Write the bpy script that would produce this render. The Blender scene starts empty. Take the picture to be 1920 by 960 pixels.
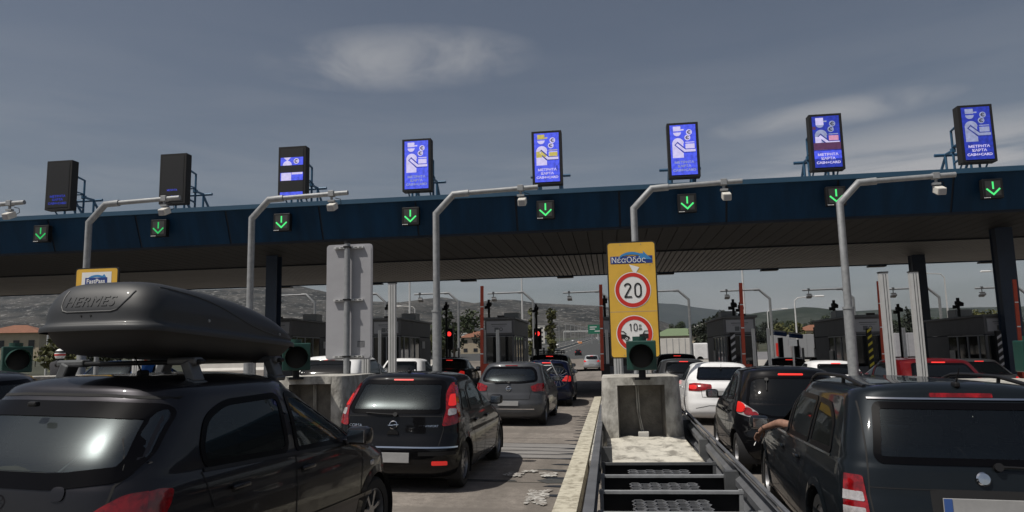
import bpy, bmesh, math, random
import numpy as np
from mathutils import Vector, Matrix
from mathutils.bvhtree import BVHTree
random.seed(7)
R = math.radians
sc = bpy.context.scene
COL = sc.collection

# ------------------------------------------------------------------ camera
F_PX, YAW, PIT, ROL = 1380.0, 0.1295, 0.1333, -0.0222
cam_d = bpy.data.cameras.new('camera'); cam = bpy.data.objects.new('camera', cam_d); COL.objects.link(cam)
cam_d.sensor_width = 36.0; cam_d.lens = 36.0 * F_PX / 1920.0
cam_d.clip_start = 0.05; cam_d.clip_end = 30000
fw = Vector((-math.sin(YAW) * math.cos(PIT), math.cos(YAW) * math.cos(PIT), math.sin(PIT)))
rt = Vector((math.cos(YAW), math.sin(YAW), 0)); up = rt.cross(fw)
r2 = rt * math.cos(ROL) + up * math.sin(ROL); u2 = -rt * math.sin(ROL) + up * math.cos(ROL)
m = Matrix((r2, u2, -fw)).transposed().to_4x4(); m.translation = Vector((0, 0, 1.7))
cam.matrix_world = m
sc.camera = cam

# ------------------------------------------------------------------ light and sky
SUN_EL, SUN_AZ = 60.0, 232.0      # azimuth of the sun, clockwise from +Y (left and behind the camera)
sun_d = bpy.data.lights.new('sun', 'SUN'); sun = bpy.data.objects.new('sun', sun_d); COL.objects.link(sun)
sun_d.energy = 5.0; sun_d.angle = R(0.55); sun_d.color = (1.0, 0.95, 0.87)
sd = Vector((math.sin(R(SUN_AZ)) * math.cos(R(SUN_EL)), math.cos(R(SUN_AZ)) * math.cos(R(SUN_EL)), math.sin(R(SUN_EL))))
sun.rotation_euler = sd.to_track_quat('Z', 'Y').to_euler()
sun.location = (-20, -20, 60)
W = bpy.data.worlds.new('World'); sc.world = W; W.use_nodes = True
nt = W.node_tree; nt.nodes.clear()
def N(t, kind, **kw):
    n = t.nodes.new(kind)
    for k, v in kw.items():
        if k in n.inputs: n.inputs[k].default_value = v
        else: setattr(n, k, v)
    return n
out = N(nt, 'ShaderNodeOutputWorld'); bg = N(nt, 'ShaderNodeBackground'); bg.inputs['Strength'].default_value = 0.070
sky = N(nt, 'ShaderNodeTexSky'); sky.sky_type = 'NISHITA'; sky.sun_disc = False
sky.sun_elevation = R(SUN_EL); sky.sun_rotation = R(SUN_AZ); sky.air_density = 1.0; sky.dust_density = 2.5; sky.ozone_density = 1.0
hsv = N(nt, 'ShaderNodeHueSaturation'); hsv.inputs['Saturation'].default_value = 0.76; hsv.inputs['Value'].default_value = 1.0
nt.links.new(sky.outputs[0], hsv.inputs['Color'])
tc = N(nt, 'ShaderNodeTexCoord')
sep = N(nt, 'ShaderNodeSeparateXYZ'); nt.links.new(tc.outputs['Generated'], sep.inputs[0])
def math_n(op, a, b=None, c=None, t=None):
    t = t or nt
    n = t.nodes.new('ShaderNodeMath'); n.operation = op
    for i, v in enumerate((a, b, c)):
        if v is None: continue
        if isinstance(v, (int, float)): n.inputs[i].default_value = v
        else: t.links.new(v, n.inputs[i])
    return n.outputs[0]
def noise_w(scale, loc, scl, detail=6, rough=0.55, dist=0.0):
    mp = N(nt, 'ShaderNodeMapping'); mp.inputs['Location'].default_value = loc; mp.inputs['Scale'].default_value = scl
    nt.links.new(tc.outputs['Generated'], mp.inputs[0])
    n = N(nt, 'ShaderNodeTexNoise'); n.inputs['Scale'].default_value = scale; n.inputs['Detail'].default_value = detail
    n.inputs['Roughness'].default_value = rough; n.inputs['Distortion'].default_value = dist
    nt.links.new(mp.outputs[0], n.inputs['Vector']); return n.outputs['Fac']
def blob(c, sx, sz, az):            # soft mask round a direction of the sky, wider along the horizon than upwards
    # local axes
    d = Vector(c).normalized(); ax = Vector((math.cos(az), math.sin(az), 0)); ax = (ax - d * ax.dot(d)).normalized(); ay = d.cross(ax)
    def dot(v):
        n = N(nt, 'ShaderNodeVectorMath'); n.operation = 'DOT_PRODUCT'; n.inputs[1].default_value = v
        nt.links.new(tc.outputs['Generated'], n.inputs[0]); return n.outputs['Value']
    a = math_n('DIVIDE', dot(ax), sx); b = math_n('DIVIDE', dot(ay), sz)
    rr = math_n('ADD', math_n('MULTIPLY', a, a), math_n('MULTIPLY', b, b))
    return math_n('MAXIMUM', math_n('SUBTRACT', 1.0, rr), 0.0)
def ramp(v, lo, hi):
    mr = N(nt, 'ShaderNodeMapRange'); mr.interpolation_type = 'SMOOTHSTEP'
    mr.inputs['From Min'].default_value = lo; mr.inputs['From Max'].default_value = hi
    nt.links.new(v, mr.inputs['Value']); return mr.outputs[0]
n1 = noise_w(7.0, (3.19, 0.4, 1.2), (1, 1, 2.2), 7, 0.55, 0.6)
n2 = noise_w(3.0, (0.4, 2.0, 5.0), (1, 1, 7.0), 6, 0.55, 0.4)
main = math_n('MULTIPLY', blob((-0.255, 0.888, 0.385), 0.19, 0.045, 0.1), ramp(n1, 0.30, 0.62))
side = math_n('MULTIPLY', blob((0.43, 0.88, 0.205), 0.36, 0.065, -0.35), ramp(n2, 0.32, 0.58))
side2 = math_n('MULTIPLY', blob((0.27, 0.92, 0.285), 0.16, 0.02, -0.45), ramp(n1, 0.3, 0.7))
low = math_n('MULTIPLY', math_n('MULTIPLY', ramp(n2, 0.30, 0.70), 0.34), ramp(sep.outputs['Z'], 0.5, 0.0))
cl = math_n('ADD', math_n('ADD', math_n('MULTIPLY', main, 0.62), math_n('MULTIPLY', side, 0.75)), math_n('ADD', math_n('MULTIPLY', side2, 0.6), low))
cl = math_n('MINIMUM', cl, 0.9)
mixc = N(nt, 'ShaderNodeMix'); mixc.data_type = 'RGBA'
nt.links.new(cl, mixc.inputs['Factor']); nt.links.new(hsv.outputs[0], mixc.inputs[6]); mixc.inputs[7].default_value = (7.2, 7.2, 7.4, 1)
nt.links.new(mixc.outputs[2], bg.inputs['Color']); nt.links.new(bg.outputs[0], out.inputs[0])
sc.view_settings.view_transform = 'Standard'; sc.view_settings.look = 'None'
sc.view_settings.exposure = -0.33; sc.view_settings.gamma = 1.0; sc.view_settings.use_curve_mapping = False
sc.cycles.max_bounces = 8; sc.cycles.transparent_max_bounces = 16; sc.cycles.glossy_bounces = 4; sc.cycles.diffuse_bounces = 3
sc.cycles.sample_clamp_indirect = 4.0

# ------------------------------------------------------------------ materials
def mat(name, col, rough=0.6, metal=0.0, var=0.0, vscale=4.0, col2=None, coat=0.0, emit=None, es=1.0, bump=0.0, bscale=40.0,
        contrast=(0.35, 0.65), stretch=(1, 1, 1), spec=0.5, rvar=0.0):
    mt = bpy.data.materials.new(name); mt.use_nodes = True; t = mt.node_tree; b = t.nodes['Principled BSDF']
    b.inputs['Roughness'].default_value = rough; b.inputs['Metallic'].default_value = metal
    b.inputs['Coat Weight'].default_value = coat; b.inputs['Coat Roughness'].default_value = 0.04
    b.inputs['Specular IOR Level'].default_value = spec
    b.inputs['Base Color'].default_value = (*col, 1)
    tcn = t.nodes.new('ShaderNodeTexCoord'); mp = t.nodes.new('ShaderNodeMapping'); mp.inputs['Scale'].default_value = stretch
    t.links.new(tcn.outputs['Object'], mp.inputs[0])
    if var > 0 or col2:
        ns = t.nodes.new('ShaderNodeTexNoise'); ns.inputs['Scale'].default_value = vscale; ns.inputs['Detail'].default_value = 8; ns.inputs['Roughness'].default_value = 0.62
        t.links.new(mp.outputs[0], ns.inputs['Vector'])
        mr = t.nodes.new('ShaderNodeMapRange'); mr.inputs['From Min'].default_value = contrast[0]; mr.inputs['From Max'].default_value = contrast[1]
        t.links.new(ns.outputs['Fac'], mr.inputs['Value'])
        mx = t.nodes.new('ShaderNodeMix'); mx.data_type = 'RGBA'
        c2 = col2 or tuple(max(0, c * (1 - var)) for c in col)
        mx.inputs[6].default_value = (*c2, 1); mx.inputs[7].default_value = (*col, 1)
        t.links.new(mr.outputs[0], mx.inputs['Factor']); t.links.new(mx.outputs[2], b.inputs['Base Color'])
        if rvar:
            ma = t.nodes.new('ShaderNodeMath'); ma.operation = 'MULTIPLY_ADD'; ma.inputs[1].default_value = rvar; ma.inputs[2].default_value = rough
            t.links.new(ns.outputs['Fac'], ma.inputs[0]); t.links.new(ma.outputs[0], b.inputs['Roughness'])
    if bump > 0:
        nb = t.nodes.new('ShaderNodeTexNoise'); nb.inputs['Scale'].default_value = bscale; nb.inputs['Detail'].default_value = 5
        t.links.new(mp.outputs[0], nb.inputs['Vector'])
        bp = t.nodes.new('ShaderNodeBump'); bp.inputs['Strength'].default_value = bump; bp.inputs['Distance'].default_value = 0.02
        t.links.new(nb.outputs['Fac'], bp.inputs['Height']); t.links.new(bp.outputs[0], b.inputs['Normal'])
    if emit:
        b.inputs['Emission Color'].default_value = (*emit, 1); b.inputs['Emission Strength'].default_value = es
    return mt
def glass(name, tint=(0.30, 0.34, 0.34), rough=0.02, refl=0.10):
    mt = bpy.data.materials.new(name); mt.use_nodes = True; t = mt.node_tree; t.nodes.clear()
    o = t.nodes.new('ShaderNodeOutputMaterial'); tr = t.nodes.new('ShaderNodeBsdfTransparent'); gl = t.nodes.new('ShaderNodeBsdfGlossy')
    mx = t.nodes.new('ShaderNodeMixShader'); lw = t.nodes.new('ShaderNodeFresnel'); lw.inputs['IOR'].default_value = 1.52
    tr.inputs[0].default_value = (*tint, 1); gl.inputs['Roughness'].default_value = rough; gl.inputs[0].default_value = (0.62, 0.67, 0.70, 1)
    ma = t.nodes.new('ShaderNodeMath'); ma.operation = 'MULTIPLY_ADD'; ma.inputs[1].default_value = 1.0; ma.inputs[2].default_value = refl * 0.4
    t.links.new(lw.outputs[0], ma.inputs[0]); t.links.new(ma.outputs[0], mx.inputs[0])
    t.links.new(tr.outputs[0], mx.inputs[1])
    # dust film that catches the sun as a wide soft glow
    gl2 = t.nodes.new('ShaderNodeBsdfGlossy'); gl2.inputs['Roughness'].default_value = 0.30; gl2.inputs[0].default_value = (0.5, 0.58, 0.60, 1)
    mg = t.nodes.new('ShaderNodeMixShader'); mg.inputs[0].default_value = 0.35
    t.links.new(gl.outputs[0], mg.inputs[1]); t.links.new(gl2.outputs[0], mg.inputs[2])
    t.links.new(mg.outputs[0], mx.inputs[2]); t.links.new(mx.outputs[0], o.inputs[0]); return mt
M = {}
M['steel'] = mat('galvanised_steel', (0.30, 0.31, 0.32), 0.55, 0.25, 0.25, 9, bump=0.05)
M['steel_dark'] = mat('weathered_steel', (0.14, 0.145, 0.15), 0.5, 0.5, 0.3, 6)
M['rail'] = mat('guard_rail_steel', (0.17, 0.175, 0.185), 0.5, 0.35, 0.35, 3)
M['alu'] = mat('aluminium', (0.62, 0.62, 0.61), 0.4, 0.35, 0.1, 6)
M['fascia'] = mat('blue_cladding', (0.006, 0.037, 0.086), 0.5, 0.0, 0.4, 0.8, coat=0.0, spec=0.14, stretch=(2.5, 1, .25))
M['fascia_cap'] = mat('blue_edge_trim', (0.022, 0.070, 0.125), 0.45, 0.0, 0.15, 1.0)
M['seam'] = mat('joint_dark', (0.006, 0.010, 0.018), 0.8)
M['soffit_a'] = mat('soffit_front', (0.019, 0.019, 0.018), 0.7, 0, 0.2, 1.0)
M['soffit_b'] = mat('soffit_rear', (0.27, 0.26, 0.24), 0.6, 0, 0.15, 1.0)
M['roofing'] = mat('roofing', (0.3, 0.3, 0.3), 0.8)
M['column'] = mat('column_blue', (0.012, 0.026, 0.055), 0.5, 0, 0.2, 2)
M['blackplastic'] = mat('black_plastic', (0.010, 0.010, 0.011), 0.5, spec=0.3)
M['black'] = mat('black_matt', (0.006, 0.006, 0.007), 0.8)
M['rubber'] = mat('rubber', (0.014, 0.014, 0.014), 0.85, var=0.3, vscale=20)
M['bluesteel'] = mat('blue_painted_steel', (0.028, 0.10, 0.19), 0.5, 0.1, 0.2, 5)
M['concrete'] = mat('concrete', (0.47, 0.455, 0.415), 0.9, 0, col2=(0.20, 0.19, 0.17), vscale=5, contrast=(0.36, 0.58), bump=0.5, bscale=30, stretch=(1, 1, 0.6))
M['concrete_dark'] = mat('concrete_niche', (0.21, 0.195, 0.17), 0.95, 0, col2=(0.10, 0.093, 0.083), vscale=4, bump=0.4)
M['slab'] = mat('slab_mortar', (0.52, 0.495, 0.43), 0.95, 0, col2=(0.22, 0.205, 0.175), vscale=5, contrast=(0.36, 0.52), bump=0.8, bscale=14, stretch=(1, 0.6, 1))
M['kerbpaint'] = mat('kerb_paint', (0.50, 0.47, 0.38), 0.85, 0, col2=(0.26, 0.235, 0.18), vscale=9, contrast=(0.36, 0.54), bump=0.3)
M['yellow'] = mat('sign_yellow', (0.72, 0.43, 0.055), 0.5, 0, 0.12, 3)
M['white'] = mat('sign_white', (0.78, 0.78, 0.77), 0.5, 0, 0.06, 6)
M['red'] = mat('sign_red', (0.56, 0.025, 0.016), 0.5)
M['signblack'] = mat('sign_black', (0.012, 0.012, 0.012), 0.5)
M['navy'] = mat('sign_navy', (0.016, 0.045, 0.22), 0.5)
M['skyblue'] = mat('sign_light_blue', (0.04, 0.22, 0.50), 0.5)
M['signback'] = mat('sign_back_metal', (0.37, 0.37, 0.39), 0.55, 0.15, 0.10, 1.3, stretch=(1, 1, 2.5))
M['green'] = mat('lamp_green_paint', (0.007, 0.052, 0.039), 0.45, 0, 0.15, 6, coat=0.2)
M['lens_dark'] = mat('dark_lens', (0.02, 0.021, 0.022), 0.12, spec=0.7)
M['orange'] = mat('barrier_orange', (0.46, 0.055, 0.02), 0.5, 0, 0.2, 3)
M['booth'] = mat('booth_panel', (0.13, 0.13, 0.135), 0.6, 0, 0.15, 2)
M['booth_frame'] = mat('booth_frame', (0.30, 0.31, 0.32), 0.5, 0.2)
M['booth_glass'] = mat('booth_glass', (0.008, 0.009, 0.010), 0.06, spec=0.8)
M['beige'] = mat('camera_housing', (0.62, 0.60, 0.55), 0.5)
M['chrome'] = mat('chrome', (0.75, 0.76, 0.78), 0.12, 1.0)
M['rim'] = mat('alloy', (0.34, 0.34, 0.35), 0.35, 0.8, 0.2, 8)
M['plate'] = mat('plate', (0.34, 0.34, 0.34), 0.7, 0, col2=(0.22, 0.22, 0.22), vscale=3, contrast=(0.3, 0.7), stretch=(1, 1, 1))
M['plateblue'] = mat('plate_blue', (0.03, 0.08, 0.26), 0.6)
M['taillight'] = mat('red_lens', (0.30, 0.005, 0.008), 0.12, coat=0.8, var=0.6, vscale=14, contrast=(0.4, 0.6))
M['lit'] = mat('brake_lit', (0.5, 0.02, 0.02), 0.3, emit=(1.0, 0.05, 0.035), es=1.1)
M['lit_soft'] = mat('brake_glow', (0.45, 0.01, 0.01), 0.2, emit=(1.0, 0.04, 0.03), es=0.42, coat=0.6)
M['clearlens'] = mat('clear_lens', (0.55, 0.52, 0.52), 0.15, 0.3, coat=0.6, var=0.35, vscale=30)
M['headlamp'] = mat('headlamp', (0.6, 0.62, 0.64), 0.08, 0.5, coat=1.0)
M['seat'] = mat('seat_fabric', (0.030, 0.030, 0.034), 0.9, var=0.3, vscale=30)
M['glass'] = glass('tinted_glass', (0.34, 0.39, 0.39), refl=0.24)
M['glass_dark'] = glass('dark_tinted_glass', (0.05, 0.06, 0.062))
M['glass_clear'] = glass('light_glass', (0.72, 0.78, 0.77))
M['redlamp'] = mat('red_signal_lit', (0.6, 0.02, 0.02), 0.3, emit=(1.0, 0.035, 0.03), es=2.0)
M['arrow'] = mat('green_arrow_lit', (0.02, 0.3, 0.08), 0.4, emit=(0.10, 1.0, 0.25), es=0.95)
M['arrowdim'] = mat('green_arrow_dim', (0.02, 0.3, 0.08), 0.4, emit=(0.03, 0.72, 0.16), es=0.6)
M['arrowpanel'] = mat('arrow_panel', (0.030, 0.032, 0.030), 0.6)
M['yb'] = mat('warning_yellow', (0.5, 0.42, 0.03), 0.6)
M['glass_opaque'] = mat('black_car_glass', (0.004, 0.005, 0.006), 0.05, spec=0.35)
M['skin'] = mat('skin', (0.30, 0.165, 0.115), 0.6, var=0.35, vscale=20)
M['hair'] = mat('hair', (0.012, 0.009, 0.008), 0.7)
M['shirt'] = mat('shirt', (0.03, 0.03, 0.035), 0.9)
def led(name, col, es, dark=0.45):
    mt = mat(name, (0.01, 0.01, 0.02), 0.5); t = mt.node_tree; b = t.nodes['Principled BSDF']
    tcn = t.nodes.new('ShaderNodeTexCoord'); ns = t.nodes.new('ShaderNodeTexNoise'); ns.inputs['Scale'].default_value = 9; ns.inputs['Detail'].default_value = 4
    t.links.new(tcn.outputs['Object'], ns.inputs['Vector'])
    mr = t.nodes.new('ShaderNodeMapRange'); mr.inputs['From Min'].default_value = 0.3; mr.inputs['From Max'].default_value = 0.7
    mr.inputs['To Min'].default_value = es * dark; mr.inputs['To Max'].default_value = es
    t.links.new(ns.outputs['Fac'], mr.inputs['Value']); b.inputs['Emission Color'].default_value = (*col, 1)
    t.links.new(mr.outputs[0], b.inputs['Emission Strength']); return mt
M['led_blue'] = led('led_blue', (0.085, 0.125, 1.0), 1.25, 0.55)
M['led_blue_dim'] = led('led_blue_dim', (0.02, 0.045, 0.5), 1.2, 0.5)
M['led_navy'] = led('led_navy', (0.03, 0.05, 0.35), 1.0, 0.6)
M['led_white'] = led('led_white', (0.72, 0.66, 1.0), 1.15, 0.8)
M['led_grey'] = led('led_grey', (0.45, 0.5, 0.78), 0.9, 0.7)
M['led_yellow'] = led('led_yellow', (0.75, 0.62, 0.12), 1.0, 0.7)
M['led_pink'] = led('led_pink', (0.9, 0.4, 0.6), 1.0, 0.7)
M['led_brown'] = led('led_brown', (0.16, 0.05, 0.14), 0.8, 0.7)
M['led_off'] = mat('led_off', (0.008, 0.008, 0.009), 0.5)
M['foliage'] = mat('foliage', (0.042, 0.060, 0.020), 0.8, 0, col2=(0.016, 0.026, 0.010), vscale=0.9, contrast=(0.4, 0.6))
M['foliage_y'] = mat('foliage_yellow', (0.105, 0.105, 0.028), 0.8, 0, col2=(0.045, 0.050, 0.016), vscale=0.9, contrast=(0.4, 0.6))
M['foliage_d'] = mat('foliage_dark', (0.020, 0.028, 0.014), 0.8, 0, col2=(0.008, 0.012, 0.007), vscale=0.9, contrast=(0.4, 0.6))
M['bark'] = mat('bark', (0.09, 0.07, 0.05), 0.9, var=0.3)
M['wallwhite'] = mat('render_white', (0.62, 0.60, 0.56), 0.85, 0, 0.12, 1)
M['wallcream'] = mat('render_cream', (0.50, 0.42, 0.30), 0.85, 0, 0.12, 1)
M['tile'] = mat('roof_tile', (0.22, 0.095, 0.055), 0.85, 0, 0.25, 2)
M['roofgreen'] = mat('green_sheet_roof', (0.15, 0.20, 0.11), 0.6, 0, 0.1, 2)
M['window'] = mat('house_window', (0.03, 0.035, 0.04), 0.15)

# ------------------------------------------------------------------ mesh helpers
def tag(o, label=None, cat=None, group=None, kind=None):
    if label: o['label'] = label
    if cat: o['category'] = cat
    if group: o['group'] = group
    if kind: o['kind'] = kind
    return o
def thing(name, loc, rz, label, cat, group=None, tilt=None):
    o = bpy.data.objects.new(name, None); COL.objects.link(o); o.location = loc; o.empty_display_size = 0.3
    o.rotation_euler = (tilt[0] if tilt else 0, tilt[1] if tilt else 0, rz)
    return tag(o, label, cat, group)
class MB:
    def __init__(s): s.v = []; s.f = []; s.mi = []; s.cur = 0
    def add(s, vs, fs):
        b = len(s.v); s.v += [tuple(v) for v in vs]
        for f in fs: s.f.append(tuple(b + i for i in f)); s.mi.append(s.cur)
        return s
    def box(s, c, d, rz=0.0, rx=0.0, ry=0.0, bev=0.0):
        hx, hy, hz = d[0] / 2, d[1] / 2, d[2] / 2
        rot = Matrix.Rotation(rz, 3, 'Z') @ Matrix.Rotation(ry, 3, 'Y') @ Matrix.Rotation(rx, 3, 'X')
        if bev > 0:
            bm = bmesh.new(); bmesh.ops.create_cube(bm, size=1.0)
            for v in bm.verts: v.co = Vector((v.co.x * d[0], v.co.y * d[1], v.co.z * d[2]))
            bmesh.ops.bevel(bm, geom=bm.edges[:], offset=bev, segments=2, affect='EDGES', profile=0.5)
            bm.verts.index_update()
            s.add([rot @ v.co + Vector(c) for v in bm.verts], [[v.index for v in f.verts] for f in bm.faces]); bm.free(); return s
        vs = [rot @ Vector((x, y, z)) + Vector(c) for x in (-hx, hx) for y in (-hy, hy) for z in (-hz, hz)]
        return s.add(vs, [(0, 1, 3, 2), (4, 6, 7, 5), (0, 4, 5, 1), (2, 3, 7, 6), (0, 2, 6, 4), (1, 5, 7, 3)])
    def tube(s, pts, r, n=12, cap=True):
        pts = [Vector(p) for p in pts]; k = len(pts)
        rs = r if isinstance(r, (list, tuple)) else [r] * k
        rings = []; prev = None
        for i, p in enumerate(pts):
            if i == 0: d = pts[1] - p
            elif i == k - 1: d = p - pts[-2]
            else: d = (pts[i + 1] - p).normalized() + (p - pts[i - 1]).normalized()
            d.normalize()
            a = (Vector((0, 0, 1)) if abs(d.z) < 0.9 else Vector((1, 0, 0))) if prev is None else prev
            x = (a - d * a.dot(d)).normalized(); y = d.cross(x); prev = x
            rings.append([p + (x * math.cos(2 * math.pi * j / n) + y * math.sin(2 * math.pi * j / n)) * rs[i] for j in range(n)])
        b = [v for rg in rings for v in rg]
        fs = [(i * n + j, i * n + (j + 1) % n, (i + 1) * n + (j + 1) % n, (i + 1) * n + j) for i in range(k - 1) for j in range(n)]
        if cap: fs += [tuple(range(n - 1, -1, -1)), tuple((k - 1) * n + j for j in range(n))]
        return s.add(b, fs)
    def cyl(s, a, b, r, n=16, r2=None): return s.tube([a, b], [r, r if r2 is None else r2], n)
    def prism(s, poly, a, b, axis='z'):
        def P(p, h):
            return (p[0], p[1], h) if axis == 'z' else ((p[0], h, p[1]) if axis == 'y' else (h, p[0], p[1]))
        n = len(poly); vs = [P(p, a) for p in poly] + [P(p, b) for p in poly]
        return s.add(vs, [tuple(range(n))[::-1], tuple(range(n, 2 * n))] + [(i, (i + 1) % n, n + (i + 1) % n, n + i) for i in range(n)])
    def lathe(s, prof, axis_o, n=24, axis='z'):
        vs = []; k = len(prof)
        for j in range(n):
            a = 2 * math.pi * j / n
            for (r, h) in prof:
                if axis == 'z': v = (r * math.cos(a), r * math.sin(a), h)
                elif axis == 'x': v = (h, r * math.cos(a), r * math.sin(a))
                else: v = (r * math.cos(a), h, r * math.sin(a))
                vs.append(Vector(v) + Vector(axis_o))
        return s.add(vs, [(j * k + i, j * k + i + 1, ((j + 1) % n) * k + i + 1, ((j + 1) % n) * k + i) for j in range(n) for i in range(k - 1)])
    def build(s, name, mt, parent=None, smooth=False, mats=None):
        me = bpy.data.meshes.new(name); me.from_pydata(s.v, [], s.f); 
        bm = bmesh.new(); bm.from_mesh(me); bmesh.ops.recalc_face_normals(bm, faces=bm.faces); bm.to_mesh(me); bm.free()
        for mm in (mats or [mt]): me.materials.append(mm)
        if mats and len(me.polygons) == len(s.mi): me.polygons.foreach_set('material_index', s.mi)
        if smooth:
            me.polygons.foreach_set('use_smooth', [True] * len(me.polygons))
            if smooth != 'all':
                try: me.set_sharp_from_angle(angle=R(38))
                except Exception: pass
        o = bpy.data.objects.new(name, me); COL.objects.link(o)
        if parent is not None: o.parent = parent
        return o
def copy_tree(o, parent=None):
    c = o.copy(); COL.objects.link(c)
    if parent is not None: c.parent = parent; c.matrix_parent_inverse = o.matrix_parent_inverse
    for ch in list(o.children): copy_tree(ch, c)
    return c
def sx(X, Y=0.0):                 # crossfall of the plaza
    k = 1.0 if Y < 60 else max(0.0, 1 - (Y - 60) / 80)
    return -0.022 * max(-32, min(32, X)) * k
def gz(Y): return 0.0 if Y < 110 else (.025 * (Y - 110) ** 2 / 200 if Y < 210 else .025 * (Y - 160))
def G(X, Y): return sx(X, Y) + gz(Y)
_txt = {}
def text_geo(s, size=1.0, extrude=0.0, align='CENTER', bold=0.0, spacing=1.0):
    cu = bpy.data.curves.new('t', 'FONT'); cu.body = s; cu.size = size; cu.align_x = align; cu.align_y = 'CENTER'
    cu.extrude = extrude; cu.offset = bold; cu.space_character = spacing; cu.resolution_u = 6
    o = bpy.data.objects.new('t', cu); COL.objects.link(o)
    dg = bpy.context.evaluated_depsgraph_get(); me = bpy.data.meshes.new_from_object(o.evaluated_get(dg))
    vs = [v.co.copy() for v in me.vertices]; fs = [tuple(p.vertices) for p in me.polygons]
    bpy.data.objects.remove(o); bpy.data.meshes.remove(me); bpy.data.curves.remove(cu)
    return vs, fs
# flat shapes on a vertical board that faces -Y ; (x, z) board coordinates, y = depth towards the viewer (negative)
def fl_text(mb, s, x, z, size, y, wide=1.0, bold=0.0, spacing=1.0, slant=0.0):
    vs, fs = text_geo(s, size, 0.0, 'CENTER', bold, spacing)
    mb.add([(x + (v.x + v.y * slant) * wide, y, z + v.y) for v in vs], fs)
def fl_poly(mb, pts, y): mb.add([(p[0], y, p[1]) for p in pts], [tuple(range(len(pts)))])
def fl_rect(mb, x0, z0, x1, z1, y): fl_poly(mb, [(x0, z0), (x1, z0), (x1, z1), (x0, z1)], y)
def fl_disc(mb, x, z, r, y, n=40, r0=0.0, a0=0, a1=360):
    A = [R(a0 + (a1 - a0) * i / n) for i in range(n + 1)]
    if r0 <= 0: fl_poly(mb, [(x + r * math.cos(a), z + r * math.sin(a)) for a in (A[:-1] if a1 - a0 >= 360 else A)], y)
    else:
        vs = [(x + q * math.cos(a), y, z + q * math.sin(a)) for a in A for q in (r0, r)]
        mb.add(vs, [(2 * i, 2 * i + 1, 2 * i + 3, 2 * i + 2) for i in range(n)])
def fl_line(mb, pts, w, y):
    for (a, b) in zip(pts[:-1], pts[1:]):
        d = Vector((b[0] - a[0], b[1] - a[1])); d.normalize(); nx, nz = -d.y * w / 2, d.x * w / 2
        fl_poly(mb, [(a[0] + nx, a[1] + nz), (a[0] - nx, a[1] - nz), (b[0] - nx, b[1] - nz), (b[0] + nx, b[1] + nz)], y)
def round_rect(x0, z0, x1, z1, r, n=5):
    pts = []
    for cx, cz, a in ((x1 - r, z1 - r, 0), (x0 + r, z1 - r, 90), (x0 + r, z0 + r, 180), (x1 - r, z0 + r, 270)):
        for i in range(n + 1):
            t = R(a + 90 * i / n); pts.append((cx + r * math.cos(t), cz + r * math.sin(t)))
    return pts

# ------------------------------------------------------------------ ground, plaza, highway, hills
from mathutils import noise as mnoise
def sheet(name, xs, ys, off, mt, kind='structure', zf=None):
    zf = zf or G
    vs = [(x, y, zf(x, y) + off) for y in ys for x in xs]; n = len(xs)
    fs = [(j * n + i, j * n + i + 1, (j + 1) * n + i + 1, (j + 1) * n + i) for j in range(len(ys) - 1) for i in range(n - 1)]
    mb = MB(); mb.add(vs, fs); o = mb.build(name, mt, None, smooth='all'); tag(o, kind=kind); return o
YB = [-80, -20, 0, 10, 20, 30, 40, 50, 60, 80, 100, 110, 125, 140, 155, 170, 178, 190, 200, 210, 260, 320, 400, 500, 650, 800, 1000, 1200, 1400]
XB = [-6000, -3500, -2000, -1200, -600, -300, -120, -60, -32, -16, 0, 16, 32, 60, 120, 300, 600, 1200, 2000, 3500, 6000]
def gz2(Y): return gz(Y) if Y < 1400 else 31 + (Y - 1400) * 0.01
def G2(X, Y): return sx(X, Y) + gz2(Y)
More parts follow.
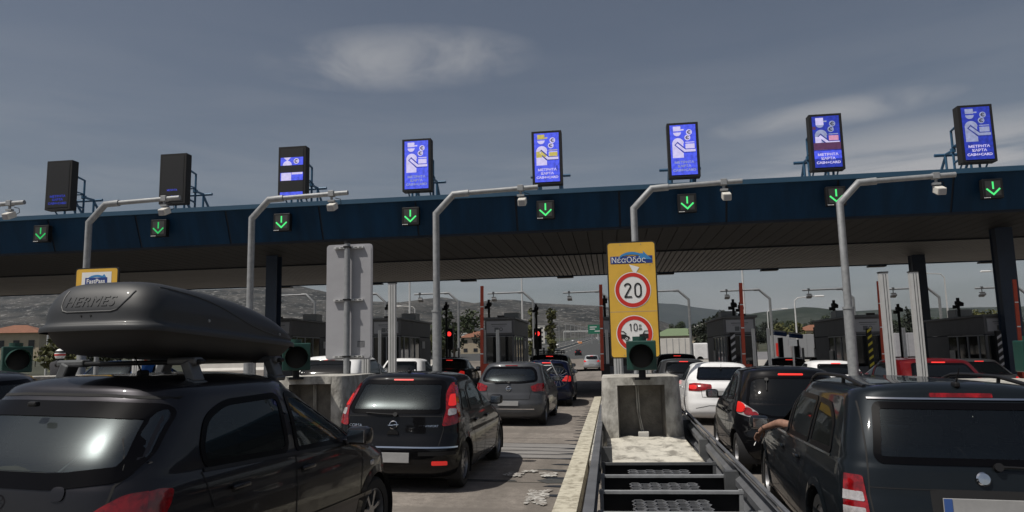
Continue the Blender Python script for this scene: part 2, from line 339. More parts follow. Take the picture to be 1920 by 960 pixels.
def road_mat(name, c1, c2, grooves):
    mt = bpy.data.materials.new(name); mt.use_nodes = True; t = mt.node_tree; b = t.nodes['Principled BSDF']; b.inputs['Roughness'].default_value = 0.9
    b.inputs['Specular IOR Level'].default_value = 0.25
    tcn = t.nodes.new('ShaderNodeTexCoord')
    def nz(scale, st=(1, 1, 1), det=6, ro=0.6):
        mp = t.nodes.new('ShaderNodeMapping'); mp.inputs['Scale'].default_value = st; t.links.new(tcn.outputs['Object'], mp.inputs[0])
        n = t.nodes.new('ShaderNodeTexNoise'); n.inputs['Scale'].default_value = scale; n.inputs['Detail'].default_value = det; n.inputs['Roughness'].default_value = ro
        t.links.new(mp.outputs[0], n.inputs['Vector']); return n.outputs['Fac']
    def mr(v, a, b_, c=0.0, d=1.0):
        n = t.nodes.new('ShaderNodeMapRange'); n.inputs['From Min'].default_value = a; n.inputs['From Max'].default_value = b_
        n.inputs['To Min'].default_value = c; n.inputs['To Max'].default_value = d; t.links.new(v, n.inputs['Value']); return n.outputs[0]
    def mixc(f, a, b_, mode='MIX'):
        n = t.nodes.new('ShaderNodeMix'); n.data_type = 'RGBA'; n.blend_type = mode
        t.links.new(f, n.inputs['Factor']) if not isinstance(f, float) else setattr(n.inputs['Factor'], 'default_value', f)
        for s_, v in ((6, a), (7, b_)):
            if isinstance(v, tuple): n.inputs[s_].default_value = (*v, 1)
            else: t.links.new(v, n.inputs[s_])
        return n.outputs[2]
    base = mixc(mr(nz(0.55, (1, 0.8, 1)), 0.35, 0.65), c2, c1)
    base = mixc(mr(nz(7, (1, 1, 1), 8, 0.7), 0.35, 0.65, 0.0, 0.75), base, tuple(c * 0.62 for c in c2))
    base = mixc(mr(nz(45, (1, 1, 1), 4, 0.7), 0.5, 0.75, 0.0, 0.5), base, tuple(min(.5, c * 1.5) for c in c1))
    if grooves:
        # wheel-track darkening and oil film along the lanes, and dark transverse wear
        base = mixc(mr(nz(1.0, (1.1, 0.07, 1), 4), 0.46, 0.64, 0, 0.7), base, tuple(c * 0.40 for c in c1))
        base = mixc(mr(nz(0.6, (0.10, 1.6, 1), 4), 0.52, 0.60, 0, 0.6), base, tuple(c * 0.5 for c in c1))
        sp = t.nodes.new('ShaderNodeSeparateXYZ'); t.links.new(tcn.outputs['Object'], sp.inputs[0])
        def mt_(op, a, b_=None):
            n = t.nodes.new('ShaderNodeMath'); n.operation = op
            for i, v in enumerate((a, b_)):
                if v is None: continue
                if isinstance(v, (int, float)): n.inputs[i].default_value = v
                else: t.links.new(v, n.inputs[i])
            return n.outputs[0]
        wob = mt_('MULTIPLY', nz(2.0, (1, 0.2, 1), 3), 0.12)
        fr = mt_('FRACT', mt_('DIVIDE', mt_('ADD', sp.outputs['Y'], wob), 5.0))
        joint = mt_('LESS_THAN', fr, 0.008)
        base = mixc(joint, base, (0.025, 0.023, 0.02))
    t.links.new(base, b.inputs['Base Color'])
    bp = t.nodes.new('ShaderNodeBump'); bp.inputs['Strength'].default_value = 0.5; bp.inputs['Distance'].default_value = 0.01
    t.links.new(nz(60, (1, 1, 1), 3), bp.inputs['Height']); t.links.new(bp.outputs[0], b.inputs['Normal'])
    return mt
M['ground'] = mat('dry_grass_ground', (0.048, 0.050, 0.028), 0.95, 0, col2=(0.022, 0.026, 0.014), vscale=0.05)
M['plaza'] = road_mat('plaza_concrete', (0.285, 0.255, 0.225), (0.195, 0.172, 0.152), True)
M['plaza_far'] = road_mat('plaza_exit_concrete', (0.21, 0.185, 0.16), (0.165, 0.145, 0.125), False)
M['asphalt'] = road_mat('asphalt', (0.072, 0.074, 0.074), (0.058, 0.060, 0.060), False)
M['roadwhite'] = mat('road_paint', (0.50, 0.49, 0.46), 0.85, 0, col2=(0.20, 0.18, 0.16), vscale=14, contrast=(0.42, 0.60))
M['slabgrey'] = mat('loop_slab', (0.26, 0.25, 0.24), 0.9, 0, col2=(0.14, 0.13, 0.12), vscale=3, stretch=(0.3, 3, 1), bump=0.2)
sheet('ground', XB, YB + [2000, 3000, 5000, 9000, 14000], -0.03, M['ground'], zf=G2)
sheet('toll_plaza', [-60, -45, -32, -16, 0, 16, 32, 45, 60], [y for y in YB if y <= 100], 0.0, M['plaza'])
sheet('plaza_exit', [-45, -32, -16, 0, 16, 32, 60], [y for y in YB if 100 <= y <= 170], 0.0, M['plaza_far'])
def strip(name, L, Rr, off, mt):      # L, R : functions of Y
    ys = [y for y in YB if 170 <= y <= 1400]; vs = []
    for y in ys: vs += [(L(y), y, G(L(y), y) + off), (Rr(y), y, G(Rr(y), y) + off)]
    mb = MB(); mb.add(vs, [(2 * i, 2 * i + 1, 2 * i + 3, 2 * i + 2) for i in range(len(ys) - 1)]); o = mb.build(name, mt); tag(o, kind='structure'); return o
def med(y): return -20.5 - max(0, y - 600) * 0.004
strip('highway', lambda y: med(y) + 0.8, lambda y: 40 - 49 * min(1, (y - 170) / 330.0) , 0.004, M['asphalt'])
strip('oncoming_highway', lambda y: -75 + 36 * min(1, (y - 170) / 260.0), lambda y: med(y) - 0.8, 0.004, M['asphalt'])
def line(name, xf, w, off=0.012, dash=None, y0=190, y1=1400):
    mb = MB(); y = y0
    while y < y1:
        st = (dash[0] if dash else 20); x0, x1 = xf(y), xf(y + st)
        mb.add([(x0 - w / 2, y, G(x0, y) + off), (x0 + w / 2, y, G(x0, y) + off), (x1 + w / 2, y + st, G(x1, y + st) + off), (x1 - w / 2, y + st, G(x1, y + st) + off)], [(0, 1, 2, 3)])
        y += st + (dash[1] if dash else 0)
    o = mb.build(name, M['roadwhite']); tag(o, kind='structure')
line('road_marking', lambda y: med(y) + 1.7, 0.45, y0=230)
line('road_marking', lambda y: med(y) + 5.6, 0.25, dash=(8, 12), y0=230)
line('road_marking', lambda y: -38.0 + 3 * math.sin(y / 300) , 0.45, y0=350)
line('road_marking', lambda y: med(y) - 2.0, 0.45, y0=280)
line('road_marking', lambda y: med(y) - 7.0, 0.3, dash=(8, 12), y0=280)
# median kerb
mb = MB(); ys = [y for y in YB if y >= 260]
for a, b in zip(ys[:-1], ys[1:]):
    for s in (0,):
        xa, xb = med(a), med(b)
        vs = []
        for (x, y) in ((xa, a), (xb, b)):
            g = G(x, y); vs += [(x - .5, y, g), (x - .2, y, g + .8), (x + .2, y, g + .8), (x + .5, y, g)]
        mb.add(vs, [(0, 1, 5, 4), (1, 2, 6, 5), (2, 3, 7, 6)])
tag(mb.build('median_barrier', M['concrete']), 'long low concrete barrier dividing the highway beyond the toll plaza', 'barrier')

# concrete slabs across the lanes and worn paint (each 4 mm above the plaza)
def flat(name, polys, mt, off):
    mb = MB()
    for i_, p in enumerate(polys): mb.add([(x, y, G(x, y) + off + (i_ * .00006 if len(polys) > 60 else 0)) for x, y in p], [tuple(range(len(p)))])
    return tag(mb.build(name, mt), kind='structure')
flat('loop_slab', [[(-4.05, 12.15), (-0.66, 12.15), (-0.66, 14.1), (-4.05, 14.1)]], M['slabgrey'], 0.004)
flat('slab_joint', [[(-4.0, y), (-0.67, y), (-0.67, y + .035), (-4.0, y + .035)] for y in (12.15, 12.62, 13.05, 13.5, 14.08)], M['seam'], 0.008)
def chips(cx, cy, w, l, n, seed):
    rd = random.Random(seed); P = []
    for i in range(n):
        x = cx + rd.uniform(-w / 2, w / 2); y = cy + rd.uniform(-l / 2, l / 2); r = rd.uniform(.012, .055)
        P.append([(x + r * rd.uniform(.5, 1.1) * math.cos(a), y + 1.6 * r * rd.uniform(.5, 1.1) * math.sin(a)) for a in [2 * math.pi * k / 9 for k in range(9)]])
    return P
flat("worn_road_paint", chips(-.93, 8.95, .22, .85, 150, 1) + chips(-1.42, 10.5, .25, .3, 34, 2) + chips(-1.22, 10.8, .2, .2, 24, 5) + chips(-.92, 10.5, .18, .3, 34, 8), M['roadwhite'], 0.006)
rd = random.Random(3)
flat('drip_stains', [[(-.66, y), (-.66 + rd.uniform(.05, .16), y + .02), (-.66 + rd.uniform(.02, .1), y + .10), (-.66, y + .12)] for y in np.arange(9.2, 24, .62)] , M['seam'], 0.006)
flat('drip_stains', [[(-.67 - rd.uniform(.1, .35), y + .05), (-.665, y), (-.665, y + .16), (-.67 - rd.uniform(.05, .2), y + .13)] for y in np.arange(9.0, 24, .62)], M['seam'], 0.0062)
flat('tar_patch', [[(-1.05, 10.1), (-.9, 9.9), (-.70, 9.95), (-.69, 10.3), (-.85, 10.35)], [(-1.2, 11.0), (-.8, 10.95), (-.72, 11.05), (-1.0, 11.1)], [(-4.0, 9.95), (-1.3, 10.0), (-1.35, 10.1), (-4.0, 10.05)]], M['asphalt'], 0.0045)

# hills
def hill_mat(name, c_a, c_b, c_c, s1, s2, th):
    mt = bpy.data.materials.new(name); mt.use_nodes = True; t = mt.node_tree; b = t.nodes['Principled BSDF']; b.inputs['Roughness'].default_value = 1; b.inputs['Specular IOR Level'].default_value = 0.0
    tcn = t.nodes.new('ShaderNodeTexCoord')
    def nz(s, det, ro=.6):
        n = t.nodes.new('ShaderNodeTexNoise'); n.inputs['Scale'].default_value = s; n.inputs['Detail'].default_value = det; n.inputs['Roughness'].default_value = ro
        t.links.new(tcn.outputs['Object'], n.inputs['Vector']); return n.outputs['Fac']
    def mixc(f, lo, hi, a, b_):
        mr = t.nodes.new('ShaderNodeMapRange'); mr.inputs['From Min'].default_value = lo; mr.inputs['From Max'].default_value = hi; t.links.new(f, mr.inputs['Value'])
        n = t.nodes.new('ShaderNodeMix'); n.data_type = 'RGBA'; t.links.new(mr.outputs[0], n.inputs['Factor'])
        for s_, v in ((6, a), (7, b_)):
            if isinstance(v, tuple): n.inputs[s_].default_value = (*v, 1)
            else: t.links.new(v, n.inputs[s_])
        return n.outputs[2]
    x = mixc(nz(s1, 6, .7), .42, .58, c_a, c_b); x = mixc(nz(s2, 4, .75), th, th + .07, x, c_c)
    t.links.new(x, b.inputs['Base Color']); return mt
M['hill_rock'] = hill_mat('hill_rock', (0.020, 0.021, 0.020), (0.060, 0.057, 0.052), (0.21, 0.205, 0.195), 0.006, 0.045, .57)
M['hill_wood'] = hill_mat('hill_wood', (0.024, 0.031, 0.032), (0.032, 0.040, 0.040), (0.038, 0.046, 0.044), 0.004, 0.02, .58)
M['hill_near'] = hill_mat('hill_near', (0.018, 0.025, 0.018), (0.034, 0.040, 0.032), (0.11, 0.11, 0.10), 0.006, 0.04, .62)
def hill(name, ridge, Y0, foot, back, mt, rough=0.05, step=24.0, zf=25.0):
    xs = [p[0] for p in ridge]; zs = [p[1] for p in ridge]; X = np.arange(xs[0], xs[-1] + step, step); rows = 46; vs = []
    for j in range(rows):
        v = j / (rows - 1); Y = foot + (back - foot) * v
        for x in X:
            h = float(np.interp(x, xs, zs))
            e = min(1, (x - xs[0]) / 160, (xs[-1] - x) / 160); e = max(0, e)
            if Y <= Y0: s = (Y - foot) / (Y0 - foot); s = s ** 1.15
            else: s = 1 - ((Y - Y0) / (back - Y0)) ** 1.4
            q = mnoise.fractal(Vector((x * .0035, Y * .0035, Y0)), 1.0, 2.1, 6)
            q2 = mnoise.fractal(Vector((x * .02, Y * .02, Y0 + 5)), 1.0, 2.1, 4)
            z = zf + (h - zf) * s * (1 + q * rough * (6 * (1 - s) + .35)) + q2 * 4 * rough * 10 * s * .5
            vs.append((x, Y, z))
    n = len(X); mb = MB(); mb.add(vs, [(j * n + i, j * n + i + 1, (j + 1) * n + i + 1, (j + 1) * n + i) for j in range(rows - 1) for i in range(n - 1)])
    return tag(mb.build(name, mt, None, smooth='all'), kind='structure')
hill('rocky_hill', [(-4200, 420), (-3400, 370), (-2902, 347), (-2578, 329), (-2212, 321), (-1881, 317), (-1657, 317), (-1412, 318), (-1311, 318), (-1220, 292), (-1102, 262), (-996, 238), (-869, 232), (-754, 246), (-686, 248), (-596, 226), (-551, 218), (-483, 231), (-395, 228), (-285, 209), (-176, 202), (-36, 191), (122, 154), (245, 99), (420, 40)], 3000, 1500, 3700, M['hill_rock'])
hill('distant_hill', [(-900, 60), (-406, 251), (-166, 324), (71, 348), (343, 359), (496, 347), (609, 320), (797, 291), (946, 264), (1130, 247), (1349, 214), (1709, 173), (2400, 120)], 5500, 3800, 6500, M['hill_wood'], rough=0.03, step=45)
hill('wooded_hill', [(220, 20), (356, 86), (429, 113), (500, 126), (605, 135), (658, 141), (718, 134), (777, 118), (877, 97), (976, 76), (1200, 40)], 2600, 1700, 3100, M['hill_near'], rough=0.04)
hill('town_hill', [(600, 40), (832, 97), (979, 150), (1075, 165), (1217, 170), (1357, 171), (1472, 172), (1699, 168), (1812, 167), (1990, 169), (2251, 166), (3000, 190), (3800, 240)], 3600, 1900, 4300, M['hill_near'], rough=0.04, step=30)

# ------------------------------------------------------------------ islands (kerbed traffic islands between the lanes)
PITCH = 4.97
ISL = [0.41 + PITCH * i for i in range(-5, 6)]
for c in ISL:
    mb = MB(); vs = []
    ys = [10.6, 20, 30, 40, 46] if abs(c - .41) > .1 else [11.0, 20, 30, 40, 46]
    for y in ys:
        for (x, z) in ((c - .80, 0), (c - .78, .15), (c + .78, .15), (c + .80, 0)): vs.append((x, y, G(x, y) + z))
    mb.add(vs, [(i * 4 + k, i * 4 + k + 1, i * 4 + k + 5, i * 4 + k + 4) for i in range(len(ys) - 1) for k in range(3)] + [(0, 1, 2, 3), (len(ys) * 4 - 1, len(ys) * 4 - 2, len(ys) * 4 - 3, len(ys) * 4 - 4)])
    tag(mb.build('traffic_island', M['concrete']), kind='structure')
mb = MB()
for y0 in np.arange(4.0, 27.0, 1.0):
    ys = (y0, y0 + .992); vs = []
    for y in ys:
        for (x, z) in ((-.66, 0), (-.645, .13), (-.40, .14), (-.39, 0)): vs.append((x, y, G(x, y) + z))
    mb.add(vs, [(0, 1, 5, 4), (1, 2, 6, 5), (2, 3, 7, 6), (0, 3, 2, 1), (4, 5, 6, 7)])
tag(mb.build('painted_kerb', M['kerbpaint']), kind='structure')

# ------------------------------------------------------------------ toll canopy
CX0, CX1 = -52.0, 44.0
canopy = thing('toll_canopy', (0, 26.5, 0), 0, 'wide dark blue toll plaza canopy spanning all the lanes on steel columns', 'canopy')
ZB, ZT = 6.2, 7.4
def bx(name, x0, x1, y0, y1, z0, z1, mt, parent=canopy):
    return MB().box(((x0 + x1) / 2, (y0 + y1) / 2, (z0 + z1) / 2), (x1 - x0, y1 - y0, z1 - z0)).build(name, mt, parent)
pan = MB(); seam = MB(); w = 3.73; x = CX0
n = int((CX1 - CX0) / w)
x_off = 0.55
xs = [x_off + w * i for i in range(-14, 12)]
for a in xs:
    b = a + w - .075
    pan.add([(a, -.5, ZT), (b, -.5, ZT), (b, 0, ZB), (a, 0, ZB), (a, -.35, ZT), (b, -.35, ZT), (b, .15, ZB), (a, .15, ZB)],
            [(0, 1, 2, 3), (4, 7, 6, 5), (0, 3, 7, 4), (1, 5, 6, 2), (3, 2, 6, 7)])
pan.build('fascia_panels', M['fascia'], canopy)
seam.add([(xs[0], -.47, ZT - .003), (xs[-1] + w, -.47, ZT - .003), (xs[-1] + w, .03, ZB + .003), (xs[0], .03, ZB + .003)], [(0, 1, 2, 3)]).build('fascia_joints', M['seam'], canopy)
bx('edge_trim', xs[0], xs[-1] + w, -.60, -.1, ZT + .003, ZT + .17, M['fascia_cap'])
bx('roof_deck', xs[0], xs[-1] + w, -.1, 16.2, ZT - .25, ZT + .05, M['roofing'])
bx('rear_fascia', xs[0], xs[-1] + w, 16.1, 16.3, ZB - .05, ZT - .26, M['fascia'])
bx('lower_trim', xs[0], xs[-1] + w, .0, .16, ZB - .09, ZB - .003, M['seam'])
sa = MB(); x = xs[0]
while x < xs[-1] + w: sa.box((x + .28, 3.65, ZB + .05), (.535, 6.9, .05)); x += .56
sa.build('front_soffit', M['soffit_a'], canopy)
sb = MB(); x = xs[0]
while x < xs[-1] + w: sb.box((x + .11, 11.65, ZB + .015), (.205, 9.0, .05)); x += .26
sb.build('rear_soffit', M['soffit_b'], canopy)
bx('soffit_backing', xs[0], xs[-1] + w, .17, 16.0, ZB + .09, ZB + .12, M['black'])
bx('soffit_joint', xs[0], xs[-1] + w, 7.1, 7.15, ZB - .03, ZB + .08, M['seam'])
for (cxx, cyy, wd) in ((15.35, 30.6, .62), (15.35, 38.7, .62), (-14.45, 30.1, .5), (-14.45, 38.7, .5)):
    g = G(cxx, cyy); mb = MB()
    mb.box((cxx, cyy - 26.5, (ZB + g) / 2), (wd, .05, ZB - g)); mb.box((cxx, cyy - 26.5 + .45, (ZB + g) / 2), (wd, .05, ZB - g)); mb.box((cxx, cyy - 26.5 + .225, (ZB + g) / 2), (.05, .40, ZB - g))
    mb.box((cxx - wd * .42, cyy - 26.5 + .225, (ZB + g) / 2), (.03, .40, ZB - g)); mb.box((cxx, cyy - 26.5 + .225, g + .17), (wd + .25, .75, .04))
    mb.build('column', M['column'], canopy)
# lamps under the rear edge
proto = None
for i in range(-5, 7):
    X = -2.47 + 5.77 * i
    if X < -22 or X > 32: continue
    if proto is None:
        proto = thing('canopy_lamp', (X, 43.0, 6.13), 0, 'x', 'lamp')
        MB().box((0, 0, 0), (.95, .42, .09), bev=.02).build('lamp_housing', M['blackplastic'], proto)
        [MB().box((x_, 0, .13), (.03, .03, .2)).build('lamp_bracket', M['blackplastic'], proto) for x_ in (-.25, .25)]; o = proto
    else: o = copy_tree(proto); o.location = (X, 43.0, 6.13)
    tag(o, 'flat black floodlight hanging under the rear edge of the blue canopy', 'lamp', 'floodlights under the rear edge of the canopy')

# ------------------------------------------------------------------ message signs on the roof and lane arrows on the fascia
VX = [-21.95 + PITCH * i for i in range(8)]
state = ['x dark', 'dark', 'bands', 'full', 'yellow', 'full', 'red', 'dim']
VL = ['leftmost message sign, blank with very faint blue letters at its foot', 'second message sign from the left, black with some bright blue letters', 'black message sign showing three separate bright blue bands',
      'blue message sign with pale figure, next right of the one with three bands', 'blue message sign whose figure is partly yellow', 'brightest blue message sign, next right of the one with yellow figure',
      'blue message sign with dark reddish bands across it', 'rightmost message sign, blue, high at the right end of the roof']
def frame_rig(parent, s):
    mb = MB()
    for xx in (-.42, .42):
        mb.tube([(xx, .20, .45), (xx, .75, .38), (xx, .75, -1.62)], .045, 8); mb.tube([(xx, .20, -.75), (xx, .75, -.80)], .04, 8)
        mb.tube([(xx, .18, -.2), (xx, .75, -.2)], .03, 8)
        mb.tube([(xx, 1.35, -.35), (xx, 1.35, -1.62)], .045, 8); mb.tube([(xx, 1.35, -.38), (xx, 2.55, -1.55)], .05, 8)
        mb.tube([(xx, .75, -.33), (xx, 1.45, -.33)], .05, 8); mb.tube([(xx, .1, -1.35), (xx, 2.6, -1.42)], .05, 8)
        mb.tube([(xx, .2, -.98), (xx, .7, -1.4)], .03, 8)
    mb.tube([(-.62, .75, -1.36), (.62, .75, -1.36)], .06, 8); mb.tube([(-.78, 1.4, -.33), (.78, 1.4, -.33)], .06, 8); mb.tube([(-.42, .75, -.2), (.42, .75, -.2)], .04, 8)
    mb.tube([(-.7, .12, -1.36), (.7, .12, -1.36)], .045, 8); mb.tube([(-.42, 1.35, -1.36), (.42, 1.35, -1.36)], .04, 8)
    mb.box((.42, .75, -.33), (.14, .14, .14)); mb.box((-.42, .75, -.33), (.14, .14, .14)); mb.box((.42, .75, -1.36), (.16, .16, .16)); mb.box((-.42, .75, -1.36), (.16, .16, .16))
    mb.build('support_frame', M['bluesteel'], parent)
SW, SH = .92, 1.86
def U(u): return -SW / 2 + u * SW
def Vv(v): return SH / 2 - v * SH
def screen(parent, st):
    y = -.205
    def P(name, mt, fn, yy):
        mb = MB(); fn(mb, yy); return mb.build(name, mt, scr)
    mb = MB(); fl_rect(mb, -SW / 2, -SH / 2, SW / 2, SH / 2, y)
    scr = mb.build('screen', {'full': M['led_blue'], 'yellow': M['led_blue'], 'red': M['led_blue_dim'], 'dim': M['led_blue_dim']}.get(st, M['led_off']), parent)
    def fig(mb, yy):
        fl_rect(mb, U(.13), Vv(.125), U(.42), Vv(.03), yy); fl_rect(mb, U(.40), Vv(.115), U(.54), Vv(.088), yy)
        fl_disc(mb, U(.28), Vv(.15), SW * .15, yy - .001, 24, 0, 180, 360)
        fl_disc(mb, U(.30), Vv(.375), SW * .225, yy, 30, 0, 0, 180)
        fl_rect(mb, U(.075), Vv(.66), U(.50), Vv(.375), yy)
        fl_rect(mb, U(.58), Vv(.365), U(.93), Vv(.348), yy); fl_rect(mb, U(.58), Vv(.48), U(.93), Vv(.385), yy)
        fl_disc(mb, U(.74), Vv(.155), SW * .115, yy); fl_disc(mb, U(.67), Vv(.262), SW * .115, yy - .001)
    def armo(mb, yy): fl_line(mb, [(U(.22), Vv(.37)), (U(.56), Vv(.535)), (U(.56), Vv(.535)), (U(.96), Vv(.535))][:2], SW * .19, yy); fl_line(mb, [(U(.52), Vv(.525)), (U(.96), Vv(.525))], SW * .16, yy)
    def arm(mb, yy): fl_line(mb, [(U(.24), Vv(.385)), (U(.56), Vv(.53))], SW * .10, yy); fl_line(mb, [(U(.53), Vv(.522)), (U(.96), Vv(.522))], SW * .10, yy)
    def eur(mb, yy):
        for (a, b) in ((.74, .155), (.67, .262)):
            fl_disc(mb, U(a) + .01, Vv(b), SW * .075, yy, 20, SW * .045, 40, 320); fl_rect(mb, U(a) - .075, Vv(b) + .006, U(a) + .03, Vv(b) + .020, yy); fl_rect(mb, U(a) - .075, Vv(b) - .022, U(a) + .02, Vv(b) - .008, yy)
    def txt(mb, yy):
        pass
    def txt3(wm_, yy):
        for s_, v_, k_ in (('ΜΕΤΡΗΤΑ', .755, 1.18), ('ΚΑΡΤΑ', .83, 1.18), ('CASH+CARD', .91, 1.13)): P('text', wm_, lambda mb, q: fl_text(mb, s_, 0, Vv(v_), .122, q, k_, .004), yy)
    if st in ('full', 'yellow', 'red', 'dim'):
        wm = M['led_grey'] if st in ('dim', 'red') else M['led_white']
        P('pictogram', wm, fig, y - .003); P('pictogram_outline', M['led_navy'] if st != 'full' else M['led_blue_dim'], armo, y - .006); P('pictogram_arm', wm, arm, y - .009); P('euro_marks', M['led_off'], eur, y - .009); 
    if st == 'yellow':
        P('yellow_band', M['led_yellow'], lambda mb, yy: (fl_rect(mb, U(.13), Vv(.125), U(.42), Vv(.03), yy), fl_rect(mb, U(.40), Vv(.115), U(.54), Vv(.088), yy), fl_rect(mb, U(.075), Vv(.50), U(.30), Vv(.375), yy), fl_rect(mb, U(.60), Vv(.48), U(.93), Vv(.40), yy), fl_rect(mb, U(.60), Vv(.365), U(.93), Vv(.35), yy)), y - .007)
        P('pictogram_arm', M['led_yellow'], lambda mb, yy: fl_line(mb, [(U(.26), Vv(.393)), (U(.46), Vv(.485))], SW * .095, yy), y - .012)
        P('dead_pixels', M['led_off'], lambda mb, yy: fl_rect(mb, U(.88), Vv(.76), U(.91), Vv(.68), yy), y - .012)
    if st == 'red':
        P('dim_band', M['led_brown'], lambda mb, yy: (fl_rect(mb, U(0), Vv(.66), U(1), Vv(.52), yy), fl_rect(mb, U(0), Vv(.26), U(.12), Vv(.20), yy)), y - .012)
        P('bright_band', M['led_blue'], lambda mb, yy: fl_rect(mb, U(0), Vv(.83), U(1), Vv(.68), yy), y - .006)
        P('pink_band', M['led_pink'], lambda mb, yy: fl_rect(mb, U(.58), Vv(.48), U(.93), Vv(.385), yy), y - .008)
        P('bright_figure', M['led_white'], lambda mb, yy: (fl_rect(mb, U(.075), Vv(.52), U(.30), Vv(.40), yy), fl_rect(mb, U(.13), Vv(.17), U(.42), Vv(.03), yy)), y - .007)
        P('pictogram_arm', M['led_white'], arm, y - .011)
    if st == 'bands':
        P('lit_band', M['led_blue'], lambda mb, yy: (fl_rect(mb, U(0), Vv(.36), U(1), Vv(.19), yy), fl_rect(mb, U(0), Vv(.685), U(1), Vv(.515), yy), fl_rect(mb, U(0), Vv(1.0), U(1), Vv(.93), yy)), y - .003)
        P('pictogram', M['led_white'], lambda mb, yy: (fl_rect(mb, U(.04), Vv(.684), U(.48), Vv(.52), yy), fl_rect(mb, U(.5), Vv(.56), U(.98), Vv(.517), yy), fl_disc(mb, U(.30), Vv(.36), SW * .2, yy, 20, 0, 0, 180), fl_poly(mb, [(U(.14), Vv(.192)), (U(.46), Vv(.192)), (U(.3), Vv(.27))], yy), fl_disc(mb, U(.70), Vv(.275), SW * .12, yy)), y - .006)
        P('euro_marks', M['led_off'], lambda mb, yy: fl_disc(mb, U(.70), Vv(.275), SW * .08, yy, 20, SW * .04, 40, 320), y - .009)
    if st in ('full', 'yellow', 'red', 'dim'): txt3(M['led_white'] if st != 'full' else M['led_grey'], y - .010)
    elif st == 'dark': (P('text', M['led_blue'], lambda mb, yy: fl_text(mb, 'ΜΕΤΡΗΤΑ', .0, Vv(.755), .10, yy, .9), y - .004), P('text', M['led_blue'], lambda mb, yy: fl_text(mb, 'CARD', .12, Vv(.90), .12, yy, 1.1), y - .004))
    elif st == 'x dark': txt3(M['led_blue_dim'], y - .004)
for i, X in enumerate(VX):
    t = thing('message_sign', (X, 26.75, 8.93), 0, VL[i], 'sign', 'message signs on the canopy roof')
    cb = MB().box((0, 0, 0), (1.12, .38, 2.04), bev=.02).build('cabinet', M['black'], t)
    [MB().box((x_, .0, 1.04), (.05, .05, .06)).build('lifting_eye', M['blackplastic'], cb) for x_ in (-.25, .25)]
    screen(t, state[i])
    mb = MB(); fl_rect(mb, -.555, -1.015, .555, -.93, -.193); fl_rect(mb, -.555, .93, .555, 1.015, -.193); fl_rect(mb, -.555, -.93, -.46, .93, -.193); fl_rect(mb, .46, -.93, .555, .93, -.193); mb.build('bezel', M['black'], t)
    frame_rig(t, 1)
LX = [-22.0 + PITCH * i for i in range(8)]
for i, X in enumerate(LX):
    t = thing('lane_signal', (X, 25.95, 6.82), 0, 'green arrow signal on the blue fascia, ' + ['leftmost and dimmest', 'second from the left', 'third from the left', 'right of the tall grey pole', 'below the sign with the yellow figure', 'left of the middle right camera arm', 'half hidden by a bent pole', 'rightmost of all'][i], 'signal', 'green arrow signals along the canopy')
    MB().box((0, 0, 0), (.64, .22, .66), bev=.015).build('housing', M['blackplastic'], t)
    mb = MB(); fl_rect(mb, -.24, -.24, .24, .26, -.116); mb.build('panel', M['arrowpanel'], t)
    mb = MB(); fl_line(mb, [(0, .23), (0, -.02)], .055, -.122); fl_line(mb, [(-.21, 0), (0.015, -.215)], .055, -.122); fl_line(mb, [(.21, 0), (-.015, -.215)], .055, -.1225)
    mb.build('arrow', M['arrow'] if i >= 2 else M['arrowdim'], t)
    mb = MB(); [fl_rect(mb, -.30 + .042 * k, -.315, -.27 + .042 * k, -.29, -.116) for k in range(5)]
    mb.build('maker_plate', M['white'], t)
    [MB().tube([(x_, .12, .2), (x_, .45, .2)], .02, 6).build('mounting', M['steel_dark'], t) for x_ in (-.2, .2)]

# ------------------------------------------------------------------ bent camera poles in front of the canopy
PX = [(-18.5, 'bent grey pole cut off by the left edge, only its arm end and camera showing'), (-13.9, 'bent grey pole behind the roof box, above the yellow lane sign'), (-9.22, 'bent grey pole rising right beside the roof box nose'),
      (-4.27, 'bent grey pole left of the picture centre, standing behind the black hatchback'), (0.69, 'bent grey pole rising straight behind the yellow speed sign'), (5.51, 'thick bent grey pole behind the dark estate car on the right')]
for X, lb in PX:
    g = G(X, 18); t = thing('camera_pole', (X, 18.0, g + .15), 0, lb, 'pole', 'bent camera poles in front of the canopy'); h = 5.2 - .15
    mb = MB(); mb.cyl((0, 0, 0), (0, 0, 2.55 + .0), .115, 20); mb.cyl((0, 0, 2.551), (0, 0, 2.60), .13, 20); mb.tube([(0, 0, 2.601), (0, 0, h), (.46, 0, h + .48), (.86, 0, h + .50)], .088, 20)
    mb.build('mast', M['steel'], t, smooth=True); 
    mb = MB(); mb.cyl((0, 0, .0), (0, 0, .03), .22, 12); mb.build('base_plate', M['steel'], t)
    mb = MB(); mb.tube([(.80, 0, h + .50), (2.62, 0, h + .56)], .062, 16); mb.build('arm', M['steel'], t, smooth=True)
    mb = MB(); mb.box((2.18, 0, h + .55), (.15, .16, .15), bev=.01); mb.tube([(2.18, 0, h + .48), (2.18, 0, h + .34)], .035, 8); mb.box((2.18, 0, h + .36), (.18, .1, .05)); mb.build('clamp', M['steel'], t)
    mb = MB(); mb.box((2.22, -.04, h + .20), (.20, .30, .17), rx=R(24), bev=.02); cc = mb.build('camera', M['beige'], t)
    mb = MB(); mb.box((2.22, -.19, h + .13), (.15, .012, .13), rx=R(24)); mb.build('camera_window', M['signback'], cc)
    mb = MB(); mb.tube([(2.25, .08, h + .45), (2.38, .1, h + .42), (2.40, .1, h + .30), (2.3, .08, h + .24)], .01, 6); mb.build('cable', M['blackplastic'], t)

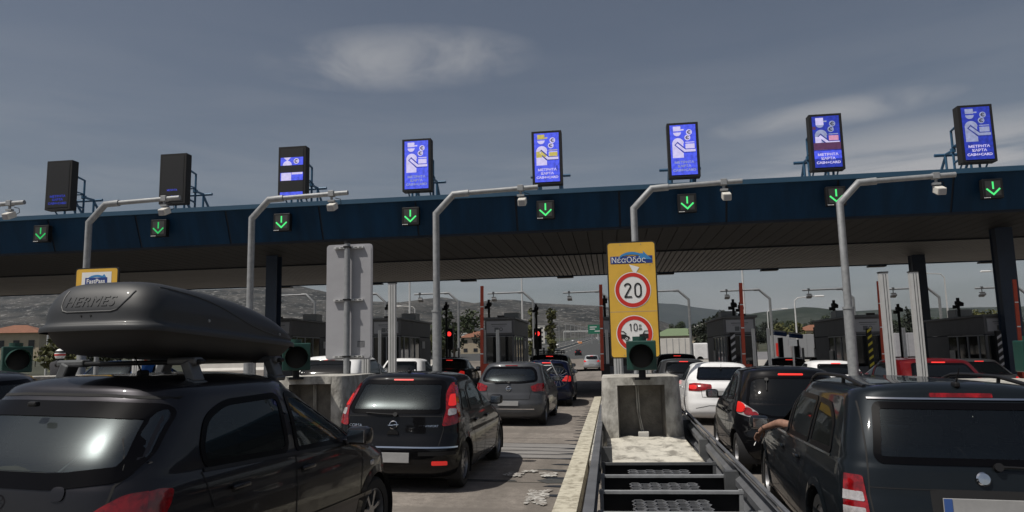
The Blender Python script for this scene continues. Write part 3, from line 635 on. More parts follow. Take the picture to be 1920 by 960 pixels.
# masts of the opposite direction, far side
fl = ['far bent mast seen left of the grey sign back', 'far bent mast just right of the grey sign back', 'far bent mast between the tall grey pole and the red barrier arm', 'far bent mast above the glowing red signal near the middle', 'far bent mast half hidden by the yellow sign', 'far bent mast right of the yellow sign', 'far bent mast crossing the raised red barrier arm', 'far bent mast crossing behind the thick bent pole', 'far bent mast between the white posts and the dark column', 'far bent mast at the right edge of the picture']
for i in range(10):
    X = -19.9 + 4.99 * i + (.1 if i == 9 else 0); Y = 48.0; g = G(X, Y)
    t = thing('far_camera_mast', (X, Y, g), 0, fl[i], 'pole', 'bent masts of the far booths'); h = 5.05
    mb = MB(); mb.tube([(0, 0, 0), (0, 0, h), (-.62, 0, h + .6), (-.95, 0, h + .6)], .085, 12); mb.build('mast', M['steel'], t, smooth=True)
    mb = MB(); mb.tube([(-.9, 0, h + .6), (-3.0, 0, h + .58)], .055, 10); mb.build('arm', M['steel'], t, smooth=True)
    mb = MB(); mb.box((-2.62, 0, h + .62), (.12, .14, .14)); mb.tube([(-2.62, 0, h + .6), (-2.62, 0, h + .3)], .03, 6); mb.box((-2.6, .05, h + .33), (.26, .2, .05)); mb.box((-2.58, .08, h + .18), (.30, .36, .12), rx=R(-20), bev=.01); mb.build('camera', M['steel_dark'], t)

# ------------------------------------------------------------------ booths and lane equipment on the islands
def booth(c, label, mirrored=False):
    g = G(c, 31) + .15; t = thing('toll_booth', (c, 31.2, g), 0, label, 'booth', 'toll booths under the canopy')
    w, d, h = 1.26, 5.4, 2.95
    mb = MB(); mb.box((0, d / 2, .5), (w, d, 1.0)); mb.box((0, d / 2, h - .33), (w, d, .66)); mb.box((0, d * .80, 1.6), (w, d * .4, 1.3))
    mb.box((-w / 2 + .04, .04, 1.6), (.08, .08, 1.3)); mb.box((w / 2 - .04, .04, 1.6), (.08, .08, 1.3)); mb.build('wall', M['booth'], t)
    MB().box((0, d / 2, h + .05), (w + .16, d + .2, .10), bev=.02).build('roof', M['steel_dark'], t)
    mb = MB(); mb.box((0, .05, 1.62), (w - .17, .02, 1.22)); wf = mb.build('front_window', M['booth_glass'], t)
    mb = MB(); mb.box((0, .02, 1.62), (.04, .04, 1.24)); mb.box((0, .02, 2.25), (w - .1, .05, .05)); mb.build('window_frame', M['booth_frame'], wf)
    for s in (-1, 1):
        mb = MB(); mb.box((s * (w / 2 - .03), 1.7, 1.62), (.02, 3.1, 1.22)); wn = mb.build('side_window', M['booth_glass'], t)
        mb = MB(); [mb.box((s * (w / 2 - .01), yy, 1.62), (.05, .05, 1.24)) for yy in (.6, 1.5, 2.4)]; mb.box((s * (w / 2 - .01), 1.7, 2.24), (.05, 3.1, .05)); mb.box((s * (w / 2 - .01), 1.7, 1.0), (.05, 3.1, .05)); mb.build('window_frame', M['booth_frame'], wn)
    mb = MB(); mb.box((0, -.03, h - .32), (w * .86, .04, .50)); sg = mb.build('notice_panel', M['signback'], t)
    mb = MB(); fl_rect(mb, -.20, h - .52, -.02, h - .34, -.054); fl_disc(mb, .08, h - .42, .08, -.054, 14, .05); fl_rect(mb, -.34, h - .22, .34, h - .19, -.054); fl_rect(mb, -.3, h - .29, .28, h - .275, -.054); mb.build('pictogram', M['steel_dark'], sg)
    mb = MB(); mb.box((.1, -.12, h + .13), (.30, .12, .07)); mb.build('roof_box', M['blackplastic'], t)
    MB().box((.1, 3.6, h + .28), (.7, .8, .36), bev=.03).build('air_unit', M['booth_frame'], t); MB().box((-w / 2 - .03, 2.9, 1.35), (.05, .42, .6), bev=.01).build('card_machine', M['beige'], t); MB().box((w / 2 + .02, 3.9, 1.9), (.02, .5, .34)).build('side_notice', M['white'], t)
    MB().box((0, d / 2, h - .69), (w + .012, d + .012, .03)).build('panel_joint', M['seam'], t)
    return t
BL = {-14.5: 'grey toll booth behind the roof box, left of the grey sign back', -9.53: 'grey toll booth right of the grey sign back, behind the pair of white posts', -4.56: 'grey toll booth left of the red signal nearest the middle of the picture',
      .41: 'toll booth hidden behind the yellow speed sign', 5.38: 'dark toll booth behind the raised red arm, just right of the white saloon', 10.35: 'dark toll booth right of the thick bent pole, beside the red signal', 15.32: 'dark wide toll booth between the two big canopy columns on the right'}
for i, c in enumerate(ISL[2:9]):
    key = min(BL, key=lambda k: abs(k - c)); booth(c - .12, BL[key])
def barrier(X, lb, down=False):
    Y = 29.6; g = G(X, Y) + .15; t = thing('lane_barrier', (X, Y, g), 0, lb, 'barrier', 'lane barriers with raised red arms')
    MB().box((.1, .15, .55), (.34, .34, 1.1), bev=.02).build('cabinet', M['orange'] if abs(X + .33) > 1 else M['blackplastic'], t)
    mb = MB(); L = 3.4; mb.box((0, 0, .85 + L / 2), (.13, .05, L), ry=R(1.0)); a = mb.build('arm', M['orange'], t)
    mb = MB(); [mb.box(((z - .85 - L / 2) * math.sin(R(1)), -.027, z), (.125, .012, .04), ry=R(1)) for z in (1.5, 2.5, 3.4)]; mb.build('reflector', M['white'], a)
for X, lb in ((-5.15, 'raised red barrier arm left of the toll booth nearest the middle'), (-.33, 'raised red barrier arm just left of the yellow speed sign'), (5.1, 'raised red barrier arm in front of the dark booth right of the yellow sign'), (10.2, 'raised dark red barrier arm between the thick pole and the white posts'),
              (15.0, 'raised red barrier arm in front of the rightmost big blue column'), (-10.1, 'raised red barrier arm between the roof box nose and the tall grey pole'), (-19.8, 'raised red barrier arm behind the left end of the roof box')):
    barrier(X, lb)
def boom(x0, x1, Y, z, lb):
    t = thing('boom_gate', (x1, Y, G(x1, Y)), 0, lb, 'barrier'); mb = MB(); mb.box(((x0 - x1) / 2, 0, z), (abs(x1 - x0), .05, .09)); mb.build('boom', M['black'], t)
    MB().box((.1, .1, z / 2), (.35, .35, z + .1), bev=.02).build('cabinet', M['blackplastic'], t)
boom(-3.3, -.25, 34.0, .92, 'thin dark barrier boom lowered across the lane in front of the silver car driving off')
boom(-8.6, -5.3, 34.0, .92, 'thin dark barrier boom lowered across the lane behind the tall grey pole')
def redlight(X, lb, Y=40.5):
    g = G(X, Y) + .1; t = thing('lane_signal_post', (X, Y, g), 0, lb, 'signal', 'red lane signals behind the booths')
    mb = MB(); mb.cyl((0, .1, 0), (0, .1, 2.5), .06, 10); mb.build('post', M['blackplastic'], t)
    MB().box((0, .05, 2.35), (.42, .24, 1.15), bev=.03).build('housing', M['blackplastic'], t)
    MB().box((0, .15, .7), (.9, .5, 1.3), bev=.02).build('cabinet', M['black'], t)
    mb = MB(); mb.cyl((0, -.078, 2.63), (0, -.09, 2.63), .125, 20); mb.build('red_lamp', M['redlamp'], t)
    mb = MB(); mb.cyl((0, -.075, 2.3), (0, -.08, 2.3), .12, 18); mb.cyl((0, -.075, 1.98), (0, -.08, 1.98), .12, 18); mb.build('dark_lamp', M['lens_dark'], t)
    mb = MB(); prev = []
    for k in range(9):
        a = R(20 + 140 * k / 8); prev += [(.15 * math.cos(a), -.08, 2.63 + .15 * math.sin(a)), (.15 * math.cos(a), -.27, 2.63 + .15 * math.sin(a))]
    mb.add(prev, [(2 * k, 2 * k + 1, 2 * k + 3, 2 * k + 2) for k in range(8)]); mb.build('visor', M['black'], t)
redlight(-8.9, 'glowing red lane signal right of the tall grey pole'); redlight(-3.95, 'glowing red lane signal above the black car with a roof rack'); redlight(10.8, 'glowing red lane signal left of the thick bent pole'); 
def post(name, X, Y, z, w, mt, lb, grp, cap=True, groove=True):
    g = G(X, Y) + .12; t = thing(name, (X, Y, g), 0, lb, 'post', grp); mb = MB(); h = z - g
    mb.box((0, 0, h / 2), (w, w * .8, h))
    mb.build('profile', mt, t)
    if groove:
        mb = MB(); mb.box((-w * .12, -w * .41, h / 2), (w * .07, .006, h * .985)); mb.box((w * .2, -w * .41, h / 2), (w * .07, .006, h * .985)); mb.build('slot', M['steel_dark'], t)
    if cap: MB().box((0, 0, h + .012), (w + .02, w * .8 + .02, .02)).build('cap', M['blackplastic'], t)
gp = 'tall white metal posts in pairs behind the concrete bullnoses'
for X, lb in ((-10.05, 'left tall white post of the pair behind the roof box'), (-9.5, 'right tall white post of the pair behind the roof box'), (-4.98, 'tall white post standing mostly behind the grey sign back'), (-4.42, 'tall white post just right of the grey sign back'), (.12, 'left white post below the yellow speed sign'), (.66, 'right white post below the yellow speed sign'),
              (5.17, 'left of the two tall white posts behind the dark estate car'), (5.71, 'right of the two tall white posts behind the dark estate car')):
    post('guide_post', X, 14.7, 3.15 + .0 * X - .022 * X * .6, .145, M['alu'], lb, gp)
gp2 = 'slim pale posts in front of the booths'
names = {-14.5: 'the booth behind the roof box nose', -9.53: 'the booth right of the grey sign back', -4.56: 'the booth nearest the red signal in the middle', .41: 'the booth behind the yellow sign', 5.38: 'the booth right of the white saloon', 10.35: 'the booth right of the thick pole'}
for c in ISL[2:8]:
    nm = names[min(names, key=lambda k: abs(k - c))]
    post('booth_post', c - .55 if c < .5 else c + .15, 29.9, 2.62 - .022 * c, .12, M['alu'], 'left slim pale post before ' + nm, gp2, False)
    post('booth_post', c + .0 if c < .5 else c + .72, 29.9, 2.62 - .022 * c, .12, M['alu'], 'right slim pale post before ' + nm, gp2, False)
    post('exit_post', c + .1, 42.5, 1.95 - .022 * c, .12, M['alu'], 'short pale exit post behind ' + nm, 'short pale posts at the exit of the islands', False)
    post('exit_post', c + .75, 42.5, 1.95 - .022 * c, .12, M['alu'], 'right short pale exit post behind ' + nm, 'short pale posts at the exit of the islands', False)
def sensor(X, Y, z, lb):
    g = G(X, Y); t = thing('sensor_post', (X, Y, g), 0, lb, 'camera post', 'dark posts with cameras on top'); h = z - g
    mb = MB(); mb.cyl((0, 0, 0), (0, 0, h), .06, 10); mb.build('post', M['blackplastic'], t)
    mb = MB(); mb.box((.02, -.05, h - .12), (.22, .38, .16), rx=R(15), bev=.02); mb.box((-.1, 0, h - .25), (.22, .12, .14)); mb.box((0, 0, h + .05), (.1, .1, .16)); mb.build('camera', M['black'], t)
for X, Y, z, lb in ((-5.9, 36, 4.3, 'dark camera post over the booth nearest the middle red signal'), (-3.9, 39.5, 4.25, 'dark camera post beside the middle red signal'), (-.2, 33, 4.1, 'dark camera post touching the left edge of the yellow sign'), (5.35, 33.0, 3.75, 'taller of two dark camera posts left of the red arm above the right booth'), (6.15, 36, 3.8, 'shorter of two dark camera posts left of the red arm above the right booth'),
                 (10.1, 35, 3.7, 'dark camera post behind the thick bent pole'), (14.7, 33.5, 3.55, 'dark camera post above the wide dark booth on the right'), (-11.0, 36, 4.4, 'dark camera post right of the grey sign back'), (-8.5, 38, 4.4, 'dark camera post left of the tall grey pole'), (13.2, 36, 3.5, 'dark camera post left of the tree behind the right booth')):
    sensor(X, Y, z, lb)
def striped(X, Y, z, mt2, lb):
    g = G(X, Y); t = thing('striped_post', (X, Y, g), 0, lb, 'post', 'striped warning posts'); h = z - g
    MB().box((0, 0, h / 2), (.16, .16, h)).build('post', M['black'], t); mb = MB(); k = 0
    for q in range(int(h / .26)):
        zz = .1 + q * .26; mb.add([(-.081, -.083, zz), (.081, -.083, zz + .12), (.081, -.083, zz + .22), (-.081, -.083, zz + .10)], [(0, 1, 2, 3)])
    mb.build('stripes', mt2, t)
striped(4.6, 29.0, 2.35, M['signback'], 'black post with pale diagonal stripes left of the red arm'); striped(9.85, 30.0, 2.4, M['yb'], 'black post with yellow diagonal stripes right of the thick pole'); striped(14.45, 30.0, 2.2, M['signback'], 'black post with pale diagonal stripes at the right wide booth')
# card readers with blue tops and a small white notice post
for X, Y, z, lb in ((8.75, 40, 2.55, 'blue topped reader post left of the red signal on the right'), (9.3, 39, 2.4, 'second blue topped reader post beside the small white notice'), (14.4, 26.5, 2.0, 'blue and white box just left of the right green lamp')):
    g = G(X, Y); t = thing('reader_post', (X, Y, g), 0, lb, 'terminal', 'blue topped reader posts'); h = z - g
    MB().box((0, 0, h * .45), (.22, .22, h * .9)).build('post', M['blackplastic'], t); MB().box((0, -.05, h - .08), (.62, .3, .20), ry=R(8), bev=.02).build('head', M['plateblue'], t); MB().box((-.05, -.05, h + .05), (.55, .3, .07), ry=R(8)).build('top', M['white'], t)
g = G(7.0, 31); t = thing('notice_post', (6.9, 29.5, g), 0, 'thin white post with a small square white notice, left of the white car', 'sign'); mb = MB(); mb.cyl((0, 0, 0), (0, 0, 1.95 - g), .04, 8); mb.build('post', M['alu'], t); MB().box((0, -.05, 1.92 - g), (.30, .03, .26)).build('notice', M['white'], t)

# ------------------------------------------------------------------ concrete bullnoses with signal lamps
def bullnose(c, y0, lb, zt=1.355, w=1.12):
    g = G(c, y0); t = thing('concrete_bullnose', (c, y0, g), 0, lb, 'bollard block', 'concrete bullnoses at the island heads'); h = zt
    bm = bmesh.new(); nz_, n = 9, 40; P = lambda a, s, yy: None
    # horseshoe plan : flat niche side towards the traffic, rounded flanks, leaning inwards with height
    def plan(sc_, z):
        hw = w / 2 * sc_; pts = []
        nw = .34
        pts += [(-nw, .0, z), (-nw - .02, .0, z), (-hw + .16, .0, z)]
        for k in range(1, 7): a = R(270 - 15 * k); pts.append((-hw + .16 + .16 * math.cos(a), .16 + .16 * math.sin(a), z))
        pts += [(-hw, .6, z), (-hw, 1.5, z)]
        for k in range(1, 8): a = R(180 - 22.5 * k); pts.append((hw * math.cos(a), 1.5 + .35 * math.sin(a), z))
        pts += [(hw, .6, z)]
        for k in range(0, 7): a = R(0 - 15 * k); pts.append((hw - .16 + .16 * math.cos(a), .16 + .16 * math.sin(a), z))
        pts += [(nw + .02, .0, z), (nw, .0, z)]
        return pts
    rows = []
    for j in range(nz_):
        f = j / (nz_ - 1); s_ = 1.16 - .16 * f ** .6; rows.append(plan(s_, h * f))
    k = len(rows[0]); vs = [v for r_ in rows for v in r_]; mb = MB()
    fs = []
    for j in range(nz_ - 1):
        for i in range(k):
            i2 = (i + 1) % k
            if i == k - 1 and 2 <= j < nz_ - 1: continue       # niche opening between the two inner edges
            fs.append((j * k + i, j * k + i2, (j + 1) * k + i2, (j + 1) * k + i))
    mb.add(vs, fs); mb.add(rows[-1], [tuple(range(k))])
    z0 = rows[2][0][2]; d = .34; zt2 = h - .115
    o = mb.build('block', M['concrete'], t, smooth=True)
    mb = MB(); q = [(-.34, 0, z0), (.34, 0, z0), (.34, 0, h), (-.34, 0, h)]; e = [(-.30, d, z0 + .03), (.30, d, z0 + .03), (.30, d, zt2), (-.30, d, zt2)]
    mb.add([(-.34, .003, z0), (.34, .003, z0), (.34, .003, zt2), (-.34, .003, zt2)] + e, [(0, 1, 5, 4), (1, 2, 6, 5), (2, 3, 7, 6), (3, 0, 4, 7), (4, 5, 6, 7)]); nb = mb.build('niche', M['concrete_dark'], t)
    MB().box((0, .02, h - .057), (.68, .05, .113)).build('lintel', M['concrete'], t)
    mb = MB(); mb.tube([(.0, d - .03, z0 + .18), (-.05, d - .04, z0 + .5), (-.06, d - .03, zt2 - .02)], .012, 6); mb.tube([(.03, d - .03, z0 + .18), (-.02, d - .04, z0 + .45), (-.03, d - .03, zt2 - .02)], .010, 6); mb.build('cable', M['concrete'], nb)
    MB().box((.02, d - .07, z0 + .12), (.16, .10, .18), bev=.01).build('junction_box', M['beige'], nb)
    return t
def signal_lamp(X, Y, z, rz, lb, dark_lens=False):
    t = thing('signal_lamp', (X, Y, z), rz, lb, 'signal lamp', 'big green signal lamps on the bullnoses')
    MB().box((0, .10, .28), (.42, .22, .42), bev=.015).build('housing', M['green'], t)
    mb = MB(); mb.cyl((-.02, .10, .49), (-.02, .10, .55), .10, 20); mb.build('top_knob', M['green'], t)
    mb = MB(); n = 28; vs = []
    for k in range(n + 1):
        a = R(-40 + 260 * k / n); ca, sa_ = math.cos(a), math.sin(a); ln = .10 + (.26 if not dark_lens else .03) * max(0, sa_) ** .6
        for (r_, yy) in ((.175, -.005), (.175, -ln), (.168, -ln), (.168, -.005)): vs.append((r_ * ca, yy, .27 + r_ * sa_))
    fs = [(k * 4 + q, k * 4 + q + 1, (k + 1) * 4 + q + 1, (k + 1) * 4 + q) for k in range(n) for q in range(3)]
    mb.add(vs, fs); mb.build('visor', M['green'] if not dark_lens else M['blackplastic'], t, smooth=True)
    mb = MB(); mb.lathe([(.166, -.012), (.13, -.03), (.07, -.042), (.001, -.046)], (0, 0, .27), 28, 'y'); mb.build('lens', M['lens_dark'] if dark_lens else M['black'], t, smooth=True)
    mb = MB(); mb.cyl((0, .08, -.06), (0, .08, .07), .05, 12); mb.box((0, .08, -.05), (.22, .18, .03)); mb.build('foot', M['blackplastic'], t)
    if dark_lens:
        mb = MB(); mb.lathe([(.175, -.06), (.195, -.06), (.195, 0), (.175, 0), (.175, -.06)], (0, 0, .27), 28, 'y'); mb.build('rim', M['black'], t)
bullnose(.41, 11.0, 'stained pale concrete block with a niche below the yellow speed sign', 1.345)
bullnose(-4.62, 11.0, 'pale concrete block behind the roof of the nearest black car, below the grey sign back', 1.33)
bullnose(5.55, 10.6, 'pale concrete block at the right edge behind the dark estate car', 1.30, 1.2)
bullnose(-9.6, 10.6, 'concrete block far left carrying the cut off green lamp', 1.3)
signal_lamp(.43, 10.75, 1.37, R(-3), 'green lamp box in front of the yellow speed sign')
signal_lamp(-4.80, 10.9, 1.46, R(24), 'green lamp box with long visor beside the nose of the roof box')
signal_lamp(5.66, 10.75, 1.25, R(2), 'green lamp box with a big dark round lens at the right edge', True)
signal_lamp(-9.55, 10.9, 1.52, R(48), 'green lamp box cut by the left edge of the picture')

# ------------------------------------------------------------------ signs
def tall_sign(X, Y, z0, z1, w, lb, cat='sign', back=False, grp=None):
    t = thing('lane_sign', (X, Y, (z0 + z1) / 2), 0, lb, cat, grp); h = z1 - z0
    MB().prism(round_rect(-w / 2 - .022, -h / 2 - .022, w / 2 + .022, h / 2 + .022, .06), -.012, .028, 'y').build('edge_frame', M['signblack'] if not back else M['signback'], t)
    return t, h
t, h = tall_sign(.402, 12.4, 1.62, 3.52, .775, 'tall yellow sign with a 20 limit above a 10 m spacing limit')
fl = MB(); fl_poly(fl, round_rect(-.3875, -h / 2, .3875, h / 2, .045), -.015); fl.build('yellow_face', M['yellow'], t)
zc1, zc2 = .155, -.565
def disc_sign(zc, r=.30):
    a = MB(); fl_disc(a, 0, zc, r, -.018, 56); w_ = a.build('roundel', M['white'], t)
    a = MB(); fl_disc(a, 0, zc, r * .955, -.021, 56, r * .745); a.build('red_ring', M['red'], w_); return w_
d1 = disc_sign(zc1); mb = MB()
# the figures 2 and 0, drawn as strokes
def stroke(mb, pts, w, y):
    for i, (a, b) in enumerate(zip(pts[:-1], pts[1:])): fl_line(mb, [a, b], w, y - .0002 * (i % 2))
    for i, p in enumerate(pts): fl_disc(mb, p[0], p[1], w / 2, y - .0004 - .0001 * (i % 2), 12)
def arc(cx, cz, rx, rz, a0, a1, n=14): return [(cx + rx * math.cos(R(a0 + (a1 - a0) * i / n)), cz + rz * math.sin(R(a0 + (a1 - a0) * i / n))) for i in range(n + 1)]
def two(mb, x, z, s, w, y): stroke(mb, arc(x, z + .30 * s, .22 * s, .20 * s, 165, -35) + [(x - .23 * s, z - .5 * s), (x + .25 * s, z - .5 * s)], w, y)
def zero(mb, x, z, s, w, y): stroke(mb, arc(x, z + .2 * s, .22 * s, .30 * s, 0, 180) + arc(x, z - .2 * s, .22 * s, .30 * s, 180, 360) + [(x + .22 * s, z + .2 * s)], w, y)
def one(mb, x, z, s, w, y): stroke(mb, [(x - .12 * s, z + .32 * s), (x + .04 * s, z + .48 * s), (x + .04 * s, z - .5 * s)], w, y)
two(mb, -.083, zc1 - .005, .22, .026, -.024); zero(mb, .085, zc1 - .005, .22, .026, -.024); mb.build('figures', M['signblack'], d1)
d2 = disc_sign(zc2); mb = MB(); one(mb, -.062, zc2 + .10, .115, .014, -.024); zero(mb, .018, zc2 + .10, .115, .014, -.024)
fl_text(mb, 'μ', .095, zc2 + .135, .07, -.024, 1, .002); fl_text(mb, 'm', .095, zc2 + .075, .07, -.024, 1, .002); mb.build('figures', M['signblack'], d2)
mb = MB()   # the two cars, nose and tail, cut by the ring
fl_poly(mb, [(-.222, zc2 - .085), (-.222, zc2 - .01), (-.16, zc2 - .012), (-.12, zc2 - .035), (-.085, zc2 - .055), (-.078, zc2 - .085)], -.024)
fl_poly(mb, [(-.222, zc2 + .042), (-.18, zc2 + .042), (-.125, zc2 - .008), (-.15, zc2 - .008), (-.185, zc2 + .028), (-.222, zc2 + .028)], -.0242)
fl_disc(mb, -.135, zc2 - .085, .034, -.026, 20); fl_poly(mb, [(.08, zc2 - .085), (.075, zc2 - .02), (.13, zc2 - .01), (.16, zc2 + .042), (.222, zc2 + .042), (.222, zc2 + .028), (.168, zc2 + .028), (.148, zc2 - .005), (.222, zc2 - .01), (.222, zc2 - .085)], -.024)
fl_disc(mb, .14, zc2 - .085, .034, -.026, 20); cc = mb.build('car_pictogram', M['signblack'], d2)
mb = MB(); fl_disc(mb, -.135, zc2 - .085, .02, -.028, 16, .011); fl_disc(mb, .14, zc2 - .085, .02, -.028, 16, .011); mb.build('wheel_rings', M['white'], cc)
mb = MB(); fl_rect(mb, -.35, .60, .345, .725, -.018); lg = mb.build('name_panel', M['navy'], t)
mb = MB(); pts = arc(-.0, .66, .22, .135, 160, 40, 16); low = arc(-.0, .64, .22, .11, 160, 50, 16)
for i in range(16): fl_poly(mb, [pts[i], low[i], low[i + 1], pts[i + 1]], -.021)
fl_poly(mb, [(.12, .70), (.15, .665), (.345, .655), (.25, .745), (.19, .81), (.20, .765), (.14, .765)], -.0215); mb.build('swoosh', M['skyblue'], lg)
mb = MB(); fl_text(mb, 'ΝέαΟδός', -.050, .655, .130, -.024, 1.0, .0); mb.build('name_text', M['white'], lg)
mb = MB(); fl_poly(mb, [(-.045, .585), (.125, .53), (.06, .435), (.02, .45)], -.019); mb.build('torn_sticker', M['white'], t)
mb = MB(); fl_rect(mb, -.387, -.207, .387, -.202, -.0165); mb.build('panel_joint', M['signback'], t)
mb = MB(); [mb.cyl((x, -.02, z), (x, -.014, z), .008, 8) for x, z in ((-.18, h / 2 - .03), (.16, h / 2 - .03), (-.18, -h / 2 + .03), (.2, -h / 2 + .03), (.3, .57), (.34, .6))]; mb.build('rivet', M['steel'], t)
mb = MB(); mb.cyl((0, .09, -h / 2 - 1.45), (0, .09, h / 2), .04, 12); mb.build('post', M['steel'], t, smooth=True)

t, h = tall_sign(-4.56, 12.55, 1.70, 3.70, .80, 'blank grey back of a tall sign with a pole up its middle', 'sign', True)
MB().prism(round_rect(-.40, -h / 2, .40, h / 2, .06), -.02, .02, 'y').build('panel', M['signback'], t)
mb = MB(); mb.cyl((0, -.12, -h / 2 - 1.5), (0, -.12, h / 2 + .02), .052, 20); mb.build('post', M['steel'], t, smooth=True)
MB().cyl((0, -.12, h / 2 + .021), (0, -.12, h / 2 + .05), .06, 16).build('post_cap', M['blackplastic'], t)
for z in (h / 2 - .045, 0.02, -h / 2 + .03):
    mb = MB(); mb.box((0, -.052, z), (.54, .05, .035)); br = mb.build('bracket', M['alu'], t); mb = MB(); mb.box((0, -.12, z), (.115, .115, .03)); mb.build('clamp', M['blackplastic'], br)
    mb = MB(); [mb.box((x, -.078, z), (.05, .004, .012)) for x in (-.2, -.12, .14, .22)]; mb.build('slot', M['black'], br)
mb = MB(); fl_rect(mb, .16, -h / 2 + .19, .29, -h / 2 + .30, -.0225); lb_ = mb.build('data_label', M['steel_dark'], t); mb = MB(); [fl_rect(mb, .167, -h / 2 + .20 + .018 * k, .283, -h / 2 + .206 + .018 * k, -.024) for k in range(5)]; mb.build('label_lines', M['signback'], lb_)

t, h = tall_sign(-9.12, 12.1, 2.25, 3.40, .80, 'yellow sign with a white and blue name panel, its top showing above the roof box')
fl = MB(); fl_poly(fl, round_rect(-.40, -h / 2, .40, h / 2, .045), -.015); fl.build('yellow_face', M['yellow'], t)
mb = MB(); fl_rect(mb, -.29, h / 2 - .46, .29, h / 2 - .06, -.018); lg = mb.build('white_panel', M['white'], t)
mb = MB(); fl_rect(mb, -.22, h / 2 - .29, .21, h / 2 - .16, -.021); np_ = mb.build('name_panel', M['navy'], lg)
mb = MB(); fl_text(mb, 'FastPass', -.01, h / 2 - .228, .11, -.024, 1, .002); mb.build('name_text', M['white'], np_)
mb = MB(); pts = arc(0, h / 2 - .23, .20, .12, 165, 40, 12); low = arc(0, h / 2 - .24, .19, .09, 165, 45, 12)
for i in range(12): fl_poly(mb, [pts[i], low[i], low[i + 1], pts[i + 1]], -.0195)
fl_poly(mb, [(.10, h / 2 - .14), (.20, h / 2 - .23), (.19, h / 2 - .16), (.15, h / 2 - .10)], -.0197); mb.build('swoosh', M['skyblue'], lg)
mb = MB(); mb.cyl((0, .09, -h / 2 - 1.5), (0, .09, h / 2), .04, 12); mb.build('post', M['steel'], t, smooth=True)

# ------------------------------------------------------------------ crash cushion in front of the middle bullnose
g = 0.0
t = thing('crash_cushion', (.43, 4.0, G(.4, 7)), 0, 'grey steel crash cushion with guard rails and cross frames before the concrete block', 'crash cushion')
def wrail(name, x, y0, y1, side, ztop, parent, tilt=0):
    # W-beam section swept along Y
    prof = [(0, 0), (.045, -.03), (.045, -.085), (0, -.12), (0, -.17), (.045, -.205), (.045, -.26), (0, -.30)]
    mb = MB(); ys = np.linspace(y0, y1, 5); vs = [(x + side * px + (.022 * y if side > 0 else 0), y, ztop + pz) for y in ys for px, pz in prof]; n = len(prof)
    mb.add(vs, [(j * n + i, j * n + i + 1, (j + 1) * n + i + 1, (j + 1) * n + i) for j in range(4) for i in range(n - 1)]); o = mb.build(name, M['rail'], parent, smooth=False)
    md = o.modifiers.new('thick', 'SOLIDIFY'); md.thickness = .006; return o
for k, (a, b, off) in enumerate(((-.2, 3.9, 0), (3.7, 7.3, .012), (7.1, 10.6, .024))):
    wrail('left_rail', -.60 + off, a, b, -1, .70, t); 
for k, (a, b, off) in enumerate(((-.2, 3.3, 0), (3.1, 5.7, .012), (5.5, 9.2, .024))):
    wrail('right_rail', .55 - off, a, b, 1, .70, t); wrail('right_rail', .55 - off, a, b, 1, .36, t)
mb = MB(); mb.add([(-.645, -.2, .715), (-.575, -.2, .715), (-.60, 10.6, .715), (-.67, 10.6, .715), (-.645, -.2, .63), (-.67, 10.6, .63)], [(0, 1, 2, 3), (0, 3, 5, 4)]); mb.build('left_cover', M['rail'], t)
MB().box((.585 + .022 * 4.3, 4.3, .712), (.03, 9.2, .018), rz=-.022).build('right_cover', M['rail'], t)
for (x, y) in ((-.52, 4.6), (.52, 5.3), (-.52, 7.9), (.52, 7.9), (.52, 2.9)):
    MB().box((x + (.022 * y if x > 0 else 0), y, .40), (.12, .10, .50)).build('rail_post', M['steel_dark'], t)
for k, y in enumerate((3.78, 3.02, 2.24, 1.42, .55)):
    mb = MB(); mb.box((0, y, .585), (1.14, .055, .022)); mb.box((-.55, y, .39), (.03, .05, .43)); mb.box((.55, y, .39), (.03, .05, .43)); fr = mb.build('cross_frame', M['steel'] if k else M['steel_dark'], t)
    MB().box((0, y + .035, .40), (1.08, .012, .38)).build('bulkhead', M['blackplastic'], fr)
    # cell block of hexagons behind each frame
    if k < 4:
        mb = MB(); xs_ = -.22; 
        for ix in range(7):
            for iy in range(4):
                cx_ = -.26 + ix * .083; cy_ = y - .12 - iy * .145 - (0.07 if ix % 2 else 0)
                if cy_ < y - .70: continue
                outer = [(cx_ + .055 * math.cos(R(60 * q)), cy_ + .082 * math.sin(R(60 * q))) for q in range(6)]; inner = [(cx_ + .041 * math.cos(R(60 * q)), cy_ + .062 * math.sin(R(60 * q))) for q in range(6)]
                zt = .535 + .004 * ((ix + iy) % 2); vs = [(p[0], p[1], zt) for p in outer] + [(p[0], p[1], zt) for p in inner] + [(p[0], p[1], .40) for p in inner]
                mb.add(vs, [(q, (q + 1) % 6, 6 + (q + 1) % 6, 6 + q) for q in range(6)] + [(6 + q, 6 + (q + 1) % 6, 12 + (q + 1) % 6, 12 + q) for q in range(6)])
        mb.build('cell_block', M['rail'], t)
for x in (-.35, .02, .38): MB().box((x, 4.02, .53), (.2, .06, .02)).build('hook_plate', M['steel_dark'], t)
MB().box((0, 2, .03), (1.1, 4.4, .04)).build('base_plate', M['black'], t)
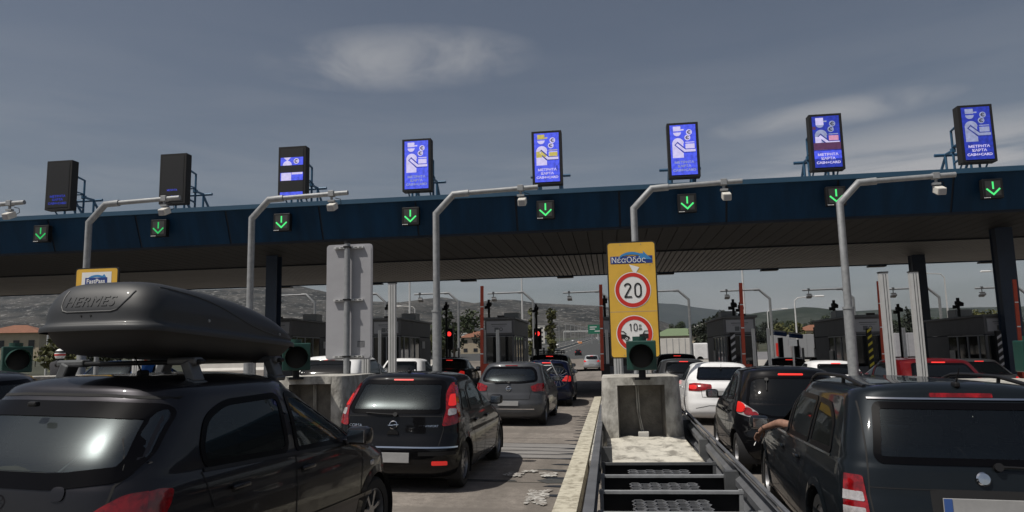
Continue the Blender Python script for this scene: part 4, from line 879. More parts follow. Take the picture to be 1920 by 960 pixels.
# mortar bed between cushion and block
bm = bmesh.new(); xs_ = np.linspace(-.10, 1.0, 26); ys_ = np.linspace(7.92, 11.15, 66); vs = []
for y in ys_:
    for x in xs_:
        z = .44 + .030 * mnoise.fractal(Vector((x * 3, y * 3, 2)), 1, 2, 4) + .05 * max(0, (y - 10.3)) ** 2 * 1.2
        vs.append((x, y, z))
mb = MB(); n = len(xs_); mb.add(vs, [(j * n + i, j * n + i + 1, (j + 1) * n + i + 1, (j + 1) * n + i) for j in range(len(ys_) - 1) for i in range(n - 1)])
b = len(mb.v); mb.add([(-.10, 7.92, 0), (1.0, 7.92, 0), (1.0, 7.92, .45), (-.10, 7.92, .45)], [(0, 1, 2, 3)]); mb.add([(1.0, 7.92, 0), (1.0, 11.15, 0), (1.0, 11.15, .46), (1.0, 7.92, .46)], [(0, 1, 2, 3)]); mb.add([(-.1, 7.92, 0), (-.1, 11.15, 0), (-.1, 11.15, .46), (-.1, 7.92, .46)], [(0, 1, 2, 3)])
tag(mb.build('mortar_bed', M['slab'], None, smooth=True), 'pale rough mortar bed between the concrete block and the steel frames', 'concrete bed')

# ------------------------------------------------------------------ cars
from mathutils.geometry import delaunay_2d_cdt
def pchip(ts, vals, tq):
    ts = np.asarray(ts, float); v = np.asarray(vals, float); h = np.diff(ts); dl = np.diff(v) / h; d = np.zeros_like(v)
    for i in range(1, len(v) - 1):
        if dl[i - 1] * dl[i] > 0:
            w1 = 2 * h[i] + h[i - 1]; w2 = h[i] + 2 * h[i - 1]; d[i] = (w1 + w2) / (w1 / dl[i - 1] + w2 / dl[i])
    d[0] = dl[0]; d[-1] = dl[-1]
    k = np.clip(np.searchsorted(ts, tq) - 1, 0, len(ts) - 2); s = (tq - ts[k]) / h[k]
    return (1 + 2 * s) * (1 - s) ** 2 * v[k] + s * (1 - s) ** 2 * h[k] * d[k] + s * s * (3 - 2 * s) * v[k + 1] + s * s * (s - 1) * h[k] * d[k + 1]
def pip(x, y, poly):
    c = False; n = len(poly); j = n - 1
    for i in range(n):
        xi, yi = poly[i]; xj, yj = poly[j]
        if (yi > y) != (yj > y) and x < (xj - xi) * (y - yi) / (yj - yi) + xi: c = not c
        j = i
    return c
def smooth_poly(pts, r=0.05, seg=0.05):
    # rounded corners, then even subdivision of the straight runs
    n = len(pts); out_ = []
    for i in range(n):
        p = Vector(pts[i]); a = Vector(pts[i - 1]) - p; b = Vector(pts[(i + 1) % n]) - p
        rr = min(r, a.length * .45, b.length * .45); A = p + a.normalized() * rr; B = p + b.normalized() * rr
        for k in range(6):
            t = k / 5; out_.append((A * (1 - t) ** 2 + p * 2 * t * (1 - t) + B * t * t))
    fin = []
    for i in range(len(out_)):
        a = out_[i]; b = out_[(i + 1) % len(out_)]; k = max(1, int((b - a).length / seg))
        for q in range(k): fin.append(a.lerp(b, q / k))
    return [(p.x, p.y) for p in fin]
def scale_poly(poly, s):
    cx = (min(p[0] for p in poly) + max(p[0] for p in poly)) / 2; cy = (min(p[1] for p in poly) + max(p[1] for p in poly)) / 2
    return [(cx + (x - cx) * s, cy + (y - cy) * s) for x, y in poly]
def inset_poly(poly, d):
    n = len(poly); area = sum(poly[i][0] * poly[(i + 1) % n][1] - poly[(i + 1) % n][0] * poly[i][1] for i in range(n)); sg_ = 1 if area > 0 else -1; out_ = []
    for i in range(n):
        a = Vector(poly[i - 1]); b = Vector(poly[(i + 1) % n]); t = (b - a)
        if t.length < 1e-9: out_.append(poly[i]); continue
        t.normalize(); nrm = Vector((-t.y, t.x)) * sg_; out_.append((poly[i][0] + nrm.x * d, poly[i][1] + nrm.y * d))
    return out_
class Car:
    MODES = {'R': (lambda p: Vector((3, p[0], p[1])), Vector((-1, 0, 0))), 'L': (lambda p: Vector((-3, p[0], p[1])), Vector((1, 0, 0))),
             'B': (lambda p: Vector((p[0], -3, p[1])), Vector((0, 1, 0))), 'F': (lambda p: Vector((p[0], 9, p[1])), Vector((0, -1, 0))), 'T': (lambda p: Vector((p[0], p[1], 4)), Vector((0, 0, -1)))}
    def __init__(s, name, X, Y, rz, label, group, paint, L, W, H, hood=.70, cowl=.95, cy=1.0, ws=.85, rg=.45, rre=.35, deck=None, w_top=.80, gc=.17, nr=3.6, D=.42, hres=1.0, wr=.30, axr=.62, axf=.80, roofc=.10, taper=.0, Z=None, cat='car', roofdrop=0.0):
        g = G(X, Y) if Z is None else Z; slope = 0.022 if Y < 60 else 0
        s.root = thing(name, (X, Y, g), rz, label, cat, group, tilt=(0, slope))
        s.L, s.W, s.H, s.paint = L, W, H, paint; h = W / 2; s.cowl = cowl; s.cy = cy; s.ws = ws; s.rg = rg; s.wr = wr; s.axr = axr; s.axf = L - axf; s.rre = rre
        lv = [(gc, .22, L - .25, h * .90), (gc + .05, .09, L - .10, h * .95), (gc + .17, .01, L - .01, h * .985), (.50, .0, L, h), (.60, .025, L - .02, h), (hood - .03, .05, L - .06, h * .995), (hood, .06, L - .12, h * .988)]
        dh = cowl - hood
        if deck is None: lv += [(hood + dh * .35, .075, L - .12 - (cy - .12) * .25, h * .98), (hood + dh * .7, .09, L - .12 - (cy - .12) * .6, h * .965), (cowl - .02, .10, L - cy * .93, h * .95), (cowl, .11, L - cy, h * .94)]
        else: lv += [(hood + dh * .35, .06, L - .12 - (cy - .12) * .25, h * .98), (hood + dh * .75, .10, L - .12 - (cy - .12) * .6, h * .965), (cowl + .03, .20, L - cy * .93, h * .95), (cowl + .06, deck, L - cy, h * .93)]
        z0 = lv[-1][0]; y0 = lv[-1][1]; f0 = lv[-1][2]; w0 = lv[-1][3]; zr = H - roofc
        for u in (.12, .35, .65, .88, 1.0):
            lv.append((z0 + (zr - z0) * u, y0 + rg * u ** (1.0 + .35 * (deck is None)), f0 - ws * u, w0 + (h * w_top - w0) * u ** 1.15))
        ye, fe, we = lv[-1][1], lv[-1][2], lv[-1][3]
        for q in (22, 42, 60, 75, 90):
            c = math.cos(R(q)); lv.append((zr + (H - zr) * math.sin(R(q)), ye + rre * (1 - c), fe - .55 * (1 - c), max(.001, we * c ** .75)))
        lv = np.array(lv); dist = np.concatenate([[0], np.cumsum(np.sqrt(np.diff(lv[:, 0]) ** 2 + (np.diff(lv[:, 1]) * .5) ** 2 + np.diff(lv[:, 3]) ** 2 + (np.diff(lv[:, 2]) * .25) ** 2))])
        nq = int(90 * hres); s.prof_z = lv[:-3, 0]; s.prof_w = lv[:-3, 3]; tq = np.linspace(0, dist[-1], nq); Z_, Yr, Yf, Wd = (pchip(dist, lv[:, k], tq) for k in range(4))
        nc, ns = int(26 * hres), int(46 * hres); Df = .95
        rings = []
        for z, yr, yf, w in zip(Z_, Yr, Yf, Wd):
            d = min(D, (yf - yr) * .45); df = min(Df, (yf - yr) * .45); half = []
            k_w = min(1, w / (h * .6))
            for k in range(nc):
                a = math.pi / 2 * k / nc; half.append((w * math.sin(a) ** (2 / nr), yr + d * (1 - math.cos(a) ** (2 / nr))))
            for k in range(ns):
                y = yr + d + (yf - df - yr - d) * k / ns; half.append((w, y))
            for k in range(nc + 1):
                a = math.pi / 2 * (1 - k / nc); half.append((w * math.sin(a) ** (2 / 2.7), yf - df * (1 - math.cos(a) ** (2 / 2.7))))
            mid = L * .5
            half = [(x * (1 - .035 * ((y - mid) / mid) ** 2 - taper * max(0, (y - mid) / mid)), y) for x, y in half]
            zz = [z - roofdrop * max(0, (1 - y / (L * .55))) ** 2 * max(0, (z - cowl) / (H - cowl)) for x, y in half]
            rings.append([Vector((x, y, q)) for (x, y), q in zip(half, zz)] + [Vector((-x, y, q)) for (x, y), q in list(zip(half, zz))[-2:0:-1]])
        k = len(rings[0]); vs = [v for r_ in rings for v in r_]; fs = [(j * k + i, j * k + (i + 1) % k, (j + 1) * k + (i + 1) % k, (j + 1) * k + i) for j in range(len(rings) - 1) for i in range(k)]
        s.vs, s.fs = vs, fs; s.bottom = rings[0]; s.bvh = BVHTree.FromPolygons(vs, fs); s.holes = []; s.parts = []
    def w_at(s, z): return float(np.interp(z, s.prof_z, s.prof_w)) if z < s.H - .03 else s.W * .3
    def hit(s, p, mode):
        q = list(p)
        for _ in range(14):
            loc, nor = s.hit0(q, mode)
            if abs(nor.dot(s.MODES[mode][1])) > .20 or mode == 'T': break
            if mode in 'BF': q[0] *= .985
            else: q[0] += .022 * (1 if q[0] < s.L / 2 else -1)
        return loc, nor
    def hit0(s, p, mode):
        o, d = s.MODES[mode][0](p), s.MODES[mode][1]; loc, nor, _, _ = s.bvh.ray_cast(o, d)
        if loc is None:
            # nearest point on the body for rays that pass by
            q = {'R': Vector((s.W * .48, p[0], p[1])), 'L': Vector((-s.W * .48, p[0], p[1])), 'B': Vector((p[0], .15, p[1])), 'F': Vector((p[0], s.L - .2, p[1])), 'T': Vector((p[0], p[1], s.H))}[mode]; loc, nor, _, _ = s.bvh.find_nearest(q)
        if nor.dot(d) > 0: nor = -nor
        return loc, nor
    def patch(s, name, poly, mode, off, mt, parent=None, rings=6, r=.05, seg=.05, raw=False):
        P = poly if raw else smooth_poly(poly, r, seg); mb = MB(); n = len(P); vs = []
        if mode == 'B': P = [(max(-1, min(1, x / (.945 * s.w_at(z)))) * .945 * s.w_at(z), z) for x, z in P]
        x0, x1, y0, y1 = min(p[0] for p in P), max(p[0] for p in P), min(p[1] for p in P), max(p[1] for p in P); st = max(.012, min(.06, min(x1 - x0, y1 - y0) / max(3, rings)))
        I = inset_poly(P, st * .45); pts = [Vector(p) for p in P]; yy = y0 + st * .5
        while yy < y1:
            xx = x0 + st * .5
            while xx < x1:
                if pip(xx, yy, I): pts.append(Vector((xx, yy)))
                xx += st
            yy += st
        co, _, fs, *_r = delaunay_2d_cdt(pts, [(i, (i + 1) % n) for i in range(n)], [], 1, 1e-6)
        for p in co: l, nn = s.hit((p.x, p.y), mode); vs.append(l + nn * off)
        fs = [tuple(f) for f in fs]; cnt = {}
        for f in fs:
            for a, b in zip(f, f[1:] + f[:1]): cnt[(a, b)] = 1
        bd = [(a, b) for (a, b) in cnt if (b, a) not in cnt]; base = {}
        for a in {v for e in bd for v in e}: l, nn = s.hit((co[a].x, co[a].y), mode); base[a] = len(vs); vs.append(l - nn * .008)
        fs += [(b, a, base[a], base[b]) for a, b in bd]
        mb.add(vs, fs); return mb.build(name, mt, parent or s.root, smooth=True)
    def ring(s, name, poly, mode, off, wdt, mt, parent=None, r=.05, outer=0.0):
        P = smooth_poly(poly, r, .045); O = inset_poly(P, -outer); I = inset_poly(P, wdt); n = len(P); vs = []
        for Q, dz in ((O, -.006), (O, off), (I, off), (I, -.004)):
            for p in Q: l, nn = s.hit(p, mode); vs.append(l + nn * dz)
        mb = MB(); mb.add(vs, [(j * n + i, j * n + (i + 1) % n, (j + 1) * n + (i + 1) % n, (j + 1) * n + i) for j in range(3) for i in range(n)]); return mb.build(name, mt, parent or s.root, smooth=True)
    def seam(s, name, pts, mode, w, mt, parent=None, off=.003):
        fin = []
        for a, b in zip(pts[:-1], pts[1:]):
            a, b = Vector(a), Vector(b); k = max(1, int((b - a).length / .05))
            for q in range(k): fin.append(a.lerp(b, q / k))
        fin.append(Vector(pts[-1])); vs = []
        for i, p in enumerate(fin):
            t = fin[min(i + 1, len(fin) - 1)] - fin[max(i - 1, 0)]; t.normalize(); nn_ = Vector((-t.y, t.x)) * w / 2
            for q in (p + nn_, p - nn_): l, nn = s.hit(q, mode); vs.append(l + nn * off)
        mb = MB(); mb.add(vs, [(2 * i, 2 * i + 1, 2 * i + 3, 2 * i + 2) for i in range(len(fin) - 1)]); return mb.build(name, mt, parent or s.root, smooth='all')
    def window(s, name, poly, mode, gl, r=.05, fw_=.03, cut=True, frame='frit', outer=.012, rings=6):
        w_ = s.patch(name, poly, mode, .002, gl, rings=rings, r=r); s.ring('window_frame', poly, mode, .006, fw_, M[frame], w_, r=r, outer=outer)
        if cut: s.holes.append((inset_poly(smooth_poly(poly, r, .05), .02), mode))
        return w_
    def finish(s, wheels=True, cabin=True, rimcol=None, spokes=5, rear_seats=True, archtrim=None):
        fs2 = []; ar = s.wr * 1.16
        for f in s.fs:
            c = sum((s.vs[i] for i in f), Vector()) / 4
            if wheels and abs(c.x) > s.W * .30 and any(math.hypot(c.y - ay, c.z - s.wr) < ar for ay in (s.axr, s.axf)): continue
            n = (s.vs[f[1]] - s.vs[f[0]]).cross(s.vs[f[3]] - s.vs[f[0]]); dead = False
            for poly, mode in s.holes:
                if mode == 'R' and c.x > .3 and pip(c.y, c.z, poly): dead = True
                elif mode == 'L' and c.x < -.3 and pip(c.y, c.z, poly): dead = True
                elif mode == 'B' and c.y < s.L * .38 and c.z < s.H - .03 and pip(c.x, c.z, poly): dead = True
                elif mode == 'F' and c.y > s.L * .5 and c.z < s.H - .03 and pip(c.x, c.z, poly): dead = True
                if dead: break
            if not dead: fs2.append(f)
        mb = MB(); mb.add(s.vs, fs2); b = len(mb.v); mb.add(s.bottom, [tuple(range(len(s.bottom)))])
        body = mb.build('body', s.paint, s.root, smooth=True)
        if wheels:
            for ay in (s.axr, s.axf):
                for sd_ in (-1, 1):
                    mode = 'R' if sd_ > 0 else 'L'; xw = sd_ * (s.W / 2 - .135)
                    w_ = thing_part = None
                    mb = MB(); rr = s.wr; mb.lathe([(rr * .66, -.095), (rr * .90, -.10), (rr * .985, -.075), (rr, -.03), (rr, .03), (rr * .985, .075), (rr * .90, .10), (rr * .66, .095)], (xw, ay, rr), 36, 'x'); ty = mb.build('wheel', M['rubber'], s.root, smooth=True)
                    mb = MB(); xo = .085 * sd_
                    mb.lathe([(rr * .67, -.08 * sd_), (rr * .67, xo), (rr * .62, xo * 1.06), (rr * .60, xo * .7), (rr * .60, -.08 * sd_)], (xw, ay, rr), 36, 'x')
                    mb.lathe([(.001, xo * .80), (rr * .17, xo * .78), (rr * .19, xo * .5)], (xw, ay, rr), 20, 'x')
                    for k in range(spokes):
                        a = 2 * math.pi * k / spokes + .3; da = .20
                        pts = [(rr * .12, a - da * 1.6), (rr * .61, a - da * .55), (rr * .61, a + da * .55), (rr * .12, a + da * 1.6)]
                        mb.prism([(ay + q * math.cos(t_), rr + q * math.sin(t_)) for q, t_ in pts], xw + xo * .45, xw + xo * .78, 'x')
                    mb.build('rim', rimcol or M['rim'], ty, smooth=True)
                    mb = MB(); mb.cyl((xw - .02 * sd_, ay, rr), (xw + .03 * sd_, ay, rr), rr * .58, 24); mb.build('brake_disc', M['black'], ty)
                    # wheel housing and arch lip
                    mb = MB(); vs = []; n = 20
                    for k in range(n + 1):
                        a = R(-25 + 230 * k / n)
                        for xx in (sd_ * s.W * .27, sd_ * (s.W / 2 - .025)): vs.append((xx, ay + ar * math.cos(a), rr + ar * math.sin(a)))
                    mb.add(vs, [(2 * k, 2 * k + 1, 2 * k + 3, 2 * k + 2) for k in range(n)]); mb.add([vs[2 * k] for k in range(n + 1)], [tuple(range(n + 1))])
                    mb.build('wheel_housing', M['black'], body, smooth=True)
                    vs = []
                    for k in range(n + 1):
                        a = R(-20 + 220 * k / n)
                        for q, o in ((ar * .97, -.03), (ar * .97, .008), (ar * 1.0, .014), (ar * 1.16, .003)):
                            l, nn = s.hit((ay + q * math.cos(a), max(.19, rr + q * math.sin(a))), mode); vs.append(l + Vector((sd_ * o, 0, 0)))
                    mb = MB(); mb.add(vs, [(4 * k + q, 4 * k + q + 1, 4 * k + q + 5, 4 * k + q + 4) for k in range(n) for q in range(3)]); mb.build('arch_lip', archtrim or s.paint, body, smooth=True)
        if cabin:
            mb = MB(); L = s.L
            mb.box((0, (s.rg + .25 + L - s.cy - .1) / 2, .42), (s.W - .32, L - s.cy - s.rg - .5, .06)); mb.box((0, L - s.cy - .30, s.cowl - .16), (s.W - .25, .30, .28), bev=.04)
            mb.build('cabin_floor', M['black'], s.root)
            yf_ = L - s.cy - s.ws - .55; yr_ = yf_ - .82
            for (yy, xs_) in ((yf_, (-.36, .36)),) + (((max(yr_, s.rg + .35), (-.40, 0, .40)),) if rear_seats else ()):
                for xx in xs_:
                    wd = .48 if yy == yf_ else .39; zt = min(.92, s.H - .50)
                    mb = MB(); mb.box((xx, yy, (.5 + zt) / 2), (wd, .16, zt - .42), rx=R(14), bev=.06); mb.box((xx, yy + .28, .48), (wd, .5, .16), bev=.05); st = mb.build('seat', M['seat'], s.root, smooth=True)
                    mb = MB(); mb.box((xx, yy - .10, zt + .14), (.25, .10, .17), rx=R(8), bev=.045); mb.tube([(xx - .06, yy - .08, zt - .02), (xx - .06, yy - .09, zt + .1)], .008, 6); mb.tube([(xx + .06, yy - .08, zt - .02), (xx + .06, yy - .09, zt + .1)], .008, 6); mb.build('headrest', M['seat'], st, smooth=True)
            mb = MB(); mb.lathe([(.17, -.015), (.185, 0), (.17, .015), (.155, 0), (.17, -.015)], (0, 0, 0), 24, 'y'); mb.box((0, 0, 0), (.33, .015, .03)); o = mb.build('steering_wheel', M['blackplastic'], s.root, smooth=True); o.location = (-.36, yf_ + .78, s.cowl + .0); o.rotation_euler = (R(-22), 0, 0)
            MB().box((0, L - s.cy - s.ws * .62, s.H - .22), (.24, .03, .07), bev=.02).build('inner_mirror', M['blackplastic'], s.root)
        return s
    def mirror(s, sd_, y, z, col=None, w=.20):
        l, nn = s.hit((y, z), 'R' if sd_ > 0 else 'L'); mb = MB()
        mb.box((0, 0, 0), (w, .15, .145), bev=.045); o = mb.build('door_mirror', col or s.paint, s.root, smooth=True); o.location = (l.x + sd_ * (w * .5 + .05), y, z + .04)
        mb = MB(); mb.box((0, -.078, 0), (w - .05, .006, .10), bev=.002); mb.build('mirror_glass', M['chrome'], o); mb = MB(); mb.box((-sd_ * (w * .5 + .02), .0, -.055), (.12, .08, .035)); mb.build('mirror_foot', M['blackplastic'], o)
    def handle(s, sd_, y, z, col=None):
        m_ = 'R' if sd_ > 0 else 'L'; l, nn = s.hit((y, z), m_); mb = MB(); mb.box((0, 0, 0), (.03, .17, .028), bev=.01); o = mb.build('door_handle', col or s.paint, s.root, smooth=True); o.location = l + nn * .022
        s.patch('handle_recess', [(y - .07, z - .035), (y + .05, z - .035), (y + .05, z + .03), (y - .07, z + .03)], m_, .0015, M['black'], o_parent(s), rings=3, r=.03)
    def plate(s, z, w=.52, h=.115, blue=False, mode='B', y_off=.012):
        l, nn = s.hit((0, z), mode); t_ = Vector((0, nn.z, -nn.y)); 
        mb = MB(); mb.box((0, 0, 0), (w, .012, h), bev=.004); o = mb.build('license_plate', M['plate'], s.root); o.location = l + Vector((0, -y_off, 0)); o.rotation_euler = (R(-4), 0, 0)
        if blue: mb = MB(); mb.box((-w / 2 + .028, -.008, 0), (.05, .004, h * .94)); mb.build('plate_band', M['plateblue'], o)
        return o
    def badge(s, z, r=.055, kind='bolt', y_off=.01):
        l, nn = s.hit((0, z), 'B'); mb = MB()
        if kind == 'bolt':
            mb.lathe([(r, -.006), (r * .84, -.009), (r * .84, .004), (r, .004)], (0, 0, 0), 32, 'y')
            mb.add([(-r * 1.35, -.010, -.2 * r), (-.1 * r, -.010, -.16 * r), (-.25 * r, -.010, -.02 * r), (1.35 * r, -.010, .2 * r), (.1 * r, -.010, .16 * r), (.25 * r, -.010, .02 * r)], [(0, 1, 2), (3, 4, 5), (0, 2, 3, 5)])
            mb.add([(-r * 1.3, -.0105, -.12 * r), (r * 1.3, -.0105, -.0 * r), (r * 1.3, -.0105, .12 * r), (-r * 1.3, -.0105, .0)], [(0, 1, 2, 3)])
        elif kind == 'ovals':
            for (rx, rz, zz) in ((1.25, .85, 0), (.42, .80, 0), (.85, .30, .42)):
                n = 28; vs = []
                for k in range(n):
                    a = 2 * math.pi * k / n
                    for q in (1, .84 if rx > .5 else .72): vs.append((rx * r * q * math.cos(a), -.008, zz * r + rz * r * q * math.sin(a)))
                mb.add(vs, [(2 * k, 2 * k + 1, (2 * k + 3) % (2 * n), (2 * k + 2) % (2 * n)) for k in range(n)])
        else: mb.lathe([(.001, -.016), (r * .8, -.014), (r, -.004), (r, .004)], (0, 0, 0), 32, 'y')
        o = mb.build('badge', M['chrome'], s.root, smooth=True); o.location = l + nn * y_off; o.rotation_euler = (-math.asin(max(-1, min(1, nn.z))) , 0, 0)
    def text(s, st, x, z, size, mt=None, name='lettering', wide=1.0):
        vs, fs = text_geo(st, size); out_ = []
        for v in vs: l, nn = s.hit((x + v.x * wide, z + v.y), 'B'); out_.append(l + nn * .004)
        mb = MB(); mb.add(out_, fs); mb.build(name, mt or M['chrome'], s.root)
    def antenna(s, y, ln=.35, back=True, x=0):
        l, nn = s.hit((x, y), 'T'); mb = MB(); mb.tube([l, l + Vector((0, -ln * .55 if back else .02, ln * .8))], [.006, .003], 6); mb.box(l + Vector((0, 0, .01)), (.04, .08, .04), bev=.012); mb.build('antenna', M['blackplastic'], s.root)
    def wiper(s, z0, x0, x1, z1, base=(0, 0)):
        pts = [];
        for k in range(8): l, nn = s.hit((x0 + (x1 - x0) * k / 7, z0 + (z1 - z0) * k / 7), 'B'); pts.append(l + nn * .022)
        mb = MB(); mb.tube(pts, [.014] + [.008] * 7, 8); l, nn = s.hit((x0, z0), 'B'); mb.cyl(l, l + nn * .035, .028, 12); mb.build('rear_wiper', M['blackplastic'], s.root, smooth=True)
    def third(s, z, w, mt, h=.022, off=.01):
        s.patch('high_brake_light', [(-w / 2, z - h / 2), (w / 2, z - h / 2), (w / 2, z + h / 2), (-w / 2, z + h / 2)], 'B', off, mt, rings=2, r=.008)
    def lights(s, poly, mt, name='tail_light', modes=('B',), off=.008, r=.04, sides=(-1, 1), rings=5):
        res = []
        for sd_ in sides:
            p = [(x * sd_, z) for x, z in poly]; res.append(s.patch(name, p, 'B', off, mt, r=r, rings=rings))
        return res
    def sidelights(s, poly, mt, name='tail_light_wrap', off=.008, r=.03, sides=(-1, 1)):
        return [s.patch(name, [(max(p[0], .21), p[1]) for p in poly], 'R' if sd_ > 0 else 'L', off, mt, r=r, rings=4) for sd_ in sides]
def o_parent(s): return s.root
def paint(name, col, coat=0.6, rough=0.38, metal=0.2, dirt=0.15):
    return mat(name, col, rough, metal * .6, dirt, 2.0, coat=coat, rvar=0.12, spec=0.06)
M['frit'] = mat('black_glass_edge', (0.003, 0.003, 0.004), 0.3, spec=0.08)
PB = paint('paint_black', (0.0045, 0.0045, 0.0055)); PB2 = paint('paint_black_metallic', (0.030, 0.029, 0.033), metal=1.3, rough=.34); PG = paint('paint_graphite', (0.085, 0.088, 0.095), metal=.7, rough=.4)
PBL = paint('paint_dark_blue', (0.007, 0.011, 0.034), metal=.5); PWH = paint('paint_white', (0.80, 0.80, 0.80), metal=0.0, rough=.4); PSK = paint('paint_blue_grey', (0.010, 0.0135, 0.017), metal=.6, rough=.38)
PRD = paint('paint_red', (0.11, 0.004, 0.005), metal=.3); PSI = paint('paint_silver', (0.42, 0.43, 0.44), metal=.8, rough=.4); PBB = paint('paint_blue', (0.01, 0.055, 0.20), metal=.2); PGR = paint('paint_dark_grey', (0.05, 0.052, 0.056), metal=.7)
def doors(c, y_r, y_b, y_f, zb, sides=(-1, 1), four=True, sill=.28):
    for sd_ in sides:
        m_ = 'R' if sd_ > 0 else 'L'
        c.seam('door_seam', [(y_b + .02, c.cowl - .01), (y_b, .6), (y_b + .0, sill)], m_, .010, M['black'])
        c.seam('door_seam', [(y_f + .06, c.cowl - .04), (y_f, .62), (y_f - .02, sill)], m_, .010, M['black'])
        if four: c.seam('door_seam', [(y_r + .12, c.cowl - .01), (y_r + .20, .78), (y_r + .36, .60), (y_r + .52, sill)], m_, .010, M['black'])
        c.seam('sill_seam', [(y_r + .52, sill), (y_f, sill)], m_, .008, M['black'])
        c.handle(sd_, y_b + .14, zb)
        if four: c.handle(sd_, y_r + .44, zb)
GRP_L = 'cars queuing in the lane left of the yellow sign'; GRP_R = 'cars queuing in the lane right of the yellow sign'

# ------------------------------------------------------------------ trees, houses and roadside things beyond the plaza
def tree_mesh(seed, h, kind):
    rd = random.Random(seed); mb = MB(); lobes = []
    if kind == 'round':
        for k in range(11): a = rd.uniform(0, 6.28); q = rd.uniform(0, .30) * h; lobes.append((q * math.cos(a), q * math.sin(a), h * rd.uniform(.38, .86), h * rd.uniform(.12, .22)))
    elif kind == 'cone':
        for k in range(12): f = k / 11; lobes.append((rd.uniform(-.03, .03) * h, rd.uniform(-.03, .03) * h, h * (.16 + .78 * f), h * (.17 * (1 - f) + .03)))
    elif kind == 'poplar':
        for k in range(10): f = k / 9; lobes.append((rd.uniform(-.05, .05) * h, rd.uniform(-.05, .05) * h, h * (.18 + .74 * f), h * rd.uniform(.05, .10)))
    else:
        for k in range(9): a = rd.uniform(0, 6.28); q = rd.uniform(0, .5) * h; lobes.append((q * math.cos(a), q * math.sin(a), h * rd.uniform(.25, .70), h * rd.uniform(.2, .34)))
    N_ = {'round': 1500, 'cone': 1100, 'poplar': 700, 'bush': 900}[kind]; s = h * (.026 if kind != 'bush' else .05); wts = [l[3] ** 2 for l in lobes]
    for i in range(N_):
        l = rd.choices(lobes, wts)[0]; v = Vector((rd.gauss(0, 1), rd.gauss(0, 1), rd.gauss(0, 1))).normalized() * l[3] * rd.uniform(.55, 1.08); c = Vector(l[:3]) + Vector((v.x, v.y, v.z * .85))
        a = Vector((rd.gauss(0, 1), rd.gauss(0, 1), rd.gauss(0, .6))).normalized(); b = a.cross(Vector((rd.gauss(0, 1), rd.gauss(0, 1), rd.gauss(0, 1)))).normalized(); w_ = s * rd.uniform(.6, 1.5)
        mb.add([c - a * w_ - b * w_ * .6, c + a * w_ - b * w_ * .4, c + a * w_ * .5 + b * w_ * .8, c - a * w_ * .6 + b * w_ * .6], [(0, 1, 2, 3)])
    tr = MB(); tr.tube([(0, 0, -.3), (.01 * h, 0, h * .35), (-.01 * h, .01 * h, h * .75)], [h * .026, h * .018, h * .006], 8)
    for l in lobes[:6]: tr.tube([(0, 0, h * .3), (l[0] * .6, l[1] * .6, l[2] * .8), (l[0], l[1], l[2])], [h * .012, h * .008, h * .003], 5)
    return mb, tr
TP = {}
def tree(kind, mt, X, Y, h, label, group=None, seed=0, name='tree'):
    key = (kind, mt, seed)
    if key not in TP:
        t = thing(name, (X, Y, G(X, Y)), 0, label, 'tree' if kind != 'bush' else 'bush', group); a, b = tree_mesh(seed + 11, 10.0, kind); a.build('crown', M[mt], t); b.build('trunk', M['bark'], t); TP[key] = t; o = t
    else: o = copy_tree(TP[key]); o.name = name
    o.location = (X, Y, G(X, Y) - .1); o.scale = (h / 10,) * 3; o.rotation_euler = (0, 0, random.uniform(0, 6.28)); tag(o, label, 'tree' if kind != 'bush' else 'bush'); 
    if group: o['group'] = group
    elif 'group' in o.keys(): del o['group']
    return o
rd = random.Random(21)
def belt(x0, x1, y0, y1, n, h0, h1, kinds, label, group, ndn='tree'):
    for i in range(n):
        k, m_ = rd.choice(kinds); y = rd.uniform(y0, y1); f = (i + rd.uniform(0, 1)) / n; tree(k, m_, (x0 + (x1 - x0) * f) * y / y0, y, rd.uniform(h0, h1), label, group, rd.randrange(2), ndn)
D_, Y_, F_ = 'foliage_d', 'foliage_y', 'foliage'
belt(-190, -75, 170, 215, 26, 5, 9, [('round', F_), ('round', D_), ('bush', Y_)], 'dark green tree in the row at the foot of the rocky hill', 'trees at the foot of the rocky hill')
belt(-62, -42, 190, 240, 12, 6, 10, [('round', F_), ('round', D_), ('bush', Y_)], 'tree beside the highway seen through the left booths', 'trees beside the highway left of the red signal')
belt(-160, -56, 420, 520, 30, 8, 13, [('round', F_), ('round', D_), ('poplar', Y_)], 'small far tree on the slope left of the highway', 'far trees left of the highway')
belt(-420, -70, 760, 1000, 60, 10, 16, [('round', F_), ('round', D_)], 'distant dark tree below the rocky hill', 'distant trees below the rocky hill')
belt(26, 44, 215, 260, 8, 5, 8, [('round', D_)], 'dark tree right of the yellow sign behind the white trailers', 'dark trees behind the white trailers')
belt(45, 140, 260, 330, 26, 5, 8, [('round', F_), ('round', D_), ('bush', Y_)], 'green tree in the row beyond the right booths', 'trees beyond the right booths')
belt(75, 190, 380, 480, 34, 8, 13, [('round', D_), ('cone', D_), ('round', F_)], 'tall dark tree on the right skyline', 'tall dark trees on the right skyline')
belt(20, 260, 560, 760, 60, 9, 15, [('round', D_), ('round', F_)], 'distant dark tree in the wood below the right hills', 'distant wood below the right hills')
tree('round', F_, -31.6, 148, 11.5, 'full dark green tree right of the tall grey pole, above the red signal', None, 0)
tree('round', D_, -29.0, 170, 8, 'smaller dark tree right of the far mast near the tall grey pole', None, 1)
tree('poplar', Y_, -15.5, 150, 11.0, 'thin pale green poplar above the red signal in the middle', None, 0); tree('poplar', Y_, -13.2, 165, 11.5, 'pale bare poplar left of the green highway sign', None, 1)
tree('round', F_, -17.0, 130, 6.5, 'low green tree right behind the middle booth', None, 1)
